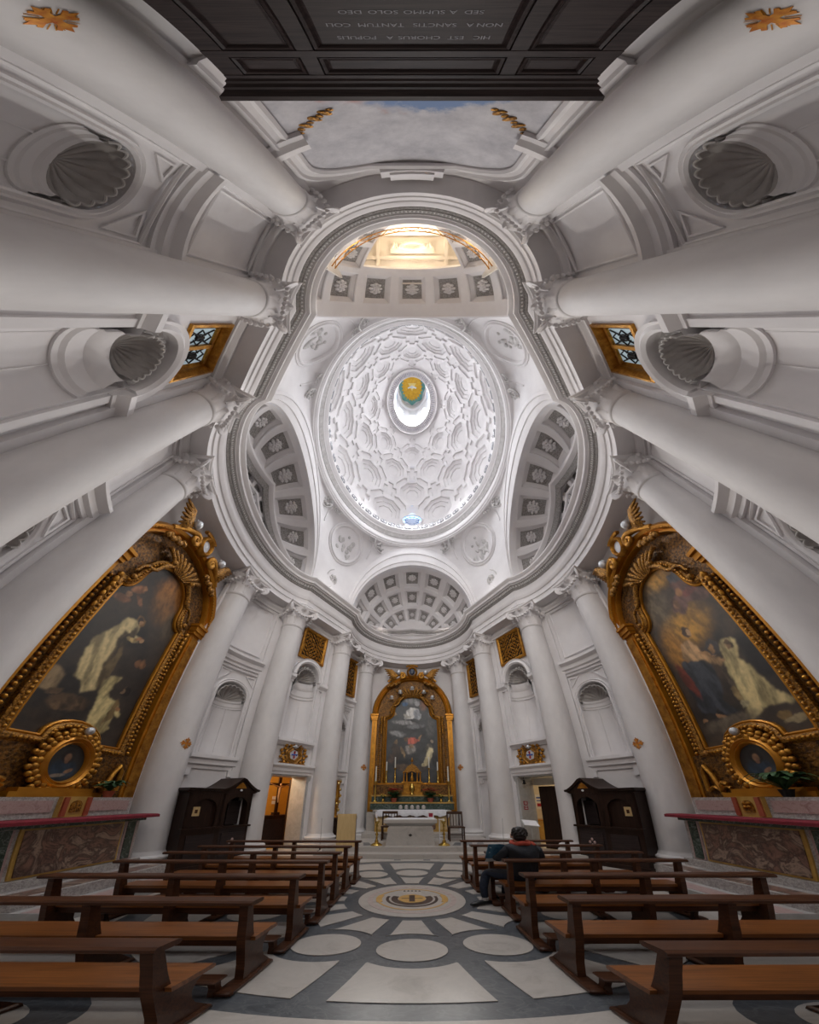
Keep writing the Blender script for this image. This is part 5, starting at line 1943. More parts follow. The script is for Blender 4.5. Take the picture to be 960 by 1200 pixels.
# ------------------------------------------------------------------ paintings: brushed colour laid on a fine canvas mesh
import numpy as np
def _fbm(x, y, seed, scale, octaves=4):
    r = np.random.RandomState(seed)
    tab = r.rand(64, 64)
    tot = np.zeros_like(x); amp = 1.0; norm = 0.0; f = scale
    for o in range(octaves):
        u = x * f + 7.3 * o + 50; v = y * f + 3.1 * o + 50
        i = np.floor(u).astype(int); j = np.floor(v).astype(int)
        fu = u - i; fv = v - j
        fu = fu * fu * (3 - 2 * fu); fv = fv * fv * (3 - 2 * fv)
        g = lambda p, q_: tab[p % 64, q_ % 64]
        tot += amp * (g(i, j) * (1 - fu) * (1 - fv) + g(i + 1, j) * fu * (1 - fv) + g(i, j + 1) * (1 - fu) * fv + g(i + 1, j + 1) * fu * fv)
        norm += amp; amp *= .55; f *= 2.03
    return tot / norm
PAINTED = None
def painted_mat():
    """One material for every canvas: the pigment laid on the mesh, varnished."""
    global PAINTED
    if PAINTED: return PAINTED
    m, nt, p = new_mat('oil_paint')
    p.inputs['Roughness'].default_value = .45
    at = nt.nodes.new('ShaderNodeVertexColor'); at.layer_name = 'pigment'
    n = nt.nodes.new('ShaderNodeTexNoise'); n.inputs['Scale'].default_value = 60; n.inputs['Detail'].default_value = 3
    tc = nt.nodes.new('ShaderNodeTexCoord'); nt.links.new(tc.outputs['Object'], n.inputs['Vector'])
    bu = nt.nodes.new('ShaderNodeBump'); bu.inputs['Strength'].default_value = .12; bu.inputs['Distance'].default_value = .01
    nt.links.new(n.outputs['Fac'], bu.inputs['Height']); nt.links.new(bu.outputs[0], p.inputs['Normal'])
    nt.links.new(at.outputs['Color'], p.inputs['Base Color'])
    PAINTED = m
    return m
def paint_canvas(name, outline, spec, parent, step=.016):
    """Grid mesh filling the outline, coloured by the painting's list of masses and strokes."""
    ground, blobs, amp = spec
    x0 = min(p[0] for p in outline); x1 = max(p[0] for p in outline)
    y0 = min(p[1] for p in outline); y1 = max(p[1] for p in outline)
    nx = int((x1 - x0) / step) + 1; ny = int((y1 - y0) / step) + 1
    gx, gy = np.meshgrid(np.linspace(x0, x1, nx), np.linspace(y0, y1, ny))
    wx = gx + amp * (_fbm(gx, gy, 1, 5.0) - .5) + amp * .5 * (_fbm(gx, gy, 3, 14.0, 2) - .5)
    wy = gy + amp * (_fbm(gx, gy, 2, 5.0) - .5) + amp * .5 * (_fbm(gx, gy, 4, 14.0, 2) - .5)
    t = np.clip((_fbm(gx, gy, 5, 2.0) - .3) / .4, 0, 1)[..., None]
    col = np.array(ground[0]) * (1 - t) + np.array(ground[1]) * t
    fold = np.clip((_fbm(gx * 1.5 + gy * .4, gy * .8, 6, 9.0) - .32) / .36, 0, 1)[..., None]
    for item in blobs:
        if len(item) == 3:           # polygonal mass: (outline, colour, light direction)
            poly, c, lit = item
            k = np.zeros_like(gx, dtype=bool); jn = len(poly) - 1
            for i_ in range(len(poly)):
                (xi, yi), (xj, yj) = poly[i_], poly[jn]
                cr_ = ((yi > wy) != (yj > wy)) & (wx < (xj - xi) * (wy - yi) / ((yj - yi) or 1e-9) + xi)
                k ^= cr_; jn = i_
            k = k.astype(float)
            for _ in range(2):
                k[1:-1, 1:-1] = (k[1:-1, 1:-1] * 2 + k[:-2, 1:-1] + k[2:, 1:-1] + k[1:-1, :-2] + k[1:-1, 2:]) / 6
            px_ = np.mean([p_[0] for p_ in poly]); py_ = np.mean([p_[1] for p_ in poly])
            run = _fbm((gx - px_) * 3.4 + (gy - py_) * lit, (gy - py_) * .9, 11, 3.6, 4)
            sh_ = np.clip((run - .30) / .34, 0, 1)
            sh_ = (.40 + .75 * sh_)[..., None]
            col = col * (1 - k[..., None]) + np.array(c) * sh_ * k[..., None]
            continue
        (cx, cy, rx, ry, rot, c, soft) = item
        ca, sa = cos(radians(rot)), sin(radians(rot))
        dx, dy = wx - cx, wy - cy
        r = np.sqrt(((dx * ca + dy * sa) / rx) ** 2 + ((-dx * sa + dy * ca) / ry) ** 2)
        k = np.clip((1 + soft * .4 - r) / (soft * 1.4), 0, 1)
        k = (k * k * (3 - 2 * k) * .95)[..., None]
        cc = np.array(c)
        col = col * (1 - k) + (cc * (.55 + .6 * fold)) * k
    col = col * (.82 + .36 * _fbm(gx, gy, 9, 22.0, 2))[..., None]
    col = np.clip(col, 0, 1)
    idx = np.arange(nx * ny).reshape(ny, nx)
    keep = []
    for j in range(ny - 1):
        ym = (gy[j, 0] + gy[j + 1, 0]) / 2
        for i in range(nx - 1):
            if inside(((gx[0, i] + gx[0, i + 1]) / 2, ym), outline):
                keep.append((int(idx[j, i]), int(idx[j, i + 1]), int(idx[j + 1, i + 1]), int(idx[j + 1, i])))
    me = bpy.data.meshes.new(name)
    me.from_pydata(np.stack([gx.ravel(), gy.ravel(), np.zeros(nx * ny)], 1).tolist(), [], keep)
    att = me.color_attributes.new('pigment', 'FLOAT_COLOR', 'POINT')
    att.data.foreach_set('color', np.concatenate([col.reshape(-1, 3), np.ones((nx * ny, 1))], 1).astype(np.float32).ravel())
    me.materials.append(painted_mat())
    me.update()
    o = bpy.data.objects.new(name, me)
    COL.objects.link(o)
    o.parent = parent
    return o
def painting_mat(name, ground, blobs, amp=.09):
    return (ground, blobs, amp)

def robe(cx, cy, rx, ry, rot, c, seed, k=7):
    """A draped figure: mid-toned mass with lit and shadowed folds running along it."""
    rnd = random.Random(seed)
    out_ = [(cx, cy, rx, ry, rot, tuple(v * .72 for v in c), .28)]
    ca, sa = cos(radians(rot)), sin(radians(rot))
    for i in range(k):
        u = rnd.uniform(-.7, .7) * rx; v = rnd.uniform(-.6, .6) * ry
        lit = rnd.random() < .6
        cc = tuple(min(1, x * (1.25 if lit else .28)) for x in c)
        out_.append((cx + u * ca - v * sa, cy + u * sa + v * ca, rx * rnd.uniform(.10, .22), ry * rnd.uniform(.25, .5), rot + rnd.uniform(-14, 14), cc, .5))
    return out_
CREAM = (.52, .38, .16); FLESH = (.36, .17, .07); BROWN = (.10, .05, .025); DK = (.012, .010, .010)
PM_LEFT = painting_mat('painting_standing_friar', ((.012, .011, .011), (.05, .036, .026)), [
    (.20, 5.45, .42, .38, 20, (.42, .17, .035), .7), (.30, 5.15, .40, .35, 10, (.22, .10, .03), .7), (.62, 4.95, .25, .35, 0, (.10, .07, .04), .6),
    (-.44, 5.08, .15, .09, 30, (.34, .14, .06), .4), (-.36, 5.16, .06, .06, 0, FLESH, .3), (-.62, 4.78, .17, .08, 20, (.24, .10, .045), .4), (-.55, 4.92, .06, .06, 0, (.30, .15, .07), .3), (-.30, 4.93, .12, .06, -30, (.26, .11, .05), .4),
    (-.03, 4.66, .11, .11, 0, (.24, .12, .035), .3), (-.05, 4.65, .065, .075, 0, DK, .25), (-.01, 4.64, .035, .05, 0, FLESH, .3),
    ([(-.32, 4.56), (-.13, 4.63), (.02, 4.58), (-.0, 4.44), (.16, 4.42), (.17, 4.34), (.05, 4.30), (-.04, 4.36), (-.15, 4.24), (-.13, 4.03), (-.03, 3.81), (-.06, 3.53), (-.04, 3.32), (-.20, 3.24), (-.30, 3.40), (-.44, 3.42), (-.50, 3.65), (-.54, 3.88), (-.55, 4.03), (-.45, 4.25), (-.34, 4.44)], (.62, .49, .24), .8), ([(-.20, 4.40), (-.06, 4.38), (-.10, 4.05), (.0, 3.75), (.04, 3.40), (-.06, 3.36), (-.16, 3.8)], (.10, .07, .035), .3), (-.05, 4.20, .08, .42, -4, (.05, .035, .02), .3), (-.02, 3.75, .09, .40, 0, (.16, .11, .05), .3),
    (.12, 4.38, .14, .035, 25, FLESH, .3), (.02, 4.33, .10, .05, 10, CREAM, .3),
    ([(-.80, 3.37), (-.78, 3.46), (-.60, 3.41), (-.56, 3.16), (-.64, 3.10), (-.80, 3.12)], (.30, .21, .11), .4), (-.83, 3.16, .09, .08, 0, (.28, .19, .10), .3), (-.55, 3.12, .12, .06, 20, (.13, .08, .04), .3),
    *robe(-.30, 3.02, .30, .14, 15, (.15, .09, .045), 4, 6), (.52, 4.05, .07, .08, 0, (.26, .12, .05), .3), (.42, 4.02, .06, .07, 0, (.20, .09, .04), .3),
    (.50, 3.50, .09, .10, 0, DK, .2), (.46, 3.52, .05, .07, 0, (.34, .22, .11), .3), ([(-.01, 3.50), (.12, 3.63), (.28, 3.66), (.22, 3.52), (.20, 3.38), (.28, 3.30), (.44, 3.26), (.60, 3.08), (.56, 3.0), (.44, 3.11), (.47, 2.91), (.54, 2.80), (.39, 2.64), (.20, 2.58), (.08, 2.62), (.12, 2.88), (.08, 3.10), (.04, 3.28)], (.62, .50, .23), -.6), (.42, 3.08, .06, .26, -10, (.20, .13, .05), .3), (.22, 2.72, .22, .07, 8, (.44, .33, .13), .3),
    (.52, 3.15, .05, .05, 0, FLESH, .3), (-.04, 4.67, .075, .085, 0, (.03, .018, .012), .2), (.0, 4.65, .04, .055, 0, (.40, .22, .10), .3), (.24, 4.40, .05, .03, 30, (.42, .24, .12), .3), (.48, 3.50, .075, .085, 0, (.02, .014, .012), .2), (.45, 3.49, .035, .055, 0, (.42, .28, .15), .3), (-.45, 2.75, .35, .12, 5, (.045, .03, .02), .5)])
PM_RIGHT = painting_mat('painting_kneeling_friar', ((.016, .014, .014), (.075, .052, .035)), [
    (.12, 5.62, .42, .24, 0, (.52, .26, .04), .7), (-.30, 5.2, .35, .55, 0, (.17, .125, .075), .7), (.0, 4.55, .55, .40, 0, (.56, .28, .04), .75), (-.45, 4.35, .28, .50, 0, (.42, .19, .03), .7),
    ([(.22, 5.37), (.60, 5.47), (.71, 5.26), (.83, 4.8), (.69, 4.72), (.33, 4.87), (.14, 4.75), (-.02, 4.93), (.04, 5.09), (.25, 5.13)], (.17, .085, .065), .5), ([(.30, 5.52), (.62, 5.46), (.82, 5.0), (.72, 5.05), (.50, 5.30), (.28, 5.36)], (.09, .085, .09), .5), (.32, 5.12, .08, .09, 0, FLESH, .3), (.12, 4.96, .09, .10, 0, (.30, .15, .075), .35), (.50, 5.02, .18, .08, -10, (.19, .06, .045), .4),
    (-.08, 4.48, .07, .10, 0, (.09, .045, .02), .2), (-.05, 4.47, .04, .07, 0, (.42, .24, .11), .3), ([(-.30, 4.37), (-.12, 4.36), (-.0, 4.22), (-.02, 4.04), (.14, 3.88), (.26, 3.74), (.17, 3.71), (-.05, 3.9), (-.22, 3.95), (-.42, 4.11)], (.60, .36, .17), .5),
    ([(-.48, 4.10), (-.22, 3.98), (.03, 3.80), (-.03, 3.5), (-.13, 3.19), (-.02, 3.0), (-.18, 2.98), (-.30, 3.12), (-.40, 3.05), (-.61, 3.12), (-.65, 3.49), (-.58, 3.82)], (.050, .058, .07), .5), (-.40, 3.24, .10, .24, 0, (.03, .035, .045), .25), (-.55, 3.72, .09, .40, 10, (.19, .035, .02), .35),
    (.06, 3.98, .16, .045, -35, (.44, .24, .10), .25), (.20, 4.02, .12, .14, 0, (.06, .055, .055), .2), (.17, 4.01, .055, .075, 0, (.38, .21, .09), .3), (.42, 3.92, .05, .07, 0, (.05, .03, .02), .3),
    ([(.38, 4.04), (.52, 4.06), (.60, 3.98), (.54, 3.82), (.44, 3.72), (.56, 3.56), (.62, 3.26), (.68, 3.05), (.80, 2.95), (.72, 2.88), (.43, 2.94), (.27, 2.86), (.10, 2.78), (.0, 2.82), (.16, 3.02), (.16, 3.3), (.18, 3.54), (.24, 3.76), (.29, 3.95)], (.64, .51, .24), -.7), (.14, 3.42, .05, .30, 0, (.10, .075, .05), .3), (.70, 3.62, .16, .40, 0, (.018, .016, .018), .4),
    (.12, 3.22, .07, .13, 0, (.36, .25, .11), .3), (-.30, 2.98, .10, .04, -20, (.38, .20, .09), .3), (-.62, 2.96, .06, .045, 0, (.34, .18, .08), .3),
    (-.2, 2.84, .52, .14, 4, (.16, .125, .085), .5), (.47, 3.97, .055, .085, 0, (.10, .055, .03), .25), (.43, 3.94, .035, .055, 10, (.40, .23, .11), .3), (-.07, 4.50, .075, .10, 0, (.07, .035, .016), .2), (-.04, 4.47, .042, .07, 0, (.52, .31, .15), .3), (.22, 3.76, .045, .03, -30, (.46, .27, .13), .3), (.56, 2.76, .10, .07, 0, (.21, .13, .045), .25), (.66, 2.68, .17, .05, 5, (.36, .28, .15), .3), (.14, 3.06, .07, .06, 0, (.5, .42, .24), .3)])
PM_MAIN = painting_mat('painting_high_altar', ((.014, .015, .017), (.06, .062, .066)), [
    (-.02, 5.55, .34, .22, 0, (.24, .235, .24), .6), (-.28, 5.38, .14, .10, 20, (.04, .12, .26), .4), (.45, 5.35, .2, .25, 0, (.28, .13, .08), .7), (.18, 5.40, .10, .12, 0, (.38, .37, .38), .4),
    ([(-.30, 4.86), (-.20, 5.10), (-.10, 5.24), (.06, 5.20), (.22, 5.16), (.34, 4.92), (.28, 4.72), (.08, 4.80), (-.10, 4.74), (-.26, 4.70)], (.62, .60, .58), .6), (.18, 4.95, .14, .22, 0, (.34, .36, .40), .3), (-.20, 4.86, .16, .08, -30, (.40, .37, .32), .3), (-.67, 4.97, .09, .08, 0, (.40, .22, .07), .35), (.70, 4.92, .10, .14, 0, (.20, .19, .19), .5),
    (-.30, 4.60, .48, .09, -5, (.34, .33, .33), .5), (.10, 4.45, .40, .10, 5, (.16, .16, .17), .5), (-.55, 4.15, .32, .13, -10, (.28, .28, .28), .5), (.68, 4.35, .16, .45, 0, (.09, .09, .085), .4),
    ([(-.20, 3.90), (-.05, 3.98), (.12, 3.96), (.26, 3.88), (.16, 3.76), (.02, 3.70), (-.12, 3.74)], (.60, .13, .08), .4), (.28, 3.98, .04, .12, -30, (.34, .19, .09), .3), (-.22, 3.92, .08, .10, 0, (.18, .10, .06), .3), (-.04, 3.50, .20, .20, 0, (.34, .31, .28), .4), (-.02, 3.62, .08, .08, 0, (.40, .24, .14), .3),
    (-.57, 3.80, .07, .10, 0, (.28, .17, .08), .35), (-.55, 3.40, .18, .35, 10, (.06, .04, .03), .3), (-.30, 3.40, .06, .25, 20, (.30, .20, .10), .35), (-.72, 3.15, .14, .25, 0, (.09, .055, .04), .4),
    (.70, 3.82, .06, .07, 0, (.42, .34, .24), .3), (.62, 3.55, .14, .20, 20, (.13, .115, .09), .3), ([(.60, 3.60), (.74, 3.56), (.82, 3.36), (.72, 3.20), (.62, 2.96), (.40, 2.80), (.34, 2.92), (.48, 3.16), (.54, 3.40)], (.66, .58, .36), -.5), (.50, 3.0, .10, .2, -20, (.46, .39, .22), .3), (.80, 3.15, .10, .35, 0, (.02, .02, .02), .3),
    (-.30, 2.80, .3, .15, 0, (.14, .09, .055), .4), (.30, 2.75, .25, .12, 0, (.08, .06, .05), .4)], amp=.12)

# ------------------------------------------------------------------ gilded retables
def retable(name, label, L, origin, P, canvas_mat, canvas_label):
    """L(a, d, z) -> world point relative to origin; a to the viewer's right, d towards the nave."""
    root = thing(name, label, 'altarpiece', origin)
    def pt(a, d, z): return L(a, d, z)
    def box(mb, a0, a1, d0, d1, z0, z1):
        vs = [pt(a, d, z) for a in (a0, a1) for d in (d0, d1) for z in (z0, z1)]
        mb.add(vs, [(0, 1, 3, 2), (4, 6, 7, 5), (0, 4, 5, 1), (2, 3, 7, 6), (0, 2, 6, 4), (1, 5, 7, 3)])
    def sweep(mb, pts, prof, closed=False):
        n = len(pts); rings = []
        for i in range(n):
            A = pts[(i - 1) % n] if (closed or i > 0) else pts[i]
            B = pts[(i + 1) % n] if (closed or i < n - 1) else pts[i]
            c = pts[i]
            d1_ = Vector((c[0] - A[0], c[1] - A[1])); d2_ = Vector((B[0] - c[0], B[1] - c[1]))
            if d1_.length < 1e-9: d1_ = d2_
            if d2_.length < 1e-9: d2_ = d1_
            d1_.normalize(); d2_.normalize()
            n1 = Vector((d1_.y, -d1_.x)); m_ = n1 + Vector((d2_.y, -d2_.x))
            if m_.length < 1e-6: m_ = n1
            m_.normalize(); k = 1 / max(.4, m_.dot(n1))
            rings.append([pt(c[0] + m_.x * e * k, d, c[1] + m_.y * e * k) for e, d in prof])
        mb.rings(rings, closed_path=closed, cap=not closed)
    hw, zb, zs, zt = P['hw'], P['zb'], P['zs'], P['zt']      # canvas half width, bottom, shoulder, top
    bump = P.get('bump', 0)
    # canvas outline, clockwise from bottom left (seen from the nave)
    out_ = []
    out_ += [(-hw, zb), (-hw, zs)]
    out_ += [(-hw + .30 * hw * sin(t * pi / 12), zs + .22 * (1 - cos(t * pi / 12)) * 1.6) for t in range(1, 7)]
    zz = out_[-1][1]; xx = out_[-1][0]
    out_ += [(xx * cos(t * pi / 16), zz + (zt - zz) * sin(t * pi / 16)) for t in range(1, 9)]
    out_ += [(-x, z) for x, z in reversed(out_[:-1])]
    if bump:
        bw = .46
        out_ += [(bw + .10, zb)] + [(bw * cos(t * pi / 10), zb + bump * sin(t * pi / 10)) for t in range(0, 11)] + [(-bw - .10, zb)]
    cv = paint_canvas('canvas', out_, canvas_mat, root)
    O = pt(0, .06, 0); X_ = pt(1, .06, 0) - O; Z_ = pt(0, .06, 1) - O; N_ = pt(0, 1.06, 0) - O
    cv.matrix_local = Matrix(((X_.x, Z_.x, N_.x, O.x), (X_.y, Z_.y, N_.y, O.y), (X_.z, Z_.z, N_.z, O.z), (0, 0, 0, 1)))
    cv['label'] = canvas_label
    # backing board
    mb = MB()
    ow, zi, rise = P['ow'], P['zi'], P['rise']
    board = [(-ow, P['z0']), (-ow, zi)] + [(-ow * cos(t * pi / 20), zi + rise * sin(t * pi / 20)) for t in range(1, 20)] + [(ow, zi), (ow, P['z0'])]
    mb.prism(board, .0, .03, lambda a, b, d: pt(a, d, b))
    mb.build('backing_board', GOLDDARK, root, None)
    # inner frames
    rev = list(reversed(out_))
    mb = MB(); sweep(mb, rev, [(0, .05), (0, .10), (.02, .115), (.045, .10), (.045, .05)], True)
    mb.build('sight_edge', GOLDPLAIN, root, 40)
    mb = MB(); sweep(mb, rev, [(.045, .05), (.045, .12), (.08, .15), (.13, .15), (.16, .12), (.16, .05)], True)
    mb.build('carved_frame', GOLDCARVED, root, 40)
    # beads along the carved frame (small, many)
    mb = MB()
    pl_ = subdiv(out_, .075)
    for i, (a, z) in enumerate(pl_):
        b_ = pl_[(i + 1) % len(pl_)]
        dx, dz = b_[0] - a, b_[1] - z
        l_ = hypot(dx, dz) or 1
        na, nz_ = -dz / l_, dx / l_
        mb.ball(pt(a + na * .105, .155, z + nz_ * .105), (.028, .028, .028), 5, 4)
    bd = mb.build('beading', GOLD, root, 60); bd['kind'] = 'stuff'
    # outer pilasters
    iw = P['iw']
    for sg in (-1, 1):
        mb = MB()
        a0, a1 = sorted((sg * iw, sg * ow))
        box(mb, a0, a1, 0, .14, P['z0'], zi - .24)
        mb.build('pilaster', GOLDPLAIN, root, None)
        mb = MB()
        b0, b1 = sorted((sg * (iw + .05), sg * (ow - .05)))
        box(mb, b0, b1, .14, .165, P['z0'] + .1, zi - .32)
        mb.build('pilaster_panel', GOLD, root, None)
        mb = MB()
        for z0_, z1_, e in ((zi - .24, zi - .17, .03), (zi - .17, zi - .06, .06), (zi - .06, zi, .10)):
            c0, c1 = sorted((sg * (iw - e * .6), sg * (ow + e)))
            box(mb, c0, c1, 0, .16 + e, z0_, z1_)
        mb.build('impost', GOLDPLAIN, root, None)
        # strip between pilaster and inner frame
        mb = MB()
        e0, e1 = sorted((sg * (hw + .17), sg * (iw - .01)))
        box(mb, e0, e1, .02, .06, P['z0'], zi)
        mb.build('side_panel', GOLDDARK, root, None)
        mb = MB()
        mid = (abs(e0) + abs(e1)) / 2
        for k in range(int((zi - .4 - P['z0'] - .9) / .085)):
            mb.ball(pt(sg * mid, .085, P['z0'] + 1.0 + .085 * k), (.034, .034, .034), 6, 4)
        bs_ = mb.build('bead_strip', GOLD, root, 60); bs_['kind'] = 'stuff'
        mb = MB()
        for k in range(7):
            z_ = zs + .05 - .1 * k
            mb.ball(pt(sg * (hw + .20 + .01 * sin(k * 2)), .17, z_), (.05 - .004 * k, .05 - .004 * k, .06), 7, 5)
        mb.build('drop_ornament', GOLD, root, 60)
    # arch over the imposts
    arc = [(ow * cos(pi * t / 28), zi + rise * sin(pi * t / 28)) for t in range(29)]
    mb = MB(); sweep(mb, arc, [(.02, 0), (.02, .18), (-.03, .24), (-.09, .20), (-.10, .12), (-.17, .14), (-.20, .06), (-.20, 0)])
    mb.build('arch_moulding', GOLDPLAIN, root, 40)
    mb = MB()
    arc2 = subdiv([(ow * .96 * cos(pi * t / 28), zi + (rise - .05) * sin(pi * t / 28)) for t in range(29)], .08)[:-1]
    for a, z in arc2:
        if z > zi + .05: mb.ball(pt(a * .985, .20, z), .024, 5, 4)
    bd = mb.build('arch_beading', GOLD, root, 60); bd['kind'] = 'stuff'
    # shell canopy and scrolls over the canvas
    mb = MB()
    for k in range(9):
        t = -1 + 2 * k / 8
        mb.tube([pt(t * .16 * (1 + s_ * .55), .12 + .05 * sin(s_ * .6), zt - .02 + s_ * .075 * (1 - .25 * t * t)) for s_ in range(6)], [.02 + .006 * s_ for s_ in range(6)], 6)
    mb.build('shell_canopy', GOLDCARVED, root, 60)
    for sg in (-1, 1):
        mb = MB()
        mb.tube([pt(sg * (.30 + .055 * s_ + .05 * sin(s_)), .16, zt - .02 - .055 * s_ + .03 * cos(s_ * 1.7)) for s_ in range(12)], [.055 - .003 * s_ for s_ in range(12)], 7)
        mb.ball(pt(sg * .34, .18, zt + .05), .07, 8, 6); mb.ball(pt(sg * .80, .17, zs + .18), .055, 8, 6)
        mb.build('scroll', GOLDCARVED, root, 60)
    # crest: cartouche, wings and silver cherub heads
    zc = zi + rise
    mb = MB()
    rows = []
    for k in range(24):
        a = two * k / 24
        rows.append([pt(r * cos(a) * .85, d, zc + .12 + r * sin(a)) for r, d in ((.25, .1), (.26, .24), (.20, .30), (.15, .26), (.14, .1))])
    mb.rings(rows, closed_path=True, closed_ring=False)
    mb.tube([pt(.22 * cos(t), .2, zc + .38 + .06 * sin(t)) for t in [pi * k / 10 for k in range(11)]], .05, 6)
    mb.build('crest', GOLD, root, 50)
    mb = MB()
    pts = [pt(.14 * cos(two * k / 20), .22, zc + .12 + .15 * sin(two * k / 20)) for k in range(20)]
    mb.add(pts + [pt(0, .25, zc + .12)], [(k, (k + 1) % 20, 20) for k in range(20)])
    mb.build('crest_medallion', LINEN, root, 60)
    wa, wz = P.get('wing', (1.05, -.10))
    for sg in (-1, 1):          # broken scroll pediment leaning on the arch
        mb = MB()
        pts_ = []; rad_ = []
        for k in range(22):
            u = k / 21
            if u < .55:
                v_ = u / .55
                pts_.append(pt(sg * (.95 - .55 * v_), .20 + .06 * v_, zc - .30 + .36 * v_ + .06 * sin(v_ * 3))); rad_.append(.055 + .02 * v_)
            else:
                v_ = (u - .55) / .45
                a = pi * .5 + v_ * 2.6 * pi
                r_ = .13 * (1 - .7 * v_)
                pts_.append(pt(sg * (.40 - .02 + r_ * cos(a) * .9), .27, zc - .07 + r_ * sin(a))); rad_.append(.07 * (1 - .45 * v_))
        mb.tube(pts_, rad_, 8)
        mb.build('pediment_scroll', GOLD, root, 60)
        mb = MB()
        for k in range(9):
            mb.ball(pt(sg * (.50 + .055 * k), .24, zc - .36 - .02 * k + .03 * sin(2 * k)), (.06, .06, .07), 7, 5)
        mb.build('leaf_spray', GOLDCARVED, root, 60)
    for sg in (-1, 1):
        mb = MB()
        for k in range(7):
            a0 = sg * (wa - .45 + .02 * k); z0_ = zc + wz - .02 * k
            a1 = sg * (wa + .10 - .05 * k); z1_ = zc + wz + .34 - .10 * k
            mb.tube([pt(a0, .20, z0_), pt((a0 + a1) / 2, .28, (z0_ + z1_) / 2 + .07), pt(a1, .22, z1_)], [.065, .07, .02], 6)
        mb.build('wing', GOLDCARVED, root, 60)
        mb = MB(); mb.ball(pt(sg * (wa - .48), .30, zc + wz + .14), (.10, .10, .11), 10, 7)
        for k in range(7):
            a = two * k / 7
            mb.ball(pt(sg * (wa - .48) + .07 * cos(a), .29, zc + wz + .17 + .06 * sin(a)), .035, 6, 4)
        mb.build('cherub_head', SILVER, root, 60)
    return root, pt, box, sweep

# ------------------------------------------------------------------ the two side chapels
def leafy_plant(mb, c, n, r, h, seed, w=.035):
    rnd = random.Random(seed)
    for k in range(n):
        a = two * k / n + rnd.uniform(-.2, .2)
        L_ = r * rnd.uniform(.6, 1.0); hh = h * rnd.uniform(.5, 1.0)
        d = Vector((cos(a), sin(a), 0)); t = Vector((-d.y, d.x, 0))
        rows = []
        for s_ in range(6):
            u = s_ / 5
            p = Vector(c) + d * (L_ * u) + Vector((0, 0, hh * sin(u * 2.3)))
            ww = w * sin(pi * (u * .88 + .06))
            rows.append([p - t * ww, p + Vector((0, 0, .006)), p + t * ww])
        mb.rings(rows, closed_ring=False)

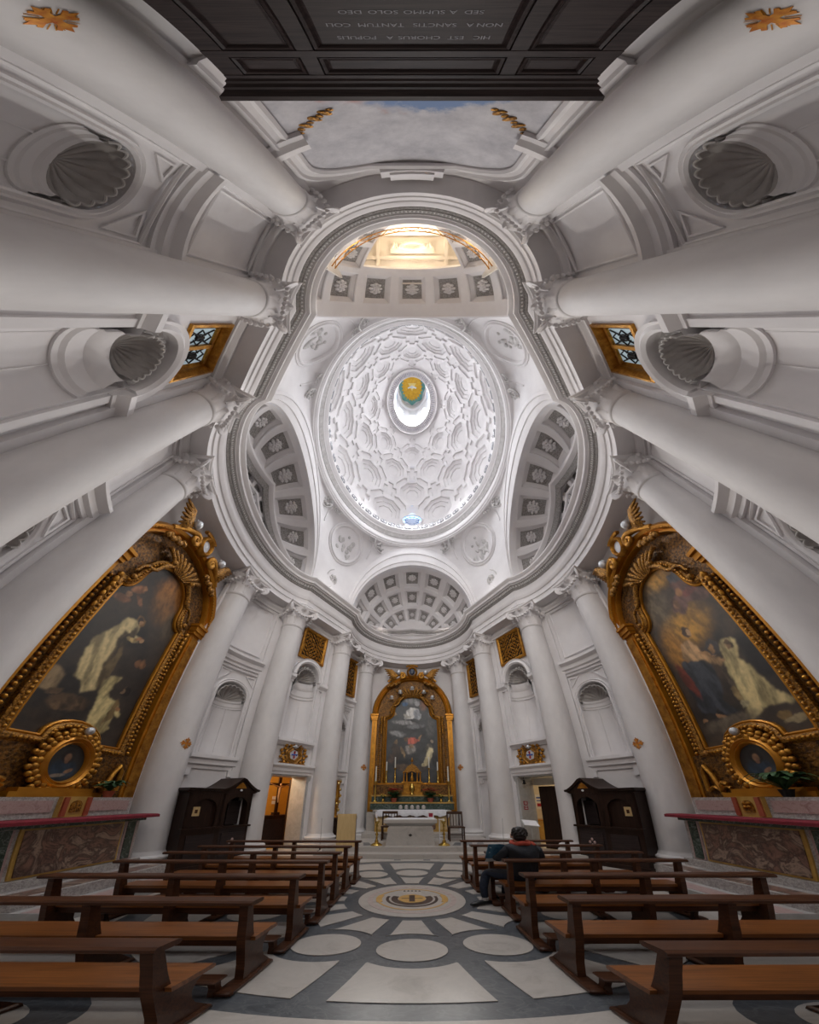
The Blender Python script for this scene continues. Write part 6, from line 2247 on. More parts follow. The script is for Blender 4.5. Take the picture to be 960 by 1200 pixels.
def side_altar(sx):
    side = 'standing' if sx < 0 else 'kneeling'
    O = Vector((sx * 5.0, YC, 0))
    def L(a, d, z): return Vector((-sx * d, (-sx) * a, z))      # relative to O; a = viewer's right
    P = dict(hw=.80, zb=2.52, zs=4.92, zt=5.82, bump=.30, ow=1.52, iw=1.14, z0=1.45, zi=5.35, rise=1.26, wing=(1.10, .02))
    root, pt, box, sweep = retable('side_altarpiece', 'tall gilded altarpiece framing a painting of a %s friar in pale robes' % side, L, O, P,
                                   PM_LEFT if sx < 0 else PM_RIGHT, 'dark oil painting of a friar in pale robes')
    # oval portrait in a gilt wreath on the base
    zc = 2.15
    mb = MB(); box(mb, -1.14, 1.14, .02, .12, 1.62, 2.40)
    mb.build('predella_panel', GOLDDARK, root, None)
    mb = MB(); box(mb, -.62, .62, .1, .30, 1.62, 1.70); box(mb, -.5, .5, .1, .26, 1.70, 1.76)
    mb.build('portrait_sill', GOLDPLAIN, root, None)
    for k in range(26):
        pass
    mb = MB()
    for k in range(30):
        a = two * k / 30
        for r, s_ in ((.43, .055), (.50, .045)):
            rr = r + .02 * sin(k * 2.4)
            mb.ball(pt(rr * cos(a) * .92, .20, zc + rr * sin(a) * .98), (s_, s_, s_), 6, 5)
    mb.build('portrait_wreath', GOLD, root, 60)
    mb = MB(); rows = []
    for k in range(36):
        a = two * k / 36
        rows.append([pt(r * cos(a) * .88, d, zc + r * sin(a)) for r, d in ((.42, .1), (.42, .22), (.37, .26), (.335, .22), (.31, .24), (.285, .20), (.285, .1))])
    mb.rings(rows, closed_path=True, closed_ring=False)
    mb.build('portrait_frame', GOLDPLAIN, root, 50)
    pm = painting_mat('oval_portrait_%s' % side, ((.012, .012, .014), (.03, .028, .028)),
                      [(0, -.10, .20, .17, 0, (.022, .045, .075), .3), (0, .11, .075, .10, 0, (.05, .03, .02), .2), (0, .10, .10, .12, 0, (.02, .016, .015), .2), (.0, .085, .05, .07, 0, (.27, .145, .08), .3), (0, .02, .03, .03, 0, (.2, .1, .055), .3), (.08, -.12, .07, .035, 30, (.28, .15, .08), .3), (-.05, -.2, .12, .03, 10, (.25, .2, .16), .3)], amp=.02)
    po = paint_canvas('oval_portrait', [(.30 * .88 * cos(two * k / 30), .30 * sin(two * k / 30)) for k in range(30)], pm, root, .008)
    Oo = pt(0, .18, zc); X_ = pt(1, .18, zc) - Oo; Z_ = pt(0, .18, zc + 1) - Oo; N_ = pt(0, 1.18, zc) - Oo
    po.matrix_local = Matrix(((X_.x, Z_.x, N_.x, Oo.x), (X_.y, Z_.y, N_.y, Oo.y), (X_.z, Z_.z, N_.z, Oo.z), (0, 0, 0, 1)))
    mb = MB(); mb.ball(pt(0, .30, zc + .50), (.06, .06, .065), 10, 7)
    mb.build('cherub_head', SILVER, root, 60)
    for sg in (-1, 1):
        mb = MB()
        mb.tube([pt(sg * (.62 + .04 * k + .05 * sin(k)), .16, 1.85 + .05 * k * cos(k * .9)) for k in range(10)], .04, 6)
        mb.tube([pt(sg * (.60 + .05 * k), .15, 1.78 + .03 * sin(k * 1.4)) for k in range(9)], .035, 6)
        mb.build('scroll', GOLD, root, 60)
    # the altar: marble steps, frontal, mensa, gradine, cloth
    st = thing('altar_step', 'low grey marble steps carrying the altar of the %s friar' % side, 'step', (O.x, O.y, 0))
    for k, (d0, z0, z1, hw_) in enumerate(((1.62, 0, .17, 1.11), (1.22, .17, .34, 1.09))):
        mb = MB(); box(mb, -hw_, hw_, .2, d0, z0, z1)
        stp = mb.build('tread', SPECKLED if k else JAMB, st, None)
        mb = MB(); box(mb, -hw_ + .02, hw_ - .02, d0 - .30, d0 - .06, z1, z1 + .004)
        mb.build('tread_inlay', PINK_MARBLE if k == 0 else BRECCIA, stp, None)
    al = thing('side_altar', 'coloured marble altar table beneath the painting of the %s friar' % side, 'altar', (O.x, O.y, .344))
    def A(name, a0, a1, d0, d1, z0, z1, m, par=None):
        mb = MB()
        vs = [pt(a, d, z - .344) for a in (a0, a1) for d in (d0, d1) for z in (z0, z1)]
        mb.add(vs, [(0, 1, 3, 2), (4, 6, 7, 5), (0, 4, 5, 1), (2, 3, 7, 6), (0, 2, 6, 4), (1, 5, 7, 3)])
        return mb.build(name, m, par or al, None)
    A('altar_body', -1.02, 1.02, .20, .70, .344, 1.24, SPECKLED)
    A('base_moulding', -1.10, 1.10, .20, .78, .344, .47, SPECKLED)
    fr_ = A('frontal', -.66, .66, .69, .735, .52, 1.17, BRECCIA)
    A('frontal_border', -.70, .70, .69, .722, .485, 1.205, YELLOW_MARBLE)
    # darker eye of the breccia frontal
    for sg in (-1, 1):
        a0, a1 = sorted((sg * .78, sg * .93))
        A('side_inlay', a0, a1, .69, .72, .50, 1.19, GREEN_MARBLE)
        a0, a1 = sorted((sg * .745, sg * .965))
        A('side_border', a0, a1, .69, .71, .48, 1.21, PINK_MARBLE)
    A('cornice', -1.06, 1.06, .2, .76, 1.20, 1.25, GREEN_MARBLE)
    A('mensa', -1.12, 1.12, .2, .84, 1.25, 1.31, SPECKLED)
    A('gradine', -.98, .98, .31, .50, 1.318, 1.62, SPECKLED)
    for a0, a1 in ((-.92, -.26), (.26, .92)):
        A('gradine_panel', a0, a1, .49, .515, 1.40, 1.57, PINK_MARBLE)
    A('tabernacle_case', -.20, .20, .31, .56, 1.318, 1.63, YELLOW_MARBLE)
    for a in (-.16, .16):
        A('tabernacle_pilaster', a - .03, a + .03, .55, .585, 1.33, 1.62, TERRACOTTA)
    mb = MB(); mb.prism(arch_poly(0, .075, 1.39 - .344, 1.50 - .344, 8), .56, .575, lambda a, b, d: pt(a, d, b))
    mb.build('tabernacle_door', GOLDCARVED, al, None)
    if sx > 0:
        mb = MB()
        for k in range(4):
            a = k * pi / 2 + pi / 4
            mb.ball(pt(.0 + .04 * cos(a), .58, 1.50 - .344 + .04 * sin(a)), .03, 6, 5)
        mb.build('cross_boss', GOLD, al, 60)
    cl = MB()
    vs = lambda a, d, z: pt(a, d, z)
    rows = []
    for a in (-1.17, -1.14, 1.14, 1.17):
        rows.append([pt(a, .60, 1.318), pt(a, .86, 1.318 if abs(a) < 1.15 else 1.31), pt(a, .885, 1.30), pt(a, .885, 1.255), pt(a, .87, 1.255), pt(a, .868, 1.312), pt(a, .60, 1.312)])
    cl.rings(rows, cap=True)
    o = MB(); o.v = cl.v; o.f = cl.f
    c_ = thing('altar_cloth', 'crimson cloth spread on the altar under the %s friar' % side, 'cloth', (O.x, O.y, 0))
    o.build('cloth', REDCLOTH, c_, None)
    # potted plant on the gradine
    a_ = .62 if sx < 0 else .40
    base = O + pt(a_, .40, 1.62)
    pl_ = thing('potted_plant', 'green leafy plant in a pot on the altar of the %s friar' % side, 'plant', base)
    b = MB(); b.lathe([(.05, 0), (.075, .10), (.08, .11), (.07, .11), (.06, .09)], 14)
    b.build('pot', TERRACOTTA if sx < 0 else BLACK, pl_, 40)
    b = MB(); leafy_plant(b, (0, 0, .10), 26 if sx < 0 else 34, .24 if sx < 0 else .36, .20 if sx < 0 else .26, 5 + sx, .04 if sx < 0 else .05)
    b.build('leaves', LEAF, pl_, 60)
    b = MB(); b.tube([(0, 0, .08), (0, 0, .22)], .012, 6)
    b.build('stem', LEAF, pl_, 60)
for sx in (-1, 1): side_altar(sx)
# ------------------------------------------------------------------ high altar
OM = Vector((0, YC + 7.22, 0))
def LM(a, d, z): return Vector((a, -d, z))
PMn = dict(hw=.92, zb=2.20, zs=4.72, zt=5.66, bump=0, ow=1.48, iw=1.30, z0=.95, zi=4.92, rise=1.68, wing=(1.02, -.06))
hroot, hpt, hbox, hsweep = retable('high_altarpiece', 'gilded altarpiece over the high altar with a dark painting of saints and clouds', LM, OM, PMn, PM_MAIN, 'dark oil painting of saints below a bright cloud')
for a, z in ((-.78, 5.62), (-.46, 5.86), (.46, 5.86), (.78, 5.62), (0, 6.02)):
    mb = MB(); mb.ball(hpt(a, .26, z), (.075, .075, .07), 9, 6); mb.ball(hpt(a, .24, z - .06), (.10, .05, .04), 8, 5)
    mb.build('cherub_head', SILVER, hroot, 60)
mb = MB(); mb.ball(hpt(0, .30, zc_ := 6.72), (.11, .04, .14), 12, 8)
mb.build('crest_boss', mat('dark_enamel', (.02, .03, .06), rough=.3), hroot, 60)

ha = thing('high_altar', 'marble high altar with green inlaid shelves beneath the gilded altarpiece', 'altar', (0, YC + 6.3, .42))
def HB(name, x0, x1, w0, w1, z0, z1, m, par=None):
    b = MB(); b.bbox((x0, w0 - 6.3, z0 - .42), (x1, w1 - 6.3, z1 - .42))
    return b.build(name, m, par or ha, None)
HB('altar_body', -1.12, 1.12, 6.15, 6.72, .42, 1.14, YELLOW_MARBLE)
HB('altar_front', -.70, .70, 6.12, 6.15, .50, 1.08, BRECCIA)
for sx in (-1, 1):
    a0, a1 = sorted((sx * .78, sx * 1.06))
    HB('altar_inlay', a0, a1, 6.125, 6.15, .50, 1.08, PALEWOOD)
    a0, a1 = sorted((sx * 1.12, sx * 1.42))
    HB('altar_flank', a0, a1, 6.50, 6.90, .42, 1.10, WHITE_MARBLE)
HB('mensa', -1.18, 1.18, 6.05, 6.75, 1.14, 1.19, WHITE_MARBLE)
HB('gradine', -1.32, 1.32, 6.50, 6.90, 1.19, 1.42, GREEN_MARBLE)
HB('gradine_edge', -1.34, 1.34, 6.48, 6.90, 1.42, 1.47, YELLOW_MARBLE)
HB('gradine', -1.30, 1.30, 6.62, 6.90, 1.47, 1.68, GREEN_MARBLE)
HB('gradine_edge', -1.32, 1.32, 6.60, 6.90, 1.68, 1.73, YELLOW_MARBLE)
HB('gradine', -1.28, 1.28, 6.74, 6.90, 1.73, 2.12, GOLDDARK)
HB('gradine_edge', -1.30, 1.30, 6.72, 6.90, 2.12, 2.17, GOLDPLAIN)
for k in range(5):
    b = MB(); x = -.36 + .18 * k
    b.lathe([(.0, 0), (.055, .02), (.06, .10), (.03, .15), (0, .16)], 10, Matrix.Translation((x, 6.48 - 6.3, 1.21 - .42)))
    b.build('relief_boss', WHITE_MARBLE if k % 2 == 0 else SPECKLED, ha, 50)
# linen altar cloth hanging over the mensa
b = MB()
rows = []
for k in range(41):
    x = -1.02 + 2.04 * k / 40
    drop = .20 + .03 * sin(k * .9) + .01 * sin(k * 2.3)
    f = .012 * sin(k * 1.7)
    rows.append([(x, YC + 6.62, 1.197), (x, YC + 6.03, 1.197), (x, YC + 6.018 + f, 1.185), (x, YC + 6.015 + f, 1.19 - drop)])
b.rings(rows, closed_ring=False)
cl = b.build('linen_altar_cloth', LINEN, None, 60)
tag(cl, 'white linen cloth draped along the front of the high altar', 'cloth')
for sg in (-1, 1):
    b = MB()
    for k in range(5):
        b.tube([(sg * (1.02 + .02 * k), YC + 6.05 + .05 * k, 1.20 - .02 * k), (sg * (1.06 + .02 * k), YC + 6.02 + .05 * k, 1.08), (sg * (1.05 + .015 * k), YC + 6.02 + .05 * k, .92 + .02 * k)], [.02, .045, .03], 6)
    b.build('gathered_end', LINEN, cl, 60)
# tabernacle
tb_ = thing('tabernacle', 'carved gilded tabernacle with a pointed crown at the centre of the high altar', 'tabernacle', (0, YC + 6.80, 1.73))
b = MB()
b.bbox((-.34, -.16, 0), (.34, .10, .10)); b.bbox((-.28, -.12, .10), (.28, .10, .44)); b.bbox((-.34, -.17, .44), (.34, .10, .50))
b.build('tabernacle_base', GOLD, tb_, None)
for sg in (-1, 1):
    for x, y in ((.27, -.13), (.17, -.15)):
        b = MB(); b.lathe([(.035, .50), (.025, .54), (.022, .80), (.035, .84)], 10, Matrix.Translation((sg * x, y, 0)))
        b.build('colonnette', GOLDPLAIN, tb_, 50)
b = MB()
pts = [(-.33, .84)] + [(-.33 + .30 * t / 8 , .84 + .30 * sin(t * pi / 16) ** 1.5) for t in range(1, 9)] + [(0, 1.24)] + [(.33 - .30 * t / 8, .84 + .30 * sin(t * pi / 16) ** 1.5) for t in range(8, 0, -1)] + [(.33, .84)]
b.prism(pts, -.15, .10, lambda a, z, d: (a, d, z))
b.build('tabernacle_crown', GOLDCARVED, tb_, None)
b = MB(); b.ball((0, -.10, 1.28), .05, 8, 6); b.tube([(0, -.1, 1.28), (0, -.1, 1.40)], .015, 6)
b.build('finial', GOLD, tb_, 60)
b = MB(); b.prism(arch_poly(0, .12, .52, .76, 8), -.16, -.12, lambda a, z, d: (a, d, z))
b.build('niche', BLACK, tb_, None)
b = MB(); b.lathe([(.05, .52), (.06, .60), (.035, .70), (.02, .74), (.03, .78), (.03, .82), (0, .84)], 10, Matrix.Translation((0, -.17, 0)))
b.build('figurine', GOLD, tb_, 60)
b = MB(); b.lathe([(.08, .02), (.05, .10), (.09, .20), (.10, .30), (.03, .42)], 12, Matrix.Translation((0, -.17, 0)))
b.build('urn', BRASS, tb_, 50)
# six candlesticks
cs0 = None
for x, w, z, h in ((-.57, 6.81, 2.17, 1.0), (.57, 6.81, 2.17, 1.0), (-.86, 6.81, 2.17, .82), (.86, 6.81, 2.17, .82), (-1.18, 6.55, 1.47, 1.32), (1.18, 6.55, 1.47, 1.32)):
    inner = abs(x) < .7
    lab = {0.57: 'tall brass candlestick with white candle right beside the tabernacle', 0.86: 'brass candlestick with white candle at the edge of the altar painting', 1.18: 'brass candlestick with white candle ending the lower altar shelf'}[abs(x)]
    lab += ', crucifix-door side' if x < 0 else ', dark-door side'
    t = thing('candlestick', lab, 'candlestick', (x, YC + w, z), 0, 'candlesticks on the high altar')
    hs = h * .58
    b = MB(); b.lathe([(.07, 0), (.075, .02), (.03, .06), (.022, .12), (.04, hs * .35), (.02, hs * .42), (.028, hs * .6), (.016, hs * .75), (.02, hs * .92), (.055, hs * .97), (.055, hs)], 12)
    b.build('stick', BRASS, t, 50)
    b = MB(); b.lathe([(.021, hs), (.02, h - .01), (.004, h)], 10)
    b.build('candle', WAX, t, 50)
# poinsettias and small flowers
for sx in (-1, 1):
    t = thing('poinsettia', 'red poinsettia with dark green leaves on the altar shelf, %s side' % ('crucifix-door' if sx < 0 else 'dark-door'), 'flowers', (sx * .58, YC + 6.52, 1.47), 0, 'poinsettias on the high altar')
    b = MB(); b.lathe([(.07, 0), (.10, .14), (.11, .15), (.09, .15)], 12); b.build('pot', TERRACOTTA, t, 40)
    b = MB(); leafy_plant(b, (0, 0, .16), 22, .28, .22, 3 + sx, .05); leafy_plant(b, (0, 0, .12), 16, .26, .10, 13 + sx, .05); b.build('leaves', LEAF, t, 60)
    b = MB()
    rnd = random.Random(21 + sx)
    for k in range(9):
        a = two * k / 9; r = .17 * (.3 + .7 * rnd.random())
        leafy_plant(b, (r * cos(a), r * sin(a) - .08, .40 + .07 * rnd.random()), 8, .13, .035, k, .032)
    b.build('bracts', REDLEAF, t, 60)
    t = thing('flower_posy', 'small yellow flowers in a vase beside the poinsettia, %s side' % ('crucifix-door' if sx < 0 else 'dark-door'), 'flowers', (sx * .92, YC + 6.54, 1.47), 0, 'small posies on the high altar')
    b = MB(); b.lathe([(.04, 0), (.05, .05), (.03, .10), (.045, .12)], 10); b.build('vase', BRASS, t, 50)
    b = MB(); leafy_plant(b, (0, 0, .12), 14, .12, .14, 31 + sx, .02); b.build('leaves', LEAF, t, 60)
    b = MB()
    for k in range(8):
        a = two * k / 8
        b.ball((.07 * cos(a), .07 * sin(a), .22 + .03 * (k % 3)), .025, 6, 4)
    b.build('blooms', mat('yellow_bloom', (.5, .32, .04), rough=.6), t, 60)
    t = thing('brass_bowl', 'low brass bowl at the end of the lower altar shelf', 'bowl', (sx * 1.24, YC + 6.60, 1.19 + .28), 0, 'brass bowls on the high altar') if False else None
# free-standing altar table
at = thing('altar_table', 'free-standing white marble altar table with a small dark cross on its front', 'altar', (0, YC + 3.98, .26))
b = MB(); b.bevel_box((-.04, .22, .70), (1.28, .62, .12), .015); b.build('table_top', WHITE_MARBLE, at, 30)
b = MB(); b.rings([[(-.04 - x, y0, z), (-.04 + x, y0, z), (-.04 + x, y1, z), (-.04 - x, y1, z)] for x, y0, y1, z in ((.575, .0, .44, 0), (.545, .02, .42, .50), (.50, .05, .40, .56))], cap=True)
b.build('table_pedestal', WHITE_MARBLE, at, None)
b = MB(); b.rings([[(-.04 - x, y0, z), (-.04 + x, y0, z), (-.04 + x, y1, z), (-.04 - x, y1, z)] for x, y0, y1, z in ((.52, .05, .4, .56), (.60, -.05, .5, .64))], cap=True)
b.build('table_neck', JAMB, at, None)
b = MB()
for k in range(4):
    a = k * pi / 2
    b.ball((-.04 + .022 * cos(a), .0, .30 + .022 * sin(a)), (.016, .012, .016), 6, 5)
b.build('cross_emblem', BLACK, at, 60)
b = MB(); b.bbox((-.62, -.06, .76), (.54, .50, .768)); tc_ = b.build('table_runner', LINEN, None, None)
tc_.location = at.location; tag(tc_, 'plain white linen runner laid on the marble altar table', 'cloth')
# wire-legged white side stand at the right of the table
sd = thing('white_stand', 'slim white metal stand close to the right end of the marble altar table', 'stand', (.72, YC + 4.20, .26))
for x in (-.05, .05):
    for y in (-.05, .05):
        b = MB(); b.tube([(x, y, 0), (x, y, .74)], .009, 6); b.build('leg', LINEN, sd, None)
for r_, z_ in ((.07, .73), (.06, .25)):
    b = MB(); b.bbox((-r_, -r_, z_), (r_, r_, z_ + .012)); b.build('shelf', LINEN, sd, None)
ms = thing('missal', 'red and white booklet standing on the marble altar table', 'book', (.46, YC + 4.15, 1.029))
b = MB(); b.bbox((-.075, -.01, 0), (.075, .01, .20)); b.build('cover', POSTER, ms, None)
b = MB(); b.bbox((-.05, -.013, .04), (.05, -.009, .15)); b.build('cover_print', REDP, ms, None)
# two brass floor candlesticks flanking the table
for sx in (-1, 1):
    t = thing('floor_candlestick', 'turned brass floor candlestick beside the %s end of the marble altar table' % ('lectern' if sx < 0 else 'chair'), 'candlestick', (-.04 + sx * .80, YC + 4.02, .26), 0, 'brass floor candlesticks')
    b = MB(); b.lathe([(.14, 0), (.14, .02), (.10, .05), (.04, .09), (.05, .12), (.025, .16), (.022, .28), (.04, .32), (.022, .36), (.02, .52), (.035, .56), (.02, .60), (.06, .68), (.06, .70)], 16)
    b.build('stick', BRASS, t, 50)
    b = MB(); b.lathe([(.025, .70), (.024, .76), (.004, .77)], 10); b.build('candle', WAX, t, 50)
# wooden chairs by the altar
def chair(x, w, z, rz, label):
    t = thing('altar_chair', label, 'chair', (x, YC + w, z), rz, 'wooden chairs by the altar')
    W = wood_mat('chair_wood', (.035, .016, .009), (.075, .034, .018), rough=.4, axis=2) if 'chair_wood' not in MATS else MATS['chair_wood']
    b = MB(); b.bevel_box((0, 0, .44), (.44, .42, .05), .01); b.build('seat', W, t, 30)
    for sx in (-1, 1):
        for y in (-.18, .18):
            b = MB(); b.tube([(sx * .19, y, 0), (sx * .19, y, .43)], .02, 8); b.build('leg', W, t, 50)
        b = MB(); b.tube([(sx * .20, .19, .44), (sx * .20, .24, .92)], .02, 8); b.build('back_post', W, t, 50)
    b = MB(); b.bevel_box((0, .235, .88), (.42, .03, .09), .01); b.build('crest_rail', W, t, 30)
    for k in range(4):
        b = MB(); b.tube([(-.12 + .08 * k, .20, .46), (-.12 + .08 * k, .235, .86)], .012, 6); b.build('spindle', W, t, 50)
    for y in (-.18, .18):
        b = MB(); b.tube([(-.19, y, .2), (.19, y, .2)], .012, 6); b.build('stretcher', W, t, 50)
chair(1.17, 5.0, .26, 0, 'dark wooden chair with a spindle back to the right of the high altar')
chair(-.62, 5.25, .26, 0, 'dark wooden chair behind the marble altar table with only its back rail showing')
# pale wooden lectern panel, gilt standing candelabrum
lt = thing('lectern', 'pale maple lectern with a broad plain front panel by the altar steps', 'lectern', (-1.52, YC + 3.72, 0), radians(6))
b = MB(); b.bbox((-.21, -.02, .13), (.21, .02, 1.16)); b.build('front_panel', PALEWOOD, lt, None)
for sg in (-1, 1):
    b = MB(); b.prism([(.02, .13), (.34, .13), (.30, 1.02), (.02, 1.14)], sg * .20 - .012, sg * .20 + .012, lambda a, z, d: (d, a, z)); b.build('side_panel', BENCH, lt, None)
b = MB(); b.rings([[(-.22, 0, 1.15), (.22, 0, 1.15), (.22, 0, 1.18), (-.22, 0, 1.18)], [(-.22, .34, 1.02), (.22, .34, 1.02), (.22, .34, 1.05), (-.22, .34, 1.05)]], cap=True); b.build('book_rest', PALEWOOD, lt, None)
b = MB(); b.bbox((-.21, .0, 0), (.21, .33, .13)); b.build('foot', BENCH, lt, None)
gc = thing('gilt_candelabrum', 'tall gilded carved candelabrum standing against the wall near the lectern', 'candelabrum', (-2.28, YC + 5.95, 0), 0)
b = MB(); b.lathe([(.16, 0), (.16, .10), (.10, .14), (.10, .86), (.14, .90), (.14, .95)], 14); b.build('pedestal', DARKWOOD, gc, 40)
b = MB()
b.lathe([(.09, .95), (.05, 1.02), (.06, 1.25), (.09, 1.40), (.07, 1.55), (.10, 1.75), (.06, 1.92), (.09, 2.1), (.11, 2.2), (.05, 2.24)], 14)
b.build('gilt_figure', GOLD, gc, 50)
b = MB()
for k in range(18):
    b.ball((.10 * cos(k * 1.9), .10 * sin(k * 1.9), 1.0 + .07 * k), (.045, .045, .06), 6, 5)
b.build('carved_foliage', mat('bright_gilding', (.75, .48, .10), (.95, .75, .35), rough=.25, metal=.9, scale=12, bump=.6), gc, 60)

# ------------------------------------------------------------------ confessionals
def confessional(sx):
    x, w = BC.P(.90, -.22)
    x2, w2 = BC.P(1.0, -.22); x1, w1 = BC.P(.8, -.22)
    ux, uw = x2 - x1, w2 - w1
    # local frame: +X along the wall (viewer's right), -Y towards the nave
    base = Vector((sx * x, YC + w, 0))
    tvec = Vector((sx * ux, uw, 0)).normalized()
    nav = Vector((-sx * uw * -1, 0, 0))
    inward = Vector((BC.P(.9, -.6)[0] - x, BC.P(.9, -.6)[1] - w, 0)); inward = Vector((sx * inward.x, inward.y, 0)).normalized()
    right = Vector((0, 0, 1)).cross(-inward) * -1
    right = (-inward).cross(Vector((0, 0, 1)))        # viewer's right when facing the wall
    ang = atan2(right.y, right.x)
    t = thing('confessional', 'dark carved wooden confessional with arched openings below the niche on the %s side' % ('crucifix-door' if sx < 0 else 'dark-door'), 'confessional', base, ang)
    m = -1 if sx > 0 else 1       # mirror so that the gable with the open priest door is towards the altar
    def B(name, x0, x1, y0, y1, z0, z1, mt=DARKWOOD, par=None):
        a, c = sorted((m * x0, m * x1))
        b = MB(); b.bbox((a, y0, z0), (c, y1, z1)); return b.build(name, mt, par or t, None)
    W = .66
    B('plinth', -W - .02, W + .02, -.42, .30, 0, .10)
    B('back', -W, W, .24, .30, .10, 1.80)
    for s_ in (-W, W - .05):
        B('side', s_, s_ + .05, -.40, .24, .10, 1.78)
    B('partition', .0, .05, -.40, .24, .10, 1.78)
    # lower doors
    d_ = B('half_door', .05, W - .05, -.40, -.36, .10, .92, VESTWOOD)
    B('kneeler_front', -W + .05, .0, -.40, -.36, .10, .92, DARKWOOD)
    for x0, x1 in ((.10, W - .10), (-W + .10, -.05)):
        B('lower_panel', x0, x1, -.415, -.40, .22, .80, VESTWOOD)
    B('ledge', -W - .03, W + .03, -.45, -.34, .92, .965, DARKWOOD)
    # arched upper openings
    def arch_board(x0, x1, z0, z1, hw, zs):
        b = MB()
        cx = (x0 + x1) / 2
        hole = arch_poly(cx, hw, z0 + .001, zs, 12)
        b.sheet(subdiv([(x0, z0 - .0), (x1, z0), (x1, z1), (x0, z1)], .3), [hole], lambda a, z: (m * a, -.40, z), [])
        b.rings([[(m * a, -.40, z) for a, z in hole], [(m * a, -.35, z) for a, z in hole]])
        return b.build('arched_front', DARKWOOD, t, None)
    arch_board(.03, W, .95, 1.74, .235, 1.40)
    arch_board(-W, .03, .95, 1.74, .235, 1.36)
    B('curtain', .08, W - .06, -.06, -.03, .93, 1.74, BLACK)
    B('inner_leaf', .30, W - .08, -.16, -.14, .97, 1.55, VESTWOOD)
    B('grille_leaf', -W + .07, -.02, -.33, -.30, .95, 1.74, DARKWOOD)
    nt_ = B('notice', -W + .16, -W + .29, -.345, -.335, 1.22, 1.42, PALEWOOD)
    B('notice_print', -W + .20, -W + .25, -.349, -.344, 1.28, 1.36, BENCH, nt_)
    # sweeping cornice rising to a gable at the altar end
    pts = []
    for k in range(21):
        a = -W - .06 + (2 * W + .16) * k / 20
        u = (a + W) / (2 * W)
        pk = max(0, 1 - abs(a - .34) / .40)
        z = 1.76 + .02 * (1 - u) + .30 * pk ** 1.4
        pts.append((a, z))
    b = MB()
    b.rings([[(m * a, -.47, z), (m * a, .30, z), (m * a, .30, z + .05), (m * a, -.49, z + .05)] for a, z in pts], cap=True)
    b.build('cornice', DARKWOOD, t, 30)
    b = MB(); b.prism([(a, z) for a, z in pts] + [(pts[-1][0] - .08, 1.72), (pts[0][0] + .08, 1.72)], -.42, .24, lambda a, z, d: (m * a, d, z))
    b.build('frieze', DARKWOOD, t, None)
    b = MB(); b.prism([(.22, 1.84), (.46, 1.84), (.40, 1.93), (.34, 1.98), (.28, 1.93)], -.435, -.42, lambda a, z, d: (m * a, d, z))
    b.build('gable_ornament', GOLD, t, None)
    b = MB(); b.ball((m * .34, -.44, 1.79), (.03, .02, .025), 8, 6); b.build('call_lamp', LINEN, t, 60)
    b = MB()
    for k in range(4):
        a = k * pi / 2
        b.ball((m * .34 + .05 * cos(a), -.42, .56 + .07 * sin(a)), (.028, .012, .04), 6, 5)
    b.build('carved_cross', PINK_MARBLE, t, 60)
for sx in (-1, 1): confessional(sx)

# music stand with an open white sheet near the dark-door doorway
p0 = Vector((2.86, YC + 4.02, 0))
st = thing('music_stand', 'slim stand holding a white information sheet beside the dark-door doorway', 'stand', p0)
b = MB(); b.tube([(0, 0, .02), (0, 0, .86)], .012, 8); b.build('pole', JAMB, st, 50)
b = MB(); b.lathe([(.16, 0), (.16, .015), (.02, .03), (.015, .04)], 16); b.build('foot', BLACK, st, 40)
b = MB(); b.rings([[(-.20, -.10, .84), (.18, -.10, .80), (.18, -.10, .812), (-.20, -.10, .852)], [(-.20, .14, .99), (.18, .14, .95), (.18, .14, .962), (-.20, .14, 1.002)]], cap=True); b.build('tray', JAMB, st, None)
b = MB(); b.rings([[(-.18, -.09, .862), (.16, -.09, .822)], [(-.18, .12, .995), (.16, .12, .955)]], closed_ring=False); b.build('sheet', LINEN, st, None)
# two thin microphone-like rods standing by the inner columns
for sx in (-1, 1):
    t = thing('floor_rod', 'thin dark stick standing on a little foot before the column beside the %s doorway' % ('crucifix' if sx < 0 else 'dark-door'), 'stick', (sx * 2.25, YC + 4.35, 0), 0, 'thin rods by the inner columns')
    b = MB(); b.tube([(0, 0, .02), (sx * .0, 0, .55), (sx * .02, .02, 1.02)], .008, 6); b.build('rod', JAMB, t, 50)
    b = MB(); b.lathe([(.07, 0), (.07, .03), (.02, .06), (.02, .12)], 12); b.build('foot', BLACK, t, 40)
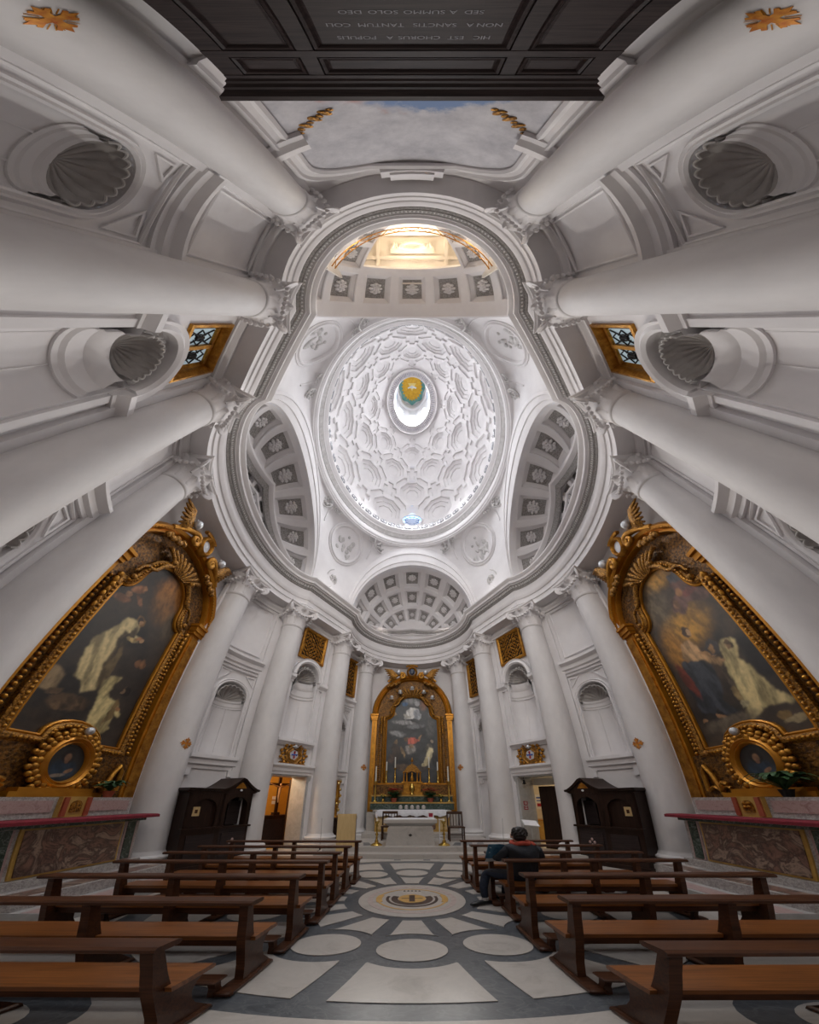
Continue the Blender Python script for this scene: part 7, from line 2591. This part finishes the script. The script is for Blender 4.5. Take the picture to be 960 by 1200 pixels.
# ------------------------------------------------------------------ benches
def bench_end(th=.048):
    """Outline in (y, z): y forward (towards the altar)."""
    pts = [(-.13, 0), (.28, 0), (.295, .05), (.25, .10), (.20, .15), (.18, .21), (.19, .28), (.235, .34), (.30, .375), (.315, .41),
           (.06, .41), (.045, .46), (.035, .55), (.03, .65), (.02, .765), (-.05, .765), (-.055, .62), (-.072, .48), (-.078, .32), (-.085, .20), (-.11, .09)]
    return pts
EP = bench_end()
def bench(sx, xin, xout, yr, label, rot=0.0, group=None, ky=1.0):
    xc = (xin + xout) / 2
    Lb = xout - xin
    t = thing('pew_bench', label, 'bench', (sx * xc, yr, 0), rot, group)
    t.scale = (1, ky, 1)
    h = Lb / 2
    for k, x in enumerate((-h + .035, h - .035, 0.0)):
        b = MB(); b.prism(EP, x - .026, x + .026, lambda a, z, d: (d, a, z))
        e = b.build('end_panel' if k < 2 else 'middle_support', BENCH, t, None)
        b = MB(); b.bevel_box((x, -.02, .026), (.10, .66, .052), .014); b.build('sled_foot', BENCH, e, 30)
    b = MB()
    b.rings([[(x, y, z) for y, z in ((.0, .412), (.345, .402), (.362, .412), (.362, .432), (.345, .442), (.05, .450), (.0, .450))] for x in (-h - .02, h + .02)], cap=True)
    b.build('seat', SEATWOOD, t, None)
    b = MB()
    b.rings([[(x, y, z) for y, z in ((-.095, .770), (.045, .766), (.068, .776), (.068, .793), (.045, .803), (-.08, .808), (-.105, .798), (-.108, .780))] for x in (-h - .035, h + .035)], cap=True)
    b.build('top_rail', BENCH, t, None)
    b = MB(); b.bbox((-h + .06, .02, .34), (h - .06, .045, .405)); b.build('apron', BENCH, t, None)
    b = MB(); b.bevel_box((0, -.285, .165), (Lb - .10, .16, .028), .008); kn = b.build('kneeler', BENCH, t, 30)
    for x in (-h + .09, h - .09):
        b = MB(); b.prism([(-.34, 0), (-.23, 0), (-.235, .03), (-.255, .08), (-.245, .152), (-.325, .152), (-.315, .08), (-.335, .03)], x - .02, x + .02, lambda a, z, d: (d, a, z)); b.build('kneeler_leg', BENCH, kn, None)
    return t
ORD = ['hindmost', 'second from the back', 'third from the back', 'fourth from the back', 'third from the altar', 'second from the altar', 'foremost']
LEFT = [(1.57, 1.00, 2.95), (2.36, .97, 2.95), (3.17, .94, 3.02), (3.92, .90, 3.04), (4.57, .90, 2.98), (5.17, .88, 2.92), (5.81, .83, 2.86)]
RIGHT = [(1.53, .97, 2.95), (2.40, .97, 2.95), (3.22, .96, 2.98), (4.00, 1.00, 2.86), (4.60, .93, 2.78), (5.29, .86, 2.66), (5.87, .80, 2.50)]
for i, (y, a, b_) in enumerate(LEFT):
    bench(-1, a, b_, y, 'brown wooden pew, %s in the block facing the crucifix doorway' % ORD[i], radians(-.8), 'pews on the crucifix-door side', 1.0 if i < 3 else .84)
for i, (y, a, b_) in enumerate(RIGHT):
    extra = '' if i != 3 else ''
    bench(1, a, b_, y, ('brown wooden pew, %s in the block facing the dark-door doorway' % ORD[i]) if i != 3 else 'brown wooden pew on which the man with the red scarf sits', radians(.4), 'pews on the dark-door side', 1.0 if i < 3 else .80)

# ------------------------------------------------------------------ the seated visitor, reading, turned towards the aisle
def skin_body(name, verts, edges, material, parent, root=0, sub=2):
    me = bpy.data.meshes.new(name)
    me.from_pydata([v[:3] for v in verts], edges, [])
    o = bpy.data.objects.new(name, me)
    COL.objects.link(o)
    o.modifiers.new('skin', 'SKIN')
    if not me.skin_vertices:
        me.attributes.new('skin', 'FLOAT', 'POINT') if False else None
    bm = bmesh.new(); bm.from_mesh(me)
    lay = bm.verts.layers.skin.verify()
    bm.verts.ensure_lookup_table()
    for i, v in enumerate(verts):
        r = v[3]
        bm.verts[i][lay].radius = r if isinstance(r, tuple) else (r, r)
        bm.verts[i][lay].use_root = (i == root)
    bm.to_mesh(me); bm.free()
    s = o.modifiers.new('sub', 'SUBSURF'); s.levels = sub; s.render_levels = sub
    bpy.context.view_layer.update()
    dg = bpy.context.evaluated_depsgraph_get()
    nm = bpy.data.meshes.new_from_object(o.evaluated_get(dg))
    bpy.data.objects.remove(o)
    nm.name = name
    nm.materials.clear(); nm.materials.append(material)
    nm.shade_smooth()
    ob = bpy.data.objects.new(name, nm)
    COL.objects.link(ob)
    ob.parent = parent
    return ob
JACKET = mat('dark_jacket', (.006, .007, .011), (.014, .016, .024), rough=.75, scale=12, bump=.3)
JEANS = mat('dark_denim', (.006, .010, .022), (.014, .022, .045), rough=.85, scale=25)
SKIN = mat('skin', (.42, .22, .14), (.50, .28, .19), rough=.5, scale=6)
HAIR = mat('dark_hair', (.008, .006, .006), (.022, .016, .014), rough=.6, scale=40, bump=.5)
SHOE = mat('black_shoe', (.008, .008, .009), rough=.45)
SCARF = mat('red_scarf', (.28, .035, .02), (.42, .07, .04), rough=.9, scale=16)
BX, BY = 1.25, 4.17
man = thing('person', 'seated man in dark jacket with a red scarf reading a blue brochure on a pew', 'person', (BX, BY, 0))
# local coordinates: faces (-0.45, 0.9); one continuous body: pelvis, spine, arms, legs
B_ = [
    (0, .02, .52, (.17, .13)),        # 0 pelvis
    (-.01, .01, .66, (.17, .12)),     # 1 waist
    (-.01, .0, .80, (.19, .125)),     # 2 chest
    (-.015, .015, .93, (.15, .10)),   # 3 upper chest
    (-.02, .03, 1.0, (.06, .06)),     # 4 neck
    (-.165, -.02, .915, .07),         # 5 shoulder L
    (-.27, .08, .76, .056),           # 6 elbow L
    (-.27, .24, .74, .040),           # 7 wrist L
    (.155, .02, .915, .07),           # 8 shoulder R
    (.235, .10, .74, .056),           # 9 elbow R
    (-.02, .27, .74, .040),           # 10 wrist R
    (-.10, .07, .50, .095),           # 11 hip L
    (-.36, .34, .50, .072),           # 12 knee L
    (-.42, .27, .28, .055),           # 13 shin L
    (-.405, .24, .09, .042),          # 14 ankle L
    (.10, .08, .50, .095),            # 15 hip R
    (-.02, .46, .50, .072),           # 16 knee R
    (-.10, .47, .28, .055),           # 17 shin R
    (-.13, .46, .09, .042),           # 18 ankle R
]
E_ = [(0, 1), (1, 2), (2, 3), (3, 4), (3, 5), (5, 6), (6, 7), (3, 8), (8, 9), (9, 10), (0, 11), (11, 12), (12, 13), (13, 14), (0, 15), (15, 16), (16, 17), (17, 18)]
body = skin_body('body', B_, E_, JACKET, man)
# trousers: faces below the waist get denim
me = body.data
me.materials.append(JEANS)
for p in me.polygons:
    if p.center.z < .53: p.material_index = 1
b = MB()
hc = Vector((-.03, .055, 1.095))
b.ball(hc, (.078, .095, .105), 18, 14, None)
for v_i in range(len(b.v)):
    x, y, z = b.v[v_i]
    if z < hc.z - .03: b.v[v_i] = (hc.x + (x - hc.x) * (1 - (hc.z - .03 - z) * 3.2), y, z)
b.ball(hc + Vector((-.045, .090, -.012)), (.016, .022, .02), 8, 6)     # nose
b.ball(hc + Vector((.078, -.002, -.01)), (.012, .024, .032), 8, 6)     # ears
b.ball(hc + Vector((-.078, .005, -.01)), (.012, .024, .032), 8, 6)
b.tube([hc + Vector((.005, -.02, -.15)), hc + Vector((0, -.01, -.06))], [.058, .055], 12)
b.build('head', SKIN, man, 60)
for dx in (-.062, -.018):
    b = MB(); b.ball(hc + Vector((dx, .085, .012)), (.012, .008, .008), 8, 5)
    b.build('eye', POSTER, man, 60)
b = MB(); b.tube([hc + Vector((-.065, .083, -.045)), hc + Vector((-.04, .092, -.047)), hc + Vector((-.012, .088, -.045))], .006, 5)
b.build('mouth', mat('lips', (.35, .12, .09), rough=.5), man, 60)
b = MB()
b.ball(hc + Vector((.008, -.022, .028)), (.088, .095, .094), 18, 12)
b.ball(hc + Vector((.005, -.045, -.02)), (.078, .062, .065), 14, 10)
for k in range(60):
    a = k * 2.4
    z = .0 + .105 * (k % 10) / 10
    r = .088 * sqrt(max(.02, 1 - ((z - .02) / .105) ** 2))
    b.ball(hc + Vector((.008 + r * cos(a) * .95, -.03 + r * sin(a) * (.9 if sin(a) < 0 else .6), z)), (.016, .018, .016), 5, 4)
b.build('hair', HAIR, man, 60)
b = MB()
b.tube([Vector((-.02 + .095 * cos(a), .025 + .085 * sin(a), .985 + .012 * sin(a * 3))) for a in [two * k / 24 for k in range(25)]], .032, 8)
b.tube([Vector((.06, .06, .98)), Vector((.10, .0, .975)), Vector((.12, -.03, .955))], [.035, .04, .03], 8)
b.build('scarf', SCARF, man, 60)
def hand(name, w, d, side):
    b = MB()
    w = Vector(w); d = Vector(d).normalized()
    up = Vector((0, 0, 1)); sd_ = d.cross(up).normalized() * side
    b.tube([w - d * .02, w + d * .035, w + d * .075], [.026, .032, .030], 10, flat=.6)
    for k in range(4):
        o_ = sd_ * (-.026 + .0175 * k)
        ln = (.066, .076, .072, .056)[k]
        p = w + d * .07 + o_
        b.tube([p, p + d * ln * .45 + up * .004, p + d * ln * .8 - up * .012, p + d * ln * .9 - up * .03], [.0095, .009, .008, .006], 7)
    p = w + d * .03 - sd_ * .03
    b.tube([p, p - sd_ * .022 + d * .02 + up * .01, p - sd_ * .022 + d * .05 + up * .012], [.012, .011, .008], 7)
    return b.build(name, SKIN, man, 60)
hand('hand', (-.27, .235, .74), (-.35, .6, .25), -1)
hand('hand', (-.02, .265, .74), (-.75, .35, .2), 1)
for ax, ay, dx, dy in ((-.405, .24, -.55, -.25), (-.13, .46, -.55, .45)):
    d = Vector((dx, dy, 0)).normalized()
    b = MB()
    c = Vector((ax, ay, 0))
    b.tube([c - d * .07 + Vector((0, 0, .045)), c + Vector((0, 0, .05)), c + d * .10 + Vector((0, 0, .042)), c + d * .17 + Vector((0, 0, .032)), c + d * .20 + Vector((0, 0, .028))], [.036, .044, .044, .036, .018], 12, flat=.85)
    b.build('shoe', SHOE, man, 60)
    b = MB(); b.tube([c + Vector((0, 0, .075)), c + Vector((0, 0, .12))], .043, 10); b.build('sock', SPECKLED, man, 60)
# brochure held open
BLUEB = mat('brochure_blue', (.03, .10, .19), (.12, .28, .40), rough=.35, scale=9)
br = thing('brochure', 'glossy blue brochure with white lettering held open by the seated man', 'brochure', (BX - .25, BY + .27, .735))
u = Vector((.80, .25, -.10)).normalized(); v = Vector((.12, -.30, .75)).normalized(); n = u.cross(v).normalized()
b = MB(); 
def BP(a, c_, d): return u * a + v * c_ + n * d
rows = []
for a, d in ((-.17, .035), (-.08, .02), (0, 0), (.08, .02), (.17, .035)):
    rows.append([BP(a, -.005, d), BP(a, .235, d), BP(a, .235, d + .004), BP(a, -.005, d + .004)])
b.rings(rows, cap=True); b.build('cover', BLUEB, br, 40)
b = MB()
rnd = random.Random(4)
for sd_ in (-1, 1):
    for k in range(6):
        a = .025 + .1 * rnd.random(); c_ = .05 + .15 * rnd.random()
        for dd in (-.0015, .0055):
            y0 = .035 * (a / .15) ** 1.3 + dd
            b.add([BP(sd_ * a, c_, y0), BP(sd_ * (a + .03), c_ + .012, y0 + .007), BP(sd_ * (a + .03), c_ + .026, y0 + .007), BP(sd_ * a, c_ + .014, y0)], [(0, 1, 2, 3)])
b.build('cover_print', POSTER, br, None)['kind'] = 'stuff'
b = MB(); b.rings([[BP(a, .0, d + .002), BP(a, -.07, d - .01)] for a, d in ((-.15, .035), (0, 0), (.15, .035))], closed_ring=False); b.build('loose_page', POSTER, br, None)
